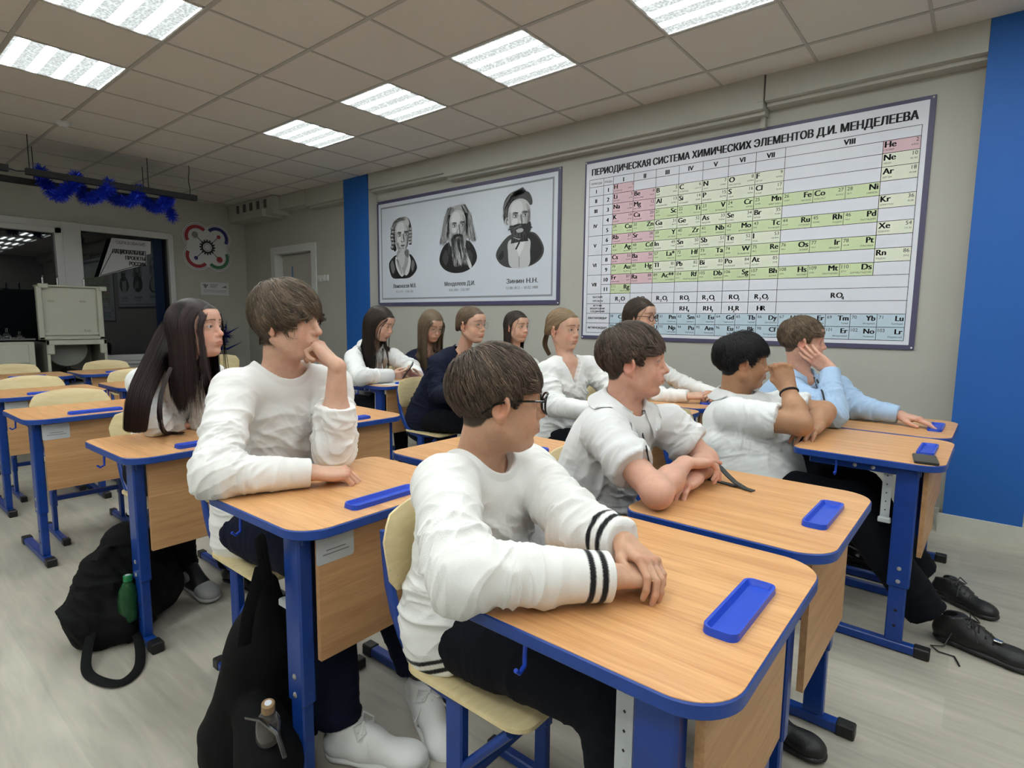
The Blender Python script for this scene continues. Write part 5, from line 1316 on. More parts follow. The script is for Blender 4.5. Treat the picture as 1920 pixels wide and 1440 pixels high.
def lock(fr, pts, n, rad0, rad1, hc, rng, wid=.0012, world=False, curl=.0):
    """a hank of strands that follows a path of local points (ponytail, tail over a shoulder)"""
    P = np.array([p if world else fr.w(p) for p in pts]); s = 16; t = np.linspace(0, len(P) - 1, s); i = np.clip(t.astype(int), 0, len(P) - 2); f = (t - i)[:, None]
    p0 = P[np.maximum(i - 1, 0)]; p1 = P[i]; p2 = P[i + 1]; p3 = P[np.minimum(i + 2, len(P) - 1)]
    C = .5 * ((2 * p1) + (-p0 + p2) * f + (2 * p0 - 5 * p1 + 4 * p2 - p3) * f ** 2 + (-p0 + 3 * p1 - 3 * p2 + p3) * f ** 3)
    T = np.gradient(C, axis=0); T /= np.linalg.norm(T, axis=1)[:, None]; a = np.cross(T, V3(1, .3, .2)); a /= np.linalg.norm(a, axis=1)[:, None]; b = np.cross(T, a)
    th = rng.random(n) * 2 * PI; r = np.sqrt(rng.random(n)); rr = (rad0 + (rad1 - rad0) * np.linspace(0, 1, s)) ; tt = np.linspace(0, 1, s)
    rr = rr * (.55 + .45 * np.sin(np.clip(tt * 2.2, 0, PI / 2)))
    W = C[None] + (r[:, None, None] * rr[None, :, None]) * (np.cos(th)[:, None, None] * a[None] + np.sin(th)[:, None, None] * b[None]) + rng.normal(size=(n, 1, 3)) * .002 * tt[None, :, None]
    if curl: W = W + curl * np.sin(tt[None, :, None] * 14 + th[:, None, None]) * a[None]
    L_ = rng.uniform(.85, 1, n)
    TT = np.gradient(W, axis=1); TT /= np.linalg.norm(TT, axis=2)[:, :, None] + 1e-9; u = np.cross(TT, b[None]); u /= np.linalg.norm(u, axis=2)[:, :, None] + 1e-9; v = np.cross(TT, u)
    w_ = wid * (1 - .7 * tt ** 2)[None, :, None]
    V, F = ribbons(W, u, v, w_); tone = (1 + .3 * rng.normal(size=n)).clip(.5, 1.9)
    return (V, F, np.repeat(np.array(hc)[None] * tone[:, None], s * 3, 0))

# ------------------------------------------------------------------ hands
REST = [(.35, .45, .25), (.40, .5, .3), (.45, .55, .3), (.5, .55, .3)]
FLAT = [(.10, .12, .08), (.08, .12, .08), (.10, .12, .1), (.14, .15, .1)]
FIST = [(1.35, 1.65, .9), (1.4, 1.7, .9), (1.4, 1.7, .9), (1.4, 1.6, .9)]
HALF = [(.75, .95, .5), (.8, 1.0, .5), (.85, 1.0, .5), (.9, 1.0, .5)]
TH_REL = [(.020, .022, -.010), (.050, .042, -.020), (.078, .046, -.026), (.100, .044, -.030)]
TH_OUT = [(.018, .024, -.008), (.044, .052, -.014), (.066, .072, -.016), (.084, .086, -.018)]
TH_IN = [(.018, .020, -.014), (.048, .034, -.030), (.072, .022, -.040), (.090, .004, -.042)]
def hand_field(fd, W, d, n, side, s=.92, curls=REST, spread=(.10, .02, -.05, -.13), thumb=TH_REL):
    d = nrm(d); n = np.asarray(n, float); n = nrm(n - d * (n @ d)); y = np.cross(d, n) * (1 if side == 'R' else -1); R = np.stack([d, y, -n], 1)
    if np.linalg.det(R) < 0: pass
    fr = Fr(R, W, s)
    A = [(.092, .027), (.096, .008), (.091, -.012), (.082, -.030)]; LN = [(.042, .025, .020), (.046, .029, .021), (.042, .027, .020), (.033, .020, .018)]
    for (bx_, by_) in A: fd.cone((-.005, by_ * .55, 0), (bx_, by_, 0), .0150, .0108, .014, fr=fr, flat=((0, 0, 1), 1.12))
    fd.ell((.035, .018, -.010), (.034, .018, .014), k=.014, fr=fr); fd.ell((.050, -.022, -.006), (.036, .013, .012), k=.014, fr=fr)
    for q, (bx_, by_) in enumerate(A):
        a = V3(bx_, by_, 0); yaw = spread[q]; pit = 0.; rad = [.0098, .0086, .0078, .0068]
        if q == 3: rad = [r * .9 for r in rad]
        fd.ell((bx_, by_, .003), (.011, .0098, .0092), k=.006, fr=fr)
        for j in range(3):
            pit += curls[q][j]; b = a + LN[q][j] * V3(math.cos(pit) * math.cos(yaw), math.cos(pit) * math.sin(yaw), -math.sin(pit))
            fd.cone(a, b, rad[j], rad[j + 1], .0035, fr=fr); a = b
        yaw0 = yaw
    T = thumb; rad = [.0150, .0122, .0100, .0080]
    for j in range(3): fd.cone(T[j], T[j + 1], rad[j], rad[j + 1], .008 if j == 0 else .004, fr=fr)
    return fr
# ------------------------------------------------------------------ people
M_SKIN = mat('skin', rough=.48, spec=.35, attr='tone', sss=.25, bump=(700, .12))
M_EYE = mat('eye', rough=.08, spec=.6, attr='tone')
M_HAIR = mat('hair', rough=.5, spec=.3, attr='tone')
def cloth(name, col, rough=.85, weave=900, wk=.25, sheen=.15, **k): return mat(name, col, rough, spec=.2, bump=(weave, wk), sheen=sheen, noise=(9, .03), **k)
M_WHITE = cloth('white_knit', (.72, .72, .715), weave=520, wk=.35)
M_TEE = cloth('white_jersey', (.76, .75, .74), weave=1200)
M_POLO = cloth('pale_grey_pique', (.68, .68, .69), weave=700, wk=.3)
M_SHIRT = cloth('pale_shirt', (.70, .71, .715), weave=1500)
M_LBLUE = cloth('light_blue_jersey', (.36, .50, .70), weave=800)
M_BLAZER = cloth('navy_wool', (.0075, .010, .026), weave=600, sheen=.0)
M_DARK = cloth('dark_trousers', (.0035, .0042, .0085), weave=600, sheen=.0)
M_NAVY = cloth('navy_trousers', (.0045, .0065, .020), weave=600, sheen=.0)
M_TONE = cloth('striped_knit', (.7, .7, .7), weave=420, wk=.4, attr='tone')
M_BLK = mat('black_acetate', (.008, .008, .009), .2); M_WIRE = mat('thin_metal', (.35, .28, .22), .3, .9)
def lens_material():
    m = bpy.data.materials.new('lens_glass'); m.use_nodes = True; nt = m.node_tree; nt.nodes.clear()
    o = nt.nodes.new('ShaderNodeOutputMaterial'); mx = nt.nodes.new('ShaderNodeMixShader'); t = nt.nodes.new('ShaderNodeBsdfTransparent'); g = nt.nodes.new('ShaderNodeBsdfGlossy')
    g.inputs['Roughness'].default_value = .03; t.inputs[0].default_value = (.96, .97, .97, 1); mx.inputs[0].default_value = .07
    nt.links.new(t.outputs[0], mx.inputs[1]); nt.links.new(g.outputs[0], mx.inputs[2]); nt.links.new(mx.outputs[0], o.inputs[0]); return m
M_LENS = lens_material()
M_TRIM = mat('dark_trim', (.012, .013, .02), .7)

def wrinkle(V, Nn, src, gen=.0025, seed=0):
    d = gen * vnoise(V * 13, seed) + gen * .4 * vnoise(V * 31, seed + 1)
    warp = np.stack([vnoise(V * 10, seed + 21), vnoise(V * 10, seed + 22), vnoise(V * 10, seed + 23)], 1)
    for c, ax, R, lam, amp in src:
        q = V - c; r2 = (q ** 2).sum(1) / R ** 2; m = r2 < 5
        if not m.any(): continue
        ax = nrm(ax); Q = q[m] + warp[m] * .016; s = Q @ ax; rest = Q - s[:, None] * ax
        n = vnoise(rest / (lam * 3.2) + ax[None] * (s / lam * 1.15)[:, None] + seed, seed + 5)
        n2 = vnoise(rest / (lam * 1.8) + ax[None] * (s / lam * 2.1)[:, None] + seed * 3, seed + 7)
        env = np.exp(-r2[m]); f = (1 - np.abs(n)) ** 3.2 + .45 * (1 - np.abs(n2)) ** 4
        d[m] += amp * 1.25 * env * (f - .38)
    return V + Nn * d[:, None]

def person(label, hp, yaw, pitch, roll, hs, N, SR, SL, PV, armR, armL, ho, top, legs=None, q=1., extra=None, group=None):
    """q = 1 for the near people, larger = coarser"""
    hp, N, SR, SL, PV = [np.asarray(a, float) for a in (hp, N, SR, SL, PV)]
    base = V3(PV[0], PV[1], 0); e = empty('person', base, 0, label, 'person', group)
    fr = Fr(euler_R(yaw, pitch, roll), hp, hs); bs = top.get('bs', 1.)
    Lx = nrm(SL - SR); sp = nrm(N - PV); Fx = nrm(np.cross(Lx, sp)); T = np.stack([Fx, Lx, np.cross(Fx, Lx)], 1)
    ln = np.linalg.norm(N - PV); sw = np.linalg.norm(SL - SR) / 2; fat = top.get('fat', 0.)
    nax = nrm(fr.w((-.026, 0, -.06)) - N); hax = nrm(nax + top.get('tilt', .25) * Fx)
    # skin ------------------------------------------------------------
    fd = Field(); head_field(fd, fr, ho); nr = ho.get('neck', .050) * hs * .98
    fd.cone(fr.w((-.024, 0, -.045)), N - nax * .03, nr, nr * 1.10, .030)
    for s in (SR, SL): fd.cone(N - nax * .02 + (s - N) * .1, N + (s - N) * .72 - V3(0, 0, .01), .042, .036, .03)
    fd.ell(N - sp * .10 + Fx * .012, (.062, sw * .72, .085), T, .03)
    if ho.get('adam'): fd.ell(N + nax * .03 + fr.R[:, 0] * .045, (.012, .012, .016), k=.02)
    parts = []
    V, F = fd.mesh(.0021 * q if q <= 1 else .0023 * q); parts.append((V, F, skin_colour(V, fr, ho)))
    tone = np.array(SKIN[ho.get('skin', 'fair')])
    sleeves = []
    for S_, a, sd in ((SR, armR, 'R'), (SL, armL, 'L')):
        if a is None: continue
        E_, W_ = np.asarray(a['E'], float), np.asarray(a['W'], float); hd = nrm(a.get('d', W_ - E_)); k_ = bs * a.get('ak', 1.)
        fa = Field(); fa.cone(E_, E_ + (W_ - E_) * .45, .036 * k_, .038 * k_, .02); fa.cone(E_ + (W_ - E_) * .40, W_, .037 * k_, .025 * k_, .02, flat=(a['n'], 1.12))
        if a.get('sleeve') == 'short' or a.get('bare'): fa.cone(S_, E_, .048 * k_, .038 * k_, .02); fa.ell(E_, (.038 * k_,) * 3, k=.015)
        hf = hand_field(fa, W_, hd, a['n'], sd, a.get('s', .88 * bs), a.get('curls', REST), a.get('spread', (.05, .01, -.02, -.06)), a.get('thumb', TH_REL))
        V, F = fa.mesh(.0023 * max(q, 1.)); C = np.tile(tone, (len(V), 1)); L = hf.inv(V)
        kn = np.exp(-(((L[:, 0] - .094) / .012) ** 2 + ((L[:, 2] - .008) / .012) ** 2)); C = C * (1 - (.10, .22, .24) * kn[:, None]); tip = smooth01(L[:, 0], .13, .17); C = C * (1 - (.0, .10, .10) * tip[:, None])
        C *= (1 + .05 * vnoise(V * 80, 4) + .04 * vnoise(V * 240, 8))[:, None]; parts.append((V, F, C)); sleeves.append((S_, E_, W_, a, sd, hf))
    # the rest of the body, hidden under the clothes
    fb = Field(); fb.ell(PV + .66 * (N - PV), (.085, sw * .82, ln * .36), T, .04); fb.ell(PV + .30 * (N - PV), (.085, sw * .72, ln * .34), T, .04); fb.ell(PV + sp * .05, (.09, .12, .10), T, .04)
    for S_, E_, W_, a, sd, hf in sleeves:
        fb.cone(S_, E_, .036, .028, .03); fb.cone(E_, E_ + (W_ - E_) * .5, .028, .024, .02)
    if legs:
        for (Hh, K_, A_) in legs['j']: fb.cone(Hh, K_, .055, .042, .03); fb.cone(K_, A_, .042, .030, .03)
    V, F = fb.mesh(.011); parts.append((V, F, np.tile(tone, (len(V), 1))))
    V, F, C = join_arrays(parts); mesh_obj('body', V, F, M_SKIN, e, C, base)
    eyes(e, fr, base, ho)
    # hair ------------------------------------------------------------
    col = []
    if ho.get('style') == 'long' or ho.get('back', 0) > .07:
        col = [(N - V3(0, 0, .02), SR - V3(0, 0, .01), .060, .062), (N - V3(0, 0, .02), SL - V3(0, 0, .01), .060, .062), (N - sp * .1, PV, .105, .12), (fr.w((-.02, 0, -.05)), N, .055, .062)]
        for S_, E_, W_, a, sd, hf in sleeves: col.append((S_, E_, .066, .058))
    hair(e, fr, base, ho, col, ho.get('seed', 1))
    # top -------------------------------------------------------------
    ft = Field(); lo = top.get('loose', 0.); dr = top.get('drop', .06)
    ft.ell(PV + .69 * (N - PV), (.104 + fat * .7 + lo, sw * 1.0, ln * .36), T, .05)
    ft.ell(PV + .40 * (N - PV) + Fx * fat * .5, (.112 + fat * 1.2 + lo, sw * .92 + fat + lo, ln * .36), T, .05)
    ft.ell(PV + .12 * (N - PV) + Fx * fat * .6, (.122 + fat * 1.2 + lo, max(sw * .93 + fat + lo, top.get('hip', .172 * bs) * .94), ln * .34), T, .05); ft.ell(PV - .10 * (N - PV) + Fx * (.01 + fat * .6), (.135 + fat * 1.1 + lo, max(sw * .93 + fat * .8 + lo, top.get('hip', .172 * bs)), ln * .38), T, .05)
    ft.ell(N - sp * .052 + Fx * .006, (.088, sw * .80, .062), T, .03)
    for S_ in (SR, SL): ft.cone(N - sp * .03 + (S_ - N) * .15, S_ - (S_ - N) * .12, .050, .060, .04)
    sl_r = top.get('slr', (.062, .054, .043)); src = []
    for S_, E_, W_, a, sd, hf in sleeves:
        sty = a.get('sleeve', 'long'); k_ = bs
        if sty == 'long':
            ft.cone(S_, E_, sl_r[0] * k_, sl_r[1] * k_, .035); ft.cone(E_, E_ + (W_ - E_) * a.get('cut', .97), sl_r[1] * k_, (sl_r[2] + (sl_r[1] - sl_r[2]) * (1 - a.get('cut', .97)) + a.get('wide', 0)) * k_, .03, cap=a.get('capd', 0.))
            if top.get('cuff', 1) and a.get('cut', .97) > .85: c_ = E_ + (W_ - E_) * (a.get('cut', .97)); dd = nrm(W_ - E_); ft.cone(c_ - dd * .05, c_, sl_r[2] * k_ * .86, sl_r[2] * k_ * .84, .010, cap=0.)
        elif sty == 'short':
            c_ = a.get('cut', .62); ft.cone(S_, S_ + (E_ - S_) * c_, .066 * k_ + fat * .15, .066 * k_, .035, cap=0.)
        ax = nrm(W_ - S_); src += [(E_ + (S_ - E_) * .12, ax, (.095 if True else 0), .034, .015), (E_ + (W_ - E_) * .35, W_ - E_, .09, .040, .010), (S_ + (E_ - S_) * .45, E_ - S_, .11, .050, .010), (S_ * .72 + PV * .28 + Fx * .05, nrm(nrm(S_ - E_) + .6 * Lx * (1 if sd == 'L' else -1)), .12, .045, .011)]
    src += [(PV + .28 * (N - PV) + Fx * .1, sp + .3 * Lx, .15, .055, .014), (PV + .15 * (N - PV) - Lx * .1, sp - .3 * Fx, .15, .050, .013), (PV + .5 * (N - PV) + Fx * .1, Lx * .6 + sp, .13, .07, .009)]
    nk = top.get('neck', 'crew'); nh = top.get('nh', .066) * hs
    if nk != 'hood': ft.cone(N - hax * .014 + Fx * .004, N + hax * .2, nh * .98, nh * 1.12, .006, sub=True)
    if nk == 'v':
        vd = top.get('vd', .15)
        for tt in np.linspace(0, 1, 7): c = N + Fx * (.075 + .03 * tt) - sp * (.0 + vd * tt); ft.ell(c, (.06, nh * (1 - tt) + .004, .03), T, .004, True)
    ft.plane(PV - sp * dr, -sp + top.get('hemt', 0.) * Fx, .01)
    if top.get('cutx'): top['cutx'](ft, PV, sp, Fx, Lx, N)
    V, F = ft.mesh(top.get('h', .0042) * max(q, 1.)); V0 = V; V = wrinkle(V, normals(V, F), src, top.get('gen', .0025), ho.get('seed', 1)); V = V0 + (V - V0) * smooth01(np.linalg.norm(V0 - N - Fx * .03, axis=1), .09, .17)[:, None]
    q_ = V - (N + Fx * .004); h_ = q_ @ hax; rr_ = np.linalg.norm(q_ - h_[:, None] * hax, axis=1) - nh
    rim = np.exp(-((rr_ - .010) / .007) ** 4) * (h_ > -.06)
    if nk == 'crew': V = V + normals(V, F) * (.0028 * rim)[:, None] + hax * (.006 * np.exp(-((rr_ - .004) / .006) ** 2) * (h_ > -.06))[:, None]
    C = None
    if top.get('colour'): C = top['colour'](V, PV, sp, sleeves, N, Fx, Lx)
    to = mesh_obj(top['name'], V, F, top['mat'], e, C, base)
    P = dict(e=e, fr=fr, N=N, SR=SR, SL=SL, PV=PV, sp=sp, Fx=Fx, Lx=Lx, nax=nax, base=base, top=to, sl=sleeves, hs=hs, nh=nh, ft=ft)
    if nk in ('polo', 'shirt'): collar(P, top.get('cmat', top['mat']), top.get('cgap', .35), top.get('ch', .034))
    # legs ------------------------------------------------------------
    if legs:
        fl = Field(); fl.ell(PV + V3(0, 0, .005), (.125 + fat, .150 + fat, .105), T, .05)
        src = []
        for (Hh, K_, A_) in legs['j']:
            Hh, K_, A_ = [np.asarray(a, float) for a in (Hh, K_, A_)]; r = legs.get('r', (.088, .064, .050))
            fl.cone(Hh, K_, r[0], r[1], .05); fl.cone(K_, A_, r[1], r[2], .03, cap=0.)
            src += [(K_, nrm(A_ - Hh), .12, .05, .009), (Hh + (K_ - Hh) * .3, K_ - Hh, .12, .05, .009), (A_, A_ - K_, .10, .045, .007)]
        V, F = fl.mesh(.0065 * max(q, 1.)); V = wrinkle(V, normals(V, F), src, .003, 5); mesh_obj('trousers', V, F, legs['mat'], e, None, base)
    if extra: extra(P)
    return P

def collar(P, m, gap=.35, ch=.034):
    """folded collar that stands round the neck and falls open at the front"""
    N, nax, Fx = P['N'], P['nax'], P['Fx']; z_ = nrm(nax * .6 + P['sp'] * .5 + P['Fx'] * .15); y_ = nrm(np.cross(z_, Fx)); x_ = np.cross(y_, z_); hs = P['hs']; r = P['nh']
    V = []; n = 40; A = np.linspace(gap, 2 * PI - gap, n)
    prof = [(-.004, -.020), (-.006, .012), (-.004, .026), (.003, .031), (.011, .027), (.022, .012), (.048, -.016), (.047, -.020), (.024, .004), (.004, .016)]
    for k, a in enumerate(A):
        fq = abs(math.cos(a / 2)) ** 6 if True else 0; fq = max(0, math.cos(a)) ** 2
        for dr, dz in prof:
            dzz = dz * (ch / .034) - (.030 * fq + .004) * (1 + .9 * (dr > .01)) ; rr_ = r + dr * (1 + .35 * fq)
            V.append(N + x_ * rr_ * math.cos(a) + y_ * rr_ * math.sin(a) + z_ * (dzz + .016))
    m_ = len(prof); F = [(k * m_ + j, k * m_ + (j + 1) % m_, (k + 1) * m_ + (j + 1) % m_, (k + 1) * m_ + j) for k in range(n - 1) for j in range(m_)]
    V = P['ft'].push(np.array(V), .0035, 6); F = np.array(F)[:, ::-1]
    o = mesh_obj('collar', V, F, m, P['e'], None, P['base']); return o

def glasses(P, m, r=.0235, tube=.0019, sq=.86, lens=True, temple=.0019, w=.033):
    fr, base = P['fr'], P['base']; k = fr.k; mb = MB(); W = lambda p: fr.w(p) - base; x0 = .107; lm = MB()
    for s in (-1, 1):
        pts = []
        for i in range(28):
            a = 2 * PI * i / 28; c, s_ = math.cos(a), math.sin(a); pw = 2.0 if sq >= .95 else 2.7
            ry = r * math.copysign(abs(c) ** (2 / pw), c); rz = r * sq * math.copysign(abs(s_) ** (2 / pw), s_)
            pts.append(W((x0 - .0045 * ((ry + s * 0) / r) ** 2 - .006 * (s * ry > 0) * (abs(ry) / r) ** 2, s * w + ry, .006 + rz)))
        mb.tube(pts, tube * k, 6, closed=True)
        lm.add(pts, [tuple(range(28))])
        mb.tube([W((x0 - .009, s * (w + r), .012)), W((x0 - .022, s * (w + r + .012), .014)), W((.05, s * .077, .014)), W((.0, s * .084, .012)), W((-.020, s * .083, .006)), W((-.048, s * .078, -.016))], temple * k, 6)
    mb.tube([W((x0 + .001, -.0105, .010)), W((x0 + .004, 0, .013)), W((x0 + .001, .0105, .010))], tube * k, 6)
    g = mb.build('glasses', m, P['e'])
    if lens: lm.build('lenses', M_LENS, g, smooth=None)
    return g

def shoe(P, heel, yaw, L=.27, w=.048, m=None, sole=None, tilt=0., name='shoe', laces=None, hgt=.075, style='low', roll=0.):
    """one shoe; heel = point on the ground under the heel, yaw = where it points, tilt lifts the toe"""
    R = euler_R(yaw, -tilt, roll); fr = Fr(R, heel, L / .27)
    fu = Field(); fu.cone((.03, 0, .040), (.10, 0, .045), .036, .036, .03, fr=fr); fu.cone((.10, 0, .040), (.215, 0, .028), .038, .034, .03, fr=fr, flat=((0, 0, 1), 1.15)); fu.ell((.215, 0, .030), (.052, .044, .030), k=.02, fr=fr)
    fu.cone((.035, 0, .045), (.040, 0, hgt + .015), .036, .034, .02, fr=fr); fu.cone((.05, 0, hgt), (.13, 0, .055), .030, .026, .03, fr=fr)
    fu.plane(fr.w((0, 0, .018)), R @ V3(0, 0, -1), .004); fu.plane(fr.w((.03, 0, hgt + .010)), R @ nrm(V3(-.2, 0, 1)), .006)
    fu.cone((.028, 0, hgt - .025), (.030, 0, hgt + .06), .026, .030, .006, sub=True, fr=fr)
    V, F = fu.mesh(.0036); o = mesh_obj(name, V, F, m, P['e'], None, P['base'])
    fs = Field(); fs.cone((.035, 0, .014), (.12, 0, .014), .040, .037, .02, fr=fr, flat=((0, 0, 1), 2.6)); fs.cone((.12, 0, .014), (.222, 0, .014), .040, .048, .02, fr=fr, flat=((0, 0, 1), 2.9))
    fs.plane(fr.w((0, 0, .0)), R @ V3(0, 0, -1), .002); fs.plane(fr.w((0, 0, .026)), R @ V3(0, 0, 1), .004)
    V, F = fs.mesh(.0042); s_ = mesh_obj('sole', V, F, sole or m, o, None, P['base'])
    if laces:
        lb = MB(); W = lambda p: fr.w(p) - P['base']
        for k in range(5):
            x = .095 + k * .020; z = hgt + .012 - k * .0115
            lb.tube([W((x, -.026, z - .008)), W((x + .004, 0, z + .004)), W((x + .012, .026, z - .010))], .0036, 6); lb.tube([W((x, .026, z - .008)), W((x + .004, 0, z + .005)), W((x + .012, -.026, z - .010))], .0036, 6)
        for s in (-1, 1): lb.tube([W((.095, 0, hgt + .016)), W((.085, s * .03, hgt + .022)), W((.105, s * .045, hgt + .0)), W((.115, s * .02, hgt + .005)), W((.098, 0, hgt + .014))], .0025, 6); lb.tube([W((.098, 0, hgt + .014)), W((.12, s * .03, hgt - .01)), W((.135, s * .052, hgt - .035))], .0025, 6)
        lb.build('laces', laces, o)
        if laces is not m:
            st_ = MB()
            for s in (-1, 1): st_.tube([tuple(P_) for P_ in (np.array([fr.w((.10 + .10 * t, s * (.040 - .012 * t), .052 - .014 * t)) for t in np.linspace(0, 1, 6)]) - P['base'])], .0012, 5)
            st_.tube([tuple(fr.w((.205 - .035 * abs(math.sin(a)) ** 2, .034 * math.sin(a), .058 - .020 * abs(math.sin(a)) ** 3)) - P['base']) for a in np.linspace(-1.5, 1.5, 12)], .0012, 5)
            for i in range(3):
                for j in range(-1, 2): st_.ball(fr.w((.212 + .009 * i, .010 * j, .060 - .0035 * i)) - P['base'], .0014, 6)
            st_.build('stitching', mat('stitch_grey', (.38, .38, .37), .6), o)
    return o, fr

BR = (.050, .032, .022)
# P1 -- boy in the white sweater with black stripes, round black glasses, hands together on the desk
def stripes1(V, PV, sp, sl, N, Fx, Lx):
    C = np.tile(np.array((.74, .735, .72)), (len(V), 1)); C *= (1 + .02 * vnoise(V * 60, 2))[:, None]
    def band(m, x): a = (m * smooth01(.0058 - np.abs(x), -.0012, .0012))[:, None]; C[:] = C * (1 - a) + np.array((.012, .012, .014)) * a
    for S_, E_, W_, a, sd, hf in sl:
        ax = W_ - E_; L = np.linalg.norm(ax); ax = ax / L; s = (V - E_) @ ax; e_ = L * a.get('cut', .97); rad = np.linalg.norm(V - E_ - s[:, None] * ax, axis=1)
        nr = rad < .075
        band(nr, s - (e_ - .020)); band(nr, s - (e_ - .043))
    hn = nrm(-sp + .55 * Fx); t = -((V - (PV - sp * .115)) @ hn); far = np.ones(len(V), bool)
    for S_, E_, W_, a, sd, hf in sl: far &= np.minimum(np.linalg.norm(V - E_, axis=1), np.linalg.norm(V - W_, axis=1)) > .09
    band(far, t - .018); band(far, t - .042)
    return C
rad = math.radians
def ankle(heel, yaw, up=.105, fwd=.035): return (heel[0] + fwd * math.cos(yaw), heel[1] + fwd * math.sin(yaw), heel[2] + up)
def legs_to(PV, kx, yc, m, foot=None, r=(.090, .066, .052), dy=.10, kz=.53):
    return dict(mat=m, r=r, j=[((PV[0] + .04, yc - .085, PV[2] - .02), (kx, yc - dy, kz), foot[0] if foot else (kx + .02, yc - dy, .09)),
                               ((PV[0] + .04, yc + .085, PV[2] - .02), (kx, yc + dy, kz), foot[1] if foot else (kx + .02, yc + dy, .09))])
def simple_shoes(P, feet, m=None):
    for h, yw in feet: shoe(P, h, yw, m=m or M_BLK, sole=m or M_BLK, laces=None)
M_SNK = mat('white_leather', (.76, .76, .75), .45, bump=(60, .1)); M_SOLE = mat('white_rubber', (.62, .62, .60), .5); M_BSH = mat('black_leather', (.012, .012, .013), .45, bump=(300, .3)); M_LACE = mat('white_lace', (.72, .72, .71), .8)

# --- the boy in the striped-cuff sweater
def c1():
    wR, wL = at(1152, 1080, z=.782), at(1172, 1018, z=.803)
    aR = dict(E=at(862, 1078, z=.802), W=wR, d=(.30, .75, -.10), n=(-.20, .05, -.95), curls=[(.7, .95, .5), (.8, 1.05, .55), (.9, 1.1, .5), (.95, 1.1, .5)], thumb=TH_IN, cut=.96, s=.80)
    aL = dict(E=at(1085, 985, z=.80), W=wL, d=(.86, -.42, -.12), n=(-.22, -.20, -.95), curls=[(.45, .75, .4), (.45, .75, .4), (.45, .7, .4), (.45, .7, .4)], spread=(.03, .0, -.02, -.05), thumb=TH_REL, cut=.93, s=.82)
    PV = V3(-.945, .975, .525)
    return person('boy in a white sweater with black striped cuffs and black glasses at the front desk', at(934, 756, y=.972), rad(50), .04, -.03, .985,
        at(899, 858, y=.965), at(832, 915, y=.80), at(990, 882, y=1.125), PV, aR, aL,
        dict(skin='warm', style='short', hairc=(.060, .040, .028), strands=8500, vol=.016, fringe=.056, side=.042, back=.044, top=.075, streak=.16, nose=1.1, seed=3, neck=.053, clump=30, sweep=-.6, iris=(.05, .03, .02)),
        dict(name='sweater', mat=M_TONE, h=.0027, neck='crew', bs=.98, drop=.115, hemt=.55, hip=.182, colour=stripes1, loose=.006, slr=(.066, .056, .044), nh=.068, tilt=.5),
        legs_to(PV, -.47, .985, M_DARK, [(-.42, .86, .10), (-.50, 1.10, .10)]),
        extra=lambda P: (glasses(P, M_BLK, .0270, .0027, .90, temple=.0024, w=.035), simple_shoes(P, [((-.47, .86, 0), .0), ((-.55, 1.10, 0), .1)], M_BSH)))
P1 = c1()

# --- the boy with the long fringe
def c2():
    aR = dict(E=at(402, 892, z=.795), W=at(588, 886, z=.778), d=(.42, .88, -.10), n=(-.05, .15, -1), curls=[(.65, .95, .5), (.7, 1.0, .5), (.75, 1.05, .5), (.8, 1.05, .5)], thumb=TH_IN, cut=.97, s=1.02)
    aL = dict(E=at(628, 842, z=.800), W=at(632, 686, y=1.055), d=(-.55, -.28, .62), n=(-.62, -.45, -.60), curls=[(.55, .9, .4), (1.0, 1.3, .6), (1.2, 1.5, .7), (1.3, 1.5, .7)], thumb=TH_IN, cut=.52, s=1.04, wide=.012, ak=1.12)
    PV = V3(-1.92, .965, .54)
    def ex(P):
        shoe(P, at(616, 1412, z=0), rad(28), .30, m=M_SNK, sole=M_SOLE, laces=M_LACE, hgt=.085)
        shoe(P, at(776, 1292, z=.045), rad(-20), .29, m=M_SNK, sole=M_SOLE, laces=M_LACE, hgt=.085, tilt=-.30)
    return person('boy in a white long-sleeved tee with a long brown fringe, knuckles at his mouth', at(540, 607, y=.972), rad(27), .02, .0, 1.035,
        at(528, 688, y=.972), at(436, 735, y=.80), at(625, 722, y=1.13), PV, aR, aL,
        dict(skin='fair', style='short', hairc=(.078, .054, .036), strands=9500, vol=.019, fringe=.098, side=.080, back=.085, top=.10, streak=.18, nape=.9, burn=.8, temple=1., taper=-.01, nose=1.3, seed=5, neck=.054, clump=34, clumpk=.6, sweep=1.6, ears=0, tuck=.2, messy=.13, browt=1.2, iris=(.04, .03, .02), adam=1),
        dict(name='long_sleeved_tee', mat=M_TEE, neck='crew', bs=1.05, drop=.14, hemt=.4, loose=.006, slr=(.062, .055, .040), nh=.078, cuff=0),
        legs_to(PV, -1.44, .97, M_NAVY, [ankle(at(616, 1412, z=0), rad(28), .10), ankle(at(776, 1292, z=.045), rad(-20), .10)], r=(.100, .082, .062), dy=.085), extra=ex)
P2 = c2()

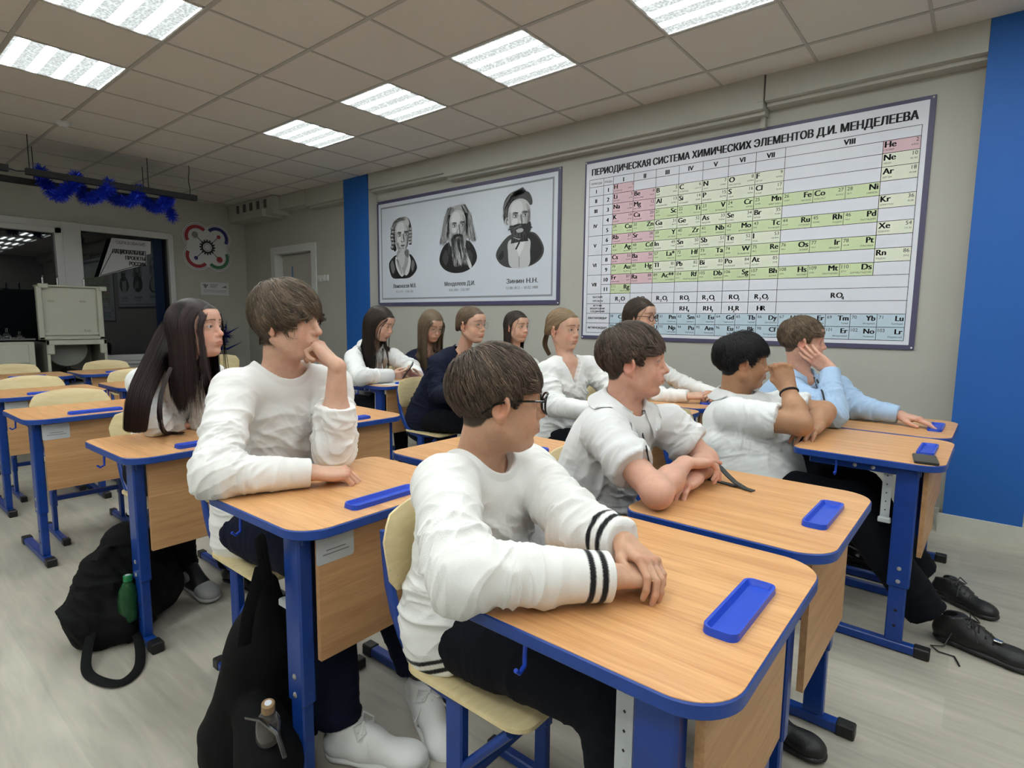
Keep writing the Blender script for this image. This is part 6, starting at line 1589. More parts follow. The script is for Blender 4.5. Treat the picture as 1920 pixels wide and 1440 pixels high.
# --- the girl with very long dark hair
def c3():
    y = 1.0
    aR = dict(E=at(292, 792, z=.79), W=at(332, 798, y=.98), d=(.62, .72, .10), n=(.2, .3, -.9), curls=[(.15, .2, .1), (.18, .22, .1), (.2, .25, .1), (.25, .25, .1)], thumb=TH_REL, cut=.95, s=.86)
    aL = dict(E=at(392, 800, y=1.08), W=at(372, 694, y=1.06), d=(-.25, -.12, .95), n=(-.85, -.3, .1), curls=HALF, thumb=TH_IN, cut=.90, s=.86)
    PV = V3(-2.98, 1.0, .52)
    def ex(P):
        o, fr = shoe(P, at(330, 1082, z=.055), rad(12), .28, m=mat('grey_leather', (.30, .30, .30), .5), sole=mat('grey_sole', (.34, .34, .33), .5), tilt=-.20, hgt=.09)
        mb = MB(); W = lambda p: tuple(fr.w(p) - P['base'])
        L = [(.045, .055), (.060, .045), (.080, .037), (.100, .040), (.115, .055), (.112, .066), (.108, .058), (.096, .051), (.080, .050), (.062, .056)]
        mb.add([W((x, -.041, z)) for x, z in L] , [tuple(range(len(L)))[::-1]]); mb.build('curved_mark', M_BLK, o, smooth=None)
        fb = Field(); fb.cone((.13, 0, .036), (.205, 0, .024), .044, .038, .03, fr=fr, flat=((0, 0, 1), 1.2)); fb.cone((.10, 0, .085), (.165, 0, .050), .030, .026, .02, fr=fr); fb.plane(fr.w((0, 0, .028)), fr.R @ V3(0, 0, -1), .003); fb.plane(fr.w((.235, 0, 0)), fr.R @ V3(1, 0, .2), .01)
        V, F = fb.mesh(.004); mesh_obj('black_overlay', V, F, M_BSH, o, None, P['base'])
        simple_shoes(P, [((-2.66, 1.13, 0), .2)])
    rr = np.random.default_rng(8); hc = (.024, .014, .014)
    def extra_h(rng):
        p = lambda *a: list(a)
        A = [at(345, 590, y=y - .06), at(305, 640, y=y - .12), at(278, 700, y=y - .23), at(262, 760, y=y - .26), at(262, 806, y=y - .26)]
        A = [at(350, 576, y=y + .03), at(318, 615, y=y + .0), at(290, 680, y=y - .12), at(262, 745, y=y - .22), at(254, 806, y=y - .24)]
        B = [at(365, 600, y=y - .10), at(345, 650, y=y - .13), at(335, 700, y=y - .17), at(335, 745, y=y - .14), at(350, 768, y=y - .10)]
        C_ = [at(392, 660, y=y + .10), at(400, 700, y=y + .12), at(402, 730, y=y + .10), at(398, 770, y=y + .08)]
        D_ = [at(320, 690, y=y - .20), at(302, 740, y=y - .26), at(300, 790, y=y - .27), at(312, 812, z=.745), at(345, 812, z=.745)]
        fr0 = Fr()
        return [lock(fr0, A, 2200, .052, .038, hc, rng, world=True), lock(fr0, C_, 600, .035, .02, hc, rng, world=True), lock(fr0, D_, 70, .010, .006, hc, rng, world=True)]
    return person('girl in white with very long straight dark hair, leaning on the desk at the left', at(368, 620, y=y), rad(33), -.10, .0, 1.02,
        at(335, 700, y=y), at(268, 718, y=y - .15), at(402, 708, y=y + .15), PV, aR, aL,
        dict(skin='rosy', noear=1, style='long', hairc=hc, strands=7000, vol=.012, length=.33, earoff=.006, seed=7, fem=1, neck=.044, iris=(.06, .04, .03), part=.0, clump=60, clumpk=.25, messy=.04, backx=.10, nose=1., extra=extra_h),
        dict(name='blouse', mat=M_WHITE, neck='crew', bs=.88, drop=.07, slr=(.066, .058, .046), gen=.003),
        legs_to(PV, -2.55, 1.0, M_DARK, [at(345, 1062, y=.95), (-2.58, 1.12, .1)]), q=1.15, extra=ex)
P3 = c3()

# --- the boy in the polo shirt
def c10():
    aR = dict(E=at(1232, 925, z=.780), W=at(1284, 868, z=.818), d=(.46, .87, -.02), n=(.25, .15, -1), curls=[(.10, .10, .08), (.45, .7, .4), (.75, .95, .5), (.85, 1.0, .5)], thumb=TH_REL, sleeve='short', cut=.60, s=.90)
    aL = dict(E=at(1322, 862, z=.780), W=at(1300, 897, z=.770), d=(-.10, -.98, -.05), n=(0, 0, -1), curls=REST, thumb=TH_OUT, sleeve='short', cut=.56, s=.90)
    PV = V3(-1.02, 1.62, .525)
    def ex(P):
        N, Fx, sp, Lx = P['N'], P['Fx'], P['sp'], P['Lx']; mb = MB(); c = N + Fx * .085 - sp * .035; b = P['base']
        pts = [np.array(p) for p in (at(1205, 815, y=1.60), at(1213, 845, y=1.58), at(1219, 880, y=1.57), at(1222, 905, y=1.565))]
        prs = [p + (at(1240, 850, y=1.60) - at(1213, 850, y=1.60)) * 0 for p in pts]
        pk = M_TRIM
        o = MB().tube([p - b + Fx * .0 for p in snap(P, pts, .0015)], .0045, 6, flat=(1.6, .5)).build('placket_trim', pk, P['e'])
        shoe(P, (-.50, 1.72, 0), -.05, .26, m=M_BSH, sole=M_BSH, hgt=.07); shoe(P, (-.52, 1.50, 0), .05, .26, m=M_BSH, sole=M_BSH, hgt=.07)
    return person('boy in a pale grey polo shirt with short sleeves, arms crossed on the desk', at(1187, 682, y=1.62), rad(24), -.03, .0, .95,
        at(1168, 762, y=1.62), at(1135, 815, y=1.47), at(1256, 798, y=1.78), PV, aR, aL,
        dict(skin='rosy', style='short', hairc=(.058, .040, .030), strands=8500, vol=.017, fringe=.052, side=.042, back=.045, top=.08, streak=.16, nose=1.25, seed=11, neck=.055, clump=24, clumpk=.7, iris=(.10, .12, .12), browt=1.2),
        dict(name='polo_shirt', mat=M_POLO, neck='polo', bs=1.0, drop=.08, loose=.012, slr=(.07, .06, .05), nh=.070, cgap=.42),
        legs_to(PV, -.50, 1.62, M_DARK, [(-.46, 1.50, .10), (-.45, 1.73, .10)]), extra=ex)
def snap(P, pts, off):
    """move points straight towards the shirt surface"""
    me = P['top'].data; n = len(me.vertices); co = np.zeros(n * 3, f32); me.vertices.foreach_get('co', co); co = co.reshape(-1, 3) + P['base']
    out = []
    for p in pts:
        d = nrm(p - CAM); q = co - CAM; t = q @ d; r = np.linalg.norm(q - t[:, None] * d, axis=1); k = np.where(r < .010)[0]
        if len(k): t0 = t[k].min(); out.append(CAM + d * (t0 - off))
        else: out.append(p)
    return out
P10 = c10()

# --- the black-haired boy with a fist at his mouth
def c11():
    aR = dict(E=at(1500, 795, y=2.57), W=at(1477, 729, y=2.665), d=(-.32, .05, .95), n=(-.55, .80, .0), curls=FIST, thumb=TH_IN, sleeve='short', cut=.66, s=1.12, ak=1.10)
    aL = dict(E=at(1545, 772, y=2.93), W=at(1530, 799, z=.776), d=(-.14, -.98, -.10), n=(0, -.10, -1), curls=[(.22, .25, .1)] * 4, spread=(.10, .02, -.06, -.15), thumb=TH_OUT, sleeve='short', cut=.6, s=1.08, ak=1.10)
    PV = V3(-.79, 2.72, .535)
    def ex(P):
        b = P['base']; c = at(1483, 737, y=2.66); ax = nrm(at(1500, 795, y=2.57) - at(1477, 729, y=2.665)); u = nrm(np.cross(ax, (0, 1, 0))); v = np.cross(ax, u)
        c = at(1477, 729, y=2.665) + ax * .020
        MB().tube([c - b + .0360 * (math.cos(a) * u + math.sin(a) * v) for a in np.linspace(0, 2 * PI, 28, endpoint=False)], .0045, 8, closed=True, flat=(1, 1), up=None).build('wristband', M_TRIM, P['e'])
        o, fr = shoe(P, at(1752, 1192, z=.0), rad(-16), .305, m=M_BSH, sole=M_BSH, laces=M_BSH, hgt=.09, tilt=.0)
        bk_ = MB().box((-.012, -.010, -.003), (.012, .010, .003), bev=.002); M = Matrix(fr.R.tolist()).to_4x4(); 
        bk_.v = [tuple(fr.w(V3(.175, -.010, .070) + np.array(v)) - b) for v in bk_.v]; bk_.build('silver_tag', mat('chrome'), o, smooth=None)
        lt = MB(); W = lambda p: tuple(fr.w(p) - b); lt.tube([W((.06, -.035, .055)), W((.05, -.07, .01)), W((.02, -.09, .004)), W((.05, -.11, .004)), W((.09, -.10, .004)), W((.12, -.15, .004))], .003, 6).build('loose_lace', M_BSH, o)
        shoe(P, at(1752, 1112, z=.0), rad(-34), .265, m=M_BSH, sole=M_BSH, laces=M_BSH, hgt=.09)
    PVL = dict(mat=M_DARK, r=(.105, .085, .072), j=[((-.88, 2.65, .50), (-.36, 2.62, .50), at(1738, 1150, y=2.66)), ((-.80, 2.83, .50), (-.36, 2.86, .50), at(1722, 1072, y=2.98))])
    return person('black-haired boy in a pale short-sleeved shirt holding his fist to his mouth', at(1392, 682, y=2.74), rad(26), .0, .0, 1.05,
        at(1378, 742, y=2.74), at(1378, 780, y=2.57), at(1470, 765, y=2.91), PV, aR, aL,
        dict(skin='tan', style='short', hairc=(.011, .010, .012), strands=8000, vol=.024, fringe=.062, side=.040, back=.045, top=.09, seed=13, neck=.060, fat=.012, clump=40, clumpk=.45, nose=.9, iris=(.03, .02, .015), crown=(-.05, 0, .115), browt=1.2),
        dict(name='shirt', mat=M_SHIRT, neck='shirt', bs=1.12, drop=.20, loose=.020, fat=.042, slr=(.08, .06, .05), nh=.072, cgap=.5, ch=.030, gen=.004),
        PVL, q=1.1, extra=ex)
P11 = c11()

# --- the boy in light blue
def c12():
    aR = dict(E=at(1560, 778, z=.795), W=at(1556, 692, y=3.225), d=(-.72, .10, .50), n=(.25, .93, .15), curls=[(.10, .2, .1), (.12, .2, .1), (.15, .25, .1), (.2, .25, .1)], spread=(.12, .04, -.04, -.12), thumb=TH_REL, cut=.93, s=.98)
    aL = dict(E=at(1600, 762, z=.80), W=at(1688, 778, z=.782), d=(.88, -.25, -.12), n=(0, 0, -1), curls=[(.15, .2, .1), (.25, .3, .15), (.3, .35, .2), (.35, .35, .2)], thumb=TH_REL, cut=.95, s=.95)
    PV = V3(-.98, 3.38, .53)
    def ex(P):
        b = P['base']; pts = snap(P, [at(1532, 712, y=3.3), at(1542, 735, y=3.3), at(1548, 760, y=3.3)], .002)
        MB().tube([p - b for p in pts], .004, 6).build('zip', M_TRIM, P['e'])
        simple_shoes(P, [((-.55, 3.28, 0), 0.), ((-.55, 3.50, 0), 0.)])
    return person('boy in a light blue zip top with his palm on his cheek', at(1504, 642, y=3.36), rad(17), .03, .03, 1.03,
        at(1500, 706, y=3.36), at(1486, 735, y=3.21), at(1572, 728, y=3.52), PV, aR, aL,
        dict(skin='rosy', style='short', hairc=(.125, .088, .058), strands=6500, vol=.014, fringe=.040, side=.035, back=.035, top=.055, seed=17, neck=.050, clump=22, nose=1.1, iris=(.06, .04, .03), hairline=.080),
        dict(name='zip_top', mat=M_LBLUE, neck='shirt', bs=1.0, drop=.07, slr=(.064, .060, .044), nh=.066, cgap=.45, ch=.038, gen=.004),
        legs_to(PV, -.52, 3.38, M_DARK), q=1.15, extra=ex)
P12 = c12()

# --- the blonde girl with a ponytail
def c8():
    aR = dict(E=at(1040, 762, y=2.62), W=at(1128, 772, z=.775), n=(0, 0, -1), curls=REST, cut=.97, s=.85)
    aL = dict(E=at(1148, 735, y=3.05), W=at(1165, 762, z=.79), d=(.3, -.8, 0), n=(0, 0, -1), curls=REST, cut=.97, s=.85)
    PV = V3(-1.98, 2.85, .53); hc = (.215, .145, .085)
    def tail(rng):
        return [lock(Fr(), [at(1030, 618, y=2.90), at(1024, 632, y=2.90), at(1022, 648, y=2.90), at(1030, 665, y=2.90)], 420, .022, .010, hc, rng, world=True)]
    def ex(P):
        b = P['base']; N, Fx, Lx, sp = P['N'], P['Fx'], P['Lx'], P['sp']
        MB().tube([N + Fx * (.058 * math.cos(a)) + Lx * (.062 * math.sin(a)) + sp * (-.012 - .035 * math.cos(a)) - b for a in np.linspace(-1.3, 1.3, 16)], .0012, 5).ball(N + Fx * .062 - sp * .050 - b, .004, 8).build('necklace', M_WIRE, P['e'])
    return person('blonde girl with a low ponytail in a fluffy white V-neck sweater', at(1056, 620, y=2.85), rad(-6), .04, .02, 1.03,
        at(1060, 671, y=2.85), at(1024, 700, y=2.69), at(1106, 688, y=3.01), PV, aR, aL,
        dict(skin='fair', style='tied', hairc=hc, strands=4200, vol=.008, seed=19, fem=1, neck=.043, nose=1., iris=(.08, .08, .07), tie=(-.100, .01, -.012), clump=40, messy=.05, browc=(.10, .06, .04), extra=tail),
        dict(name='v_neck_sweater', mat=M_WHITE, neck='v', vd=.13, bs=.92, drop=.06, loose=.014, slr=(.072, .062, .048), nh=.062, gen=.004),
        legs_to(PV, -1.55, 2.85, M_DARK), q=1.2, extra=ex)
P8 = c8()

# --- the girl with round glasses behind the polo boy
def c9():
    aR = dict(E=at(1236, 742, y=3.33), W=at(1291, 742, z=.782), d=(.65, .55, .05), n=(.1, .5, -.7), curls=HALF, cut=.97, s=.86)
    aL = dict(E=at(1285, 722, y=3.66), W=at(1345, 740, z=.785), d=(-.1, -.90, .05), n=(-.6, .1, -.6), curls=HALF, cut=.97, s=.86)
    PV = V3(-1.94, 3.46, .53); hc = (.050, .034, .026)
    return person('girl with round dark glasses and clasped hands, behind the polo shirt boy', at(1200, 596, y=3.46), rad(-4), .06, .02, 1.02,
        at(1198, 655, y=3.46), at(1180, 690, y=3.31), at(1232, 690, y=3.61), PV, aR, aL,
        dict(skin='fair', style='long', hairc=hc, strands=3000, vol=.010, length=.30, seed=23, fem=1, neck=.043, clump=50, messy=.05, backx=.9, iris=(.04, .03, .02), back=.1),
        dict(name='blouse', mat=M_TEE, neck='crew', bs=.88, drop=.06, slr=(.062, .054, .042)),
        legs_to(PV, -1.52, 3.46, M_DARK), q=1.3, extra=lambda P: glasses(P, mat('brown_frame', (.035, .012, .012), .3), .0225, .0020, .98, w=.031))
P9 = c9()

# --- the young woman in the navy blazer
def c6():
    aR = dict(E=at(822, 738, y=2.62), W=at(868, 740, z=.785), n=(0, 0, -1), curls=REST, cut=.95, s=.88)
    aL = dict(E=at(935, 715, y=3.02), W=at(930, 735, z=.785), d=(.3, -.8, 0), n=(0, 0, -1), curls=REST, cut=.95, s=.88)
    PV = V3(-3.08, 2.83, .53); hc = (.120, .080, .052)
    def ex(P):
        glasses(P, M_WIRE, .0235, .0012, .90, w=.033, temple=.0010)
        b = P['base']; N, Fx, Lx, sp = P['N'], P['Fx'], P['Lx'], P['sp']; mb = MB()
        for s in (-1, 1):
            A = [N - Fx * .06 + Lx * s * .045 + sp * .03, N + Lx * s * .075 + sp * .020 + Fx * .01, N + Fx * .085 + Lx * s * .062 - sp * .045, N + Fx * .120 + Lx * s * .010 - sp * .17]
            B = [N - Fx * .075 + Lx * s * .060 - sp * .0, N + Lx * s * .105 - sp * .005 + Fx * .01, N + Fx * .105 + Lx * s * .105 - sp * .075, N + Fx * .124 + Lx * s * .012 - sp * .175]
            vs = [tuple(p - b) for p in A] + [tuple(p - b + Fx * .004) for p in B]; mb.add(vs, [(0, 1, 5, 4), (1, 2, 6, 5), (2, 3, 7, 6)]); mb.add([tuple(np.array(v) - Fx * .006) for v in vs], [(4, 5, 1, 0), (5, 6, 2, 1), (6, 7, 3, 2)])
        mb.build('lapels', M_BLAZER, P['e'], smooth=.8)
    return person('young woman in a navy blazer with thin round glasses and hair tied back', at(884, 611, y=2.83), rad(2), .02, .0, 1.03,
        at(868, 660, y=2.83), at(818, 684, y=2.67), at(914, 680, y=2.99), PV, aR, aL,
        dict(skin='fair', style='tied', hairc=hc, strands=4200, vol=.007, seed=29, fem=1, neck=.044, nose=1.1, iris=(.08, .09, .10), tie=(-.095, 0, -.02), clump=40, messy=.04, browc=(.07, .045, .03)),
        dict(name='blazer', mat=M_BLAZER, neck='v', vd=.12, bs=.95, drop=.20, loose=.020, slr=(.068, .060, .050), nh=.064, gen=.004),
        legs_to(PV, -2.55, 2.83, M_DARK, r=(.088, .064, .05)), q=1.25, extra=ex)
P6 = c6()

# --- the girl against the wall with a white collar
def c7():
    PV = V3(-2.98, 3.46, .53); hc = (.040, .028, .024)
    aR = dict(E=at(945, 705, y=3.28), W=at(985, 725, y=3.35), n=(0, 0, -1), cut=.97, s=.85)
    return person('dark-haired girl in a white top against the wall between two classmates', at(969, 614, y=3.46), rad(-8), .04, .0, 1.0,
        at(965, 662, y=3.46), at(945, 690, y=3.31), at(1003, 688, y=3.61), PV, aR, None,
        dict(skin='fair', style='long', hairc=hc, strands=3000, vol=.008, length=.26, seed=31, fem=1, neck=.042, clump=50, messy=.05, backx=.9, iris=(.08, .08, .08), browc=(.05, .035, .03)),
        dict(name='white_top', mat=M_TEE, neck='shirt', bs=.86, drop=.06, slr=(.060, .052, .042), cgap=.5, nh=.062),
        legs_to(PV, -2.58, 3.46, M_DARK), q=1.35)
P7 = c7()

# --- the girl with a phone
def c4():
    ph = at(768, 695, y=2.88)
    aR = dict(E=at(672, 706, z=.80), W=at(736, 704, y=2.80), d=(.75, .45, .10), n=(-.1, .8, .3), curls=HALF, thumb=TH_REL, cut=.96, s=.88)
    aL = dict(E=at(770, 690, y=3.10), W=at(784, 706, y=3.00), d=(.0, -.75, .25), n=(-.3, -.4, .8), curls=HALF, thumb=TH_REL, cut=.96, s=.88)
    PV = V3(-4.12, 2.86, .53); hc = (.034, .024, .020)
    def ex(P):
        b = P['base']; pts = snap(P, [at(714, 660, y=2.75), at(716, 680, y=2.75), at(718, 700, y=2.75)], .002)
        MB().tube([p - b for p in pts], .0025, 6).build('zip', M_SOLE, P['e'])
    return person('girl in a white zip hoodie with long dark hair looking down at a phone', at(712, 608, y=2.86), rad(22), .34, .0, 1.10,
        at(698, 650, y=2.86), at(662, 672, y=2.70), at(738, 670, y=3.02), PV, aR, aL,
        dict(skin='fair', style='long', hairc=hc, noear=1, strands=4500, vol=.012, length=.44, seed=37, fem=1, neck=.045, clump=60, clumpk=.35, messy=.05, backx=.5, open=.5, iris=(.04, .03, .02)),
        dict(name='hoodie', mat=M_WHITE, neck='shirt', bs=1.0, drop=.10, loose=.014, slr=(.072, .064, .050), nh=.068, cgap=.35, ch=.040, gen=.004),
        legs_to(PV, -3.62, 2.86, M_DARK), q=1.3, extra=ex)
P4 = c4()

# --- the girl in navy looking down
def c5():
    aR = dict(E=at(782, 702, y=3.30), W=at(806, 716, y=3.33), n=(0, 0, -1), cut=.96, s=.86)
    aL = dict(E=at(856, 700, y=3.60), W=at(838, 716, y=3.50), n=(0, 0, -1), cut=.96, s=.86)
    PV = V3(-4.10, 3.46, .53); hc = (.165, .115, .075)
    def ex(P):
        glasses(P, M_WIRE, .0225, .0011, .96, w=.032, temple=.001)
        b = P['base']; N, Fx, Lx, sp = P['N'], P['Fx'], P['Lx'], P['sp']; mb = MB()
        for s in (-1, 1):
            for q_ in (0, 1): mb.tube([N + Lx * s * (.078 + .014 * q_) - Fx * .02 + sp * (.012), N + Lx * s * (.085 + .014 * q_) + Fx * .05 - sp * .02, N + Lx * s * (.075 + .014 * q_) + Fx * .112 - sp * .12] - b, .004, 6)
        mb.build('white_stripes', M_SOLE, P['e'])
    return person('girl in navy with long light brown hair and thin glasses looking down', at(809, 612, y=3.46), rad(-12), .36, .0, 1.12,
        at(800, 660, y=3.46), at(770, 685, y=3.30), at(848, 682, y=3.62), PV, aR, aL,
        dict(skin='fair', style='long', hairc=hc, noear=1, strands=4500, vol=.012, length=.44, seed=41, fem=1, neck=.043, clump=60, clumpk=.35, messy=.05, backx=.05, front=.3, open=.5, iris=(.08, .08, .08), browc=(.10, .07, .05)),
        dict(name='jacket', mat=M_BLAZER, neck='crew', bs=.95, drop=.06, slr=(.066, .058, .046), gen=.004),
        legs_to(PV, -3.65, 3.46, M_DARK), q=1.35, extra=ex)
P5 = c5()
# ------------------------------------------------------------------ things on and beside the desks
# phone near the tray of the black-haired boy's desk
pc = at(1735, 861, z=DZ + .006)
ph_ = empty('phone', (pc[0], pc[1], DZ + .0008), -1.45, 'black phone lying flat on a desk beside the pencil tray', 'phone')
MB().prism(rrect(-.074, -.037, .074, .037, .008, 5), 0, .009, bev=.0015).build('phone_body', mat('phone_black', (.02, .02, .022), .3), ph_)
MB().prism(rrect(-.071, -.034, .071, .034, .006, 5), .0088, .0094).build('screen', mat('screen_black', (.012, .012, .014), .06), ph_, smooth=None)
# phone held by the girl in the hoodie
pc = at(765, 694, y=2.86)
p2 = empty('phone', tuple(pc), 0, 'black phone held in both hands by the girl in the white hoodie', 'phone'); p2.rotation_euler = (.5, -.9, .35)
MB().prism(rrect(-.072, -.035, .072, .035, .008, 5), -.004, .004, bev=.0012).build('phone_body', mat('phone_black'), p2)
MB().prism(rrect(-.069, -.032, .069, .032, .006, 5), .0038, .0044).build('screen', mat('screen_black'), p2, smooth=None)
# sheets of paper under her hands
pc = at(735, 717, z=DZ)
pp = empty('paper_sheet', (pc[0] + .03, pc[1] - .03, DZ + .001), .5, 'white sheet of paper on the desk of the girl with a phone', 'paper')
MB().box((-.105, -.148, 0), (.105, .148, .0015)).build('sheet', mat('paper_white', (.72, .72, .71), .8), pp, smooth=None)
l = MB()
for k in range(6): l.box((-.085, -.12 + k * .03, .0016), (.06 + .02 * (k % 2), -.117 + k * .03, .0018))
l.build('written_lines', mat('plaque_ink'), pp, smooth=None)
# smartwatch standing on its strap
A, B_, C_ = at(1332, 893, z=DZ + .012), at(1408, 919, z=DZ + .004), at(1335, 868, z=DZ + .055)
wd = nrm((B_ - A) * (1, 1, 0)); ws = np.cross((0, 0, 1), wd); base = V3(A[0], A[1], DZ)
wt = empty('smartwatch', tuple(base), 0, 'black smartwatch with a teal edge standing on its open strap on the desk', 'watch')
fw = lambda x, y, z: tuple(wd * x + ws * y + V3(0, 0, z))
def slab(mb, pts, wid, th):
    n = len(pts); vs = []
    for i, (x, z) in enumerate(pts):
        a = pts[max(i - 1, 0)]; b = pts[min(i + 1, n - 1)]; d = np.array((b[0] - a[0], b[1] - a[1])); d /= np.linalg.norm(d) + 1e-9; nn = (-d[1] * th / 2, d[0] * th / 2)
        for s in (-1, 1):
            vs += [fw(x + nn[0], s * wid / 2, z + nn[1]), fw(x - nn[0], s * wid / 2, z - nn[1])]
    F = []
    for i in range(n - 1):
        o = i * 4; F += [(o, o + 2, o + 6, o + 4), (o + 1, o + 5, o + 7, o + 3), (o, o + 4, o + 5, o + 1), (o + 2, o + 3, o + 7, o + 6)]
    F += [(0, 1, 3, 2), ((n - 1) * 4, (n - 1) * 4 + 2, (n - 1) * 4 + 3, (n - 1) * 4 + 1)]; mb.add(vs, F)
mb = MB(); slab(mb, [(.002, .004), (.010, .024), (.016, .046)], .036, .011); mb.build('watch_case', mat('watch_black', (.012, .012, .014), .3), wt, smooth=.5)
mb = MB(); slab(mb, [(-.005, .006), (.003, .025), (.009, .044)], .033, .003); mb.build('teal_rim', mat('teal', (.02, .22, .27), .3), wt, smooth=.5)
mb = MB(); slab(mb, [(.010, .008), (.017, .025), (.022, .040)], .026, .002); mb.build('sensor_glass', mat('sensor_glass', (.20, .13, .08), .15), wt, smooth=.5)
mb = MB(); slab(mb, [(.016, .048), (.024, .053), (.036, .048), (.062, .030), (.090, .014), (.125, .004), (.150, .003)], .021, .0032); mb.build('upper_strap', mat('watch_strap', (.03, .035, .035), .6), wt, smooth=.8)
mb = MB(); slab(mb, [(.004, .003), (.03, .0025), (.06, .0035), (.085, .003), (.10, .006)], .021, .003); mb.build('lower_strap', mat('watch_strap'), wt, smooth=.8)

# ------------------------------------------------------------------ backpacks
M_BAG = cloth('black_canvas', (.0048, .0048, .0052), weave=380, wk=.5, sheen=.0)
def strap(pts, w, name, par, base, th=.004, m=None):
    mb = MB(); P = [np.asarray(p, float) - base for p in pts]
    C = []; n = len(P)
    for i in range(n - 1):
        p0, p1, p2, p3 = P[max(i - 1, 0)], P[i], P[i + 1], P[min(i + 2, n - 1)]
        for f in np.linspace(0, 1, 7)[:-1]: C.append(.5 * ((2 * p1) + (-p0 + p2) * f + (2 * p0 - 5 * p1 + 4 * p2 - p3) * f ** 2 + (-p0 + 3 * p1 - 3 * p2 + p3) * f ** 3))
    C.append(P[-1]); mb.tube(C, w / 2, 8, flat=(th / w * 2, 1.)); return mb.build(name, m or M_BAG, par)
# bag on the floor by the dark-haired girl's desk
def bag1():
    base = V3(-2.54, .70, 0); e = empty('backpack', tuple(base), 0, 'black backpack slumped on the floor with a green bottle in its side pocket', 'backpack')
    f = Field(); f.cone((-2.57, .715, .335), (-2.56, .69, .15), .080, .145, .07); f.cone((-2.54, .62, .27), (-2.52, .575, .11), .065, .105, .06); f.cone((-2.60, .79, .27), (-2.57, .80, .12), .075, .105, .06)
    f.cone((-2.43, .645, .105), (-2.43, .64, .055), .056, .060, .05); f.cone((-2.47, .57, .05), (-2.46, .70, .05), .05, .05, .05); f.plane((0, 0, .004), (0, 0, -1), .01)
    V, F = f.mesh(.006); src = [(V3(-2.45, .70, .30), V3(0, .2, 1), .2, .06, .016), (V3(-2.42, .62, .16), V3(0, 1, .4), .2, .055, .016), (V3(-2.45, .55, .15), V3(.3, 1, .3), .15, .06, .015)]
    V = wrinkle(V, normals(V, F), src, .006, 44); mesh_obj('bag_body', V, F, M_BAG, e, None, base)
    z = lambda x, y: at(x, y, z=.012); X = lambda px, py, x: at(px, py, x=x)
    strap([X(232, 1040, -2.54), X(208, 1024, -2.50), X(188, 1034, -2.48), X(174, 1052, -2.46)], .030, 'top_strap', e, base)
    strap([X(176, 1170, -2.43), X(163, 1225, -2.36), z(165, 1262), z(200, 1280), z(235, 1276), z(262, 1245), X(256, 1190, -2.36), X(225, 1165, -2.40)], .032, 'shoulder_strap', e, base)
    MB().tube([X(228, 1060, -2.475) - base, X(205, 1110, -2.43) - base, X(198, 1165, -2.41) - base], .004, 6).build('zip', M_BLK, e)
bag1()
# green bottle in the pocket
gb = V3(-2.385, .650, .262); M_GREEN = mat('green_plastic', (.10, .42, .16), .08, trans=.85, ior=1.3); M_GCAP = mat('green_cap', (.015, .20, .07), .4)
def bottle(loc, tilt, R_, prof, m, capm, lab_, zc, rc, hc, liquid=None, disc=None):
    e = empty('bottle', tuple(loc), 0, lab_, 'bottle'); e.rotation_euler = tilt
    MB().lathe(prof, 24).build('bottle_body', m, e)
    c = MB().lathe([(rc, zc), (rc, zc + hc), (rc * .85, zc + hc + .002)], 24).build('cap', capm, e)
    if disc: MB().lathe([(rc * .55, zc + hc + .0018), (rc * .55, zc + hc + .0028)], 20).build('cap_mark', disc, c)
    if liquid: MB().lathe([(p[0] * .93, p[1] * .98 + .002) for p in prof[:-3]], 24).build('liquid', liquid, e)
bottle(gb + (0, 0, -.165), (-.06, -.05, 0), 0, [(.030, 0), (.033, .01), (.033, .08), (.030, .115), (.018, .140), (.012, .152), (.012, .165)], M_GREEN, M_GCAP, 'green plastic bottle in the side pocket of the floor backpack', .150, .0155, .020, disc=mat('poster_white'))
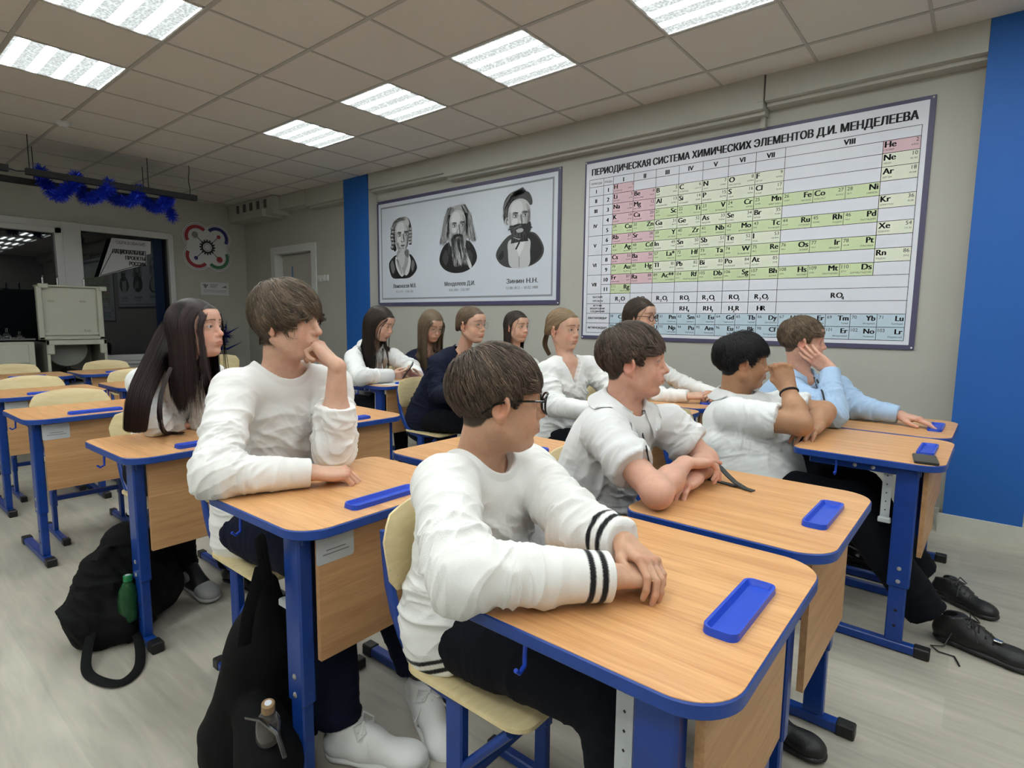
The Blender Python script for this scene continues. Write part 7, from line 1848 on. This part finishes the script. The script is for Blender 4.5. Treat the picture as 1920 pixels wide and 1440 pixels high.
# bag hanging from the desk of the boy with the fringe
def bag2():
    P = lambda px, py, y: at(px, py, y=y); base = V3(-1.42, .60, 0)
    e = empty('backpack', tuple(base), 0, 'black backpack hanging from the side hook of a desk, brown-capped bottle in its pocket', 'backpack')
    f = Field(); f.cone(P(500, 1095, .70), P(494, 1200, .72), .024, .075, .05); f.cone(P(494, 1200, .72), P(485, 1400, .72), .078, .125, .06); f.cone(P(458, 1230, .67), P(436, 1370, .64), .040, .085, .05); f.cone(P(540, 1190, .80), P(545, 1400, .80), .040, .085, .05); f.cone(P(484, 1350, .655), P(505, 1430, .64), .062, .085, .03)
    f.cone(P(460, 1395, .67), P(468, 1440, .67), .11, .11, .05)
    f.plane((0, 0, .012), (0, 0, -1), .01)
    V, F = f.mesh(.006); src = [(P(490, 1130, .56), V3(1, 0, .1), .14, .045, .018), (P(470, 1250, .52), V3(1, 0, .25), .2, .06, .016), (P(440, 1350, .5), V3(1, 0, .6), .2, .07, .014)]
    V = wrinkle(V, normals(V, F), src, .006, 45); mesh_obj('bag_body', V, F, M_BAG, e, None, base)
    hk = V3(-1.515, .63, .655)
    strap([P(498, 1110, .68), P(492, 1060, .66), P(486, 1012, .645), P(490, 1012, .65), P(498, 1060, .67), P(508, 1100, .70)], .022, 'hanging_loop', e, base)
    strap([P(458, 1210, .62), P(466, 1150, .63), P(480, 1100, .65), P(490, 1062, .66)], .035, 'shoulder_strap', e, base)
    strap([P(530, 1120, .74), P(560, 1200, .78), P(596, 1290, .82), P(585, 1380, .80)], .035, 'shoulder_strap', e, base)
    MB().tube([P(462, 1345, .588) - base, P(490, 1350, .578) - base, P(520, 1375, .57) - base, P(534, 1420, .56) - base], .005, 6).build('pocket_seam', M_BLK, e)
bag2()
bb = at(484, 1310, y=.605)
bottle(bb + (0, .02, -.118), (.08, .24, 0), 0, [(.026, 0), (.029, .01), (.029, .045), (.027, .065), (.016, .088), (.012, .096), (.012, .108)], mat('clear_plastic', (.8, .75, .75), .06, trans=.9, ior=1.3), mat('bronze_cap', (.30, .19, .10), .4), 'small clear bottle with a bronze cap in the hanging backpack', .094, .0155, .022, liquid=mat('dark_drink', (.10, .035, .02), .1, trans=.6), disc=mat('poster_white'))
bpy.data.objects.remove(_to, do_unlink=True)
for o in list(bpy.data.objects):
    if o.type == 'FONT': bpy.data.objects.remove(o, do_unlink=True)
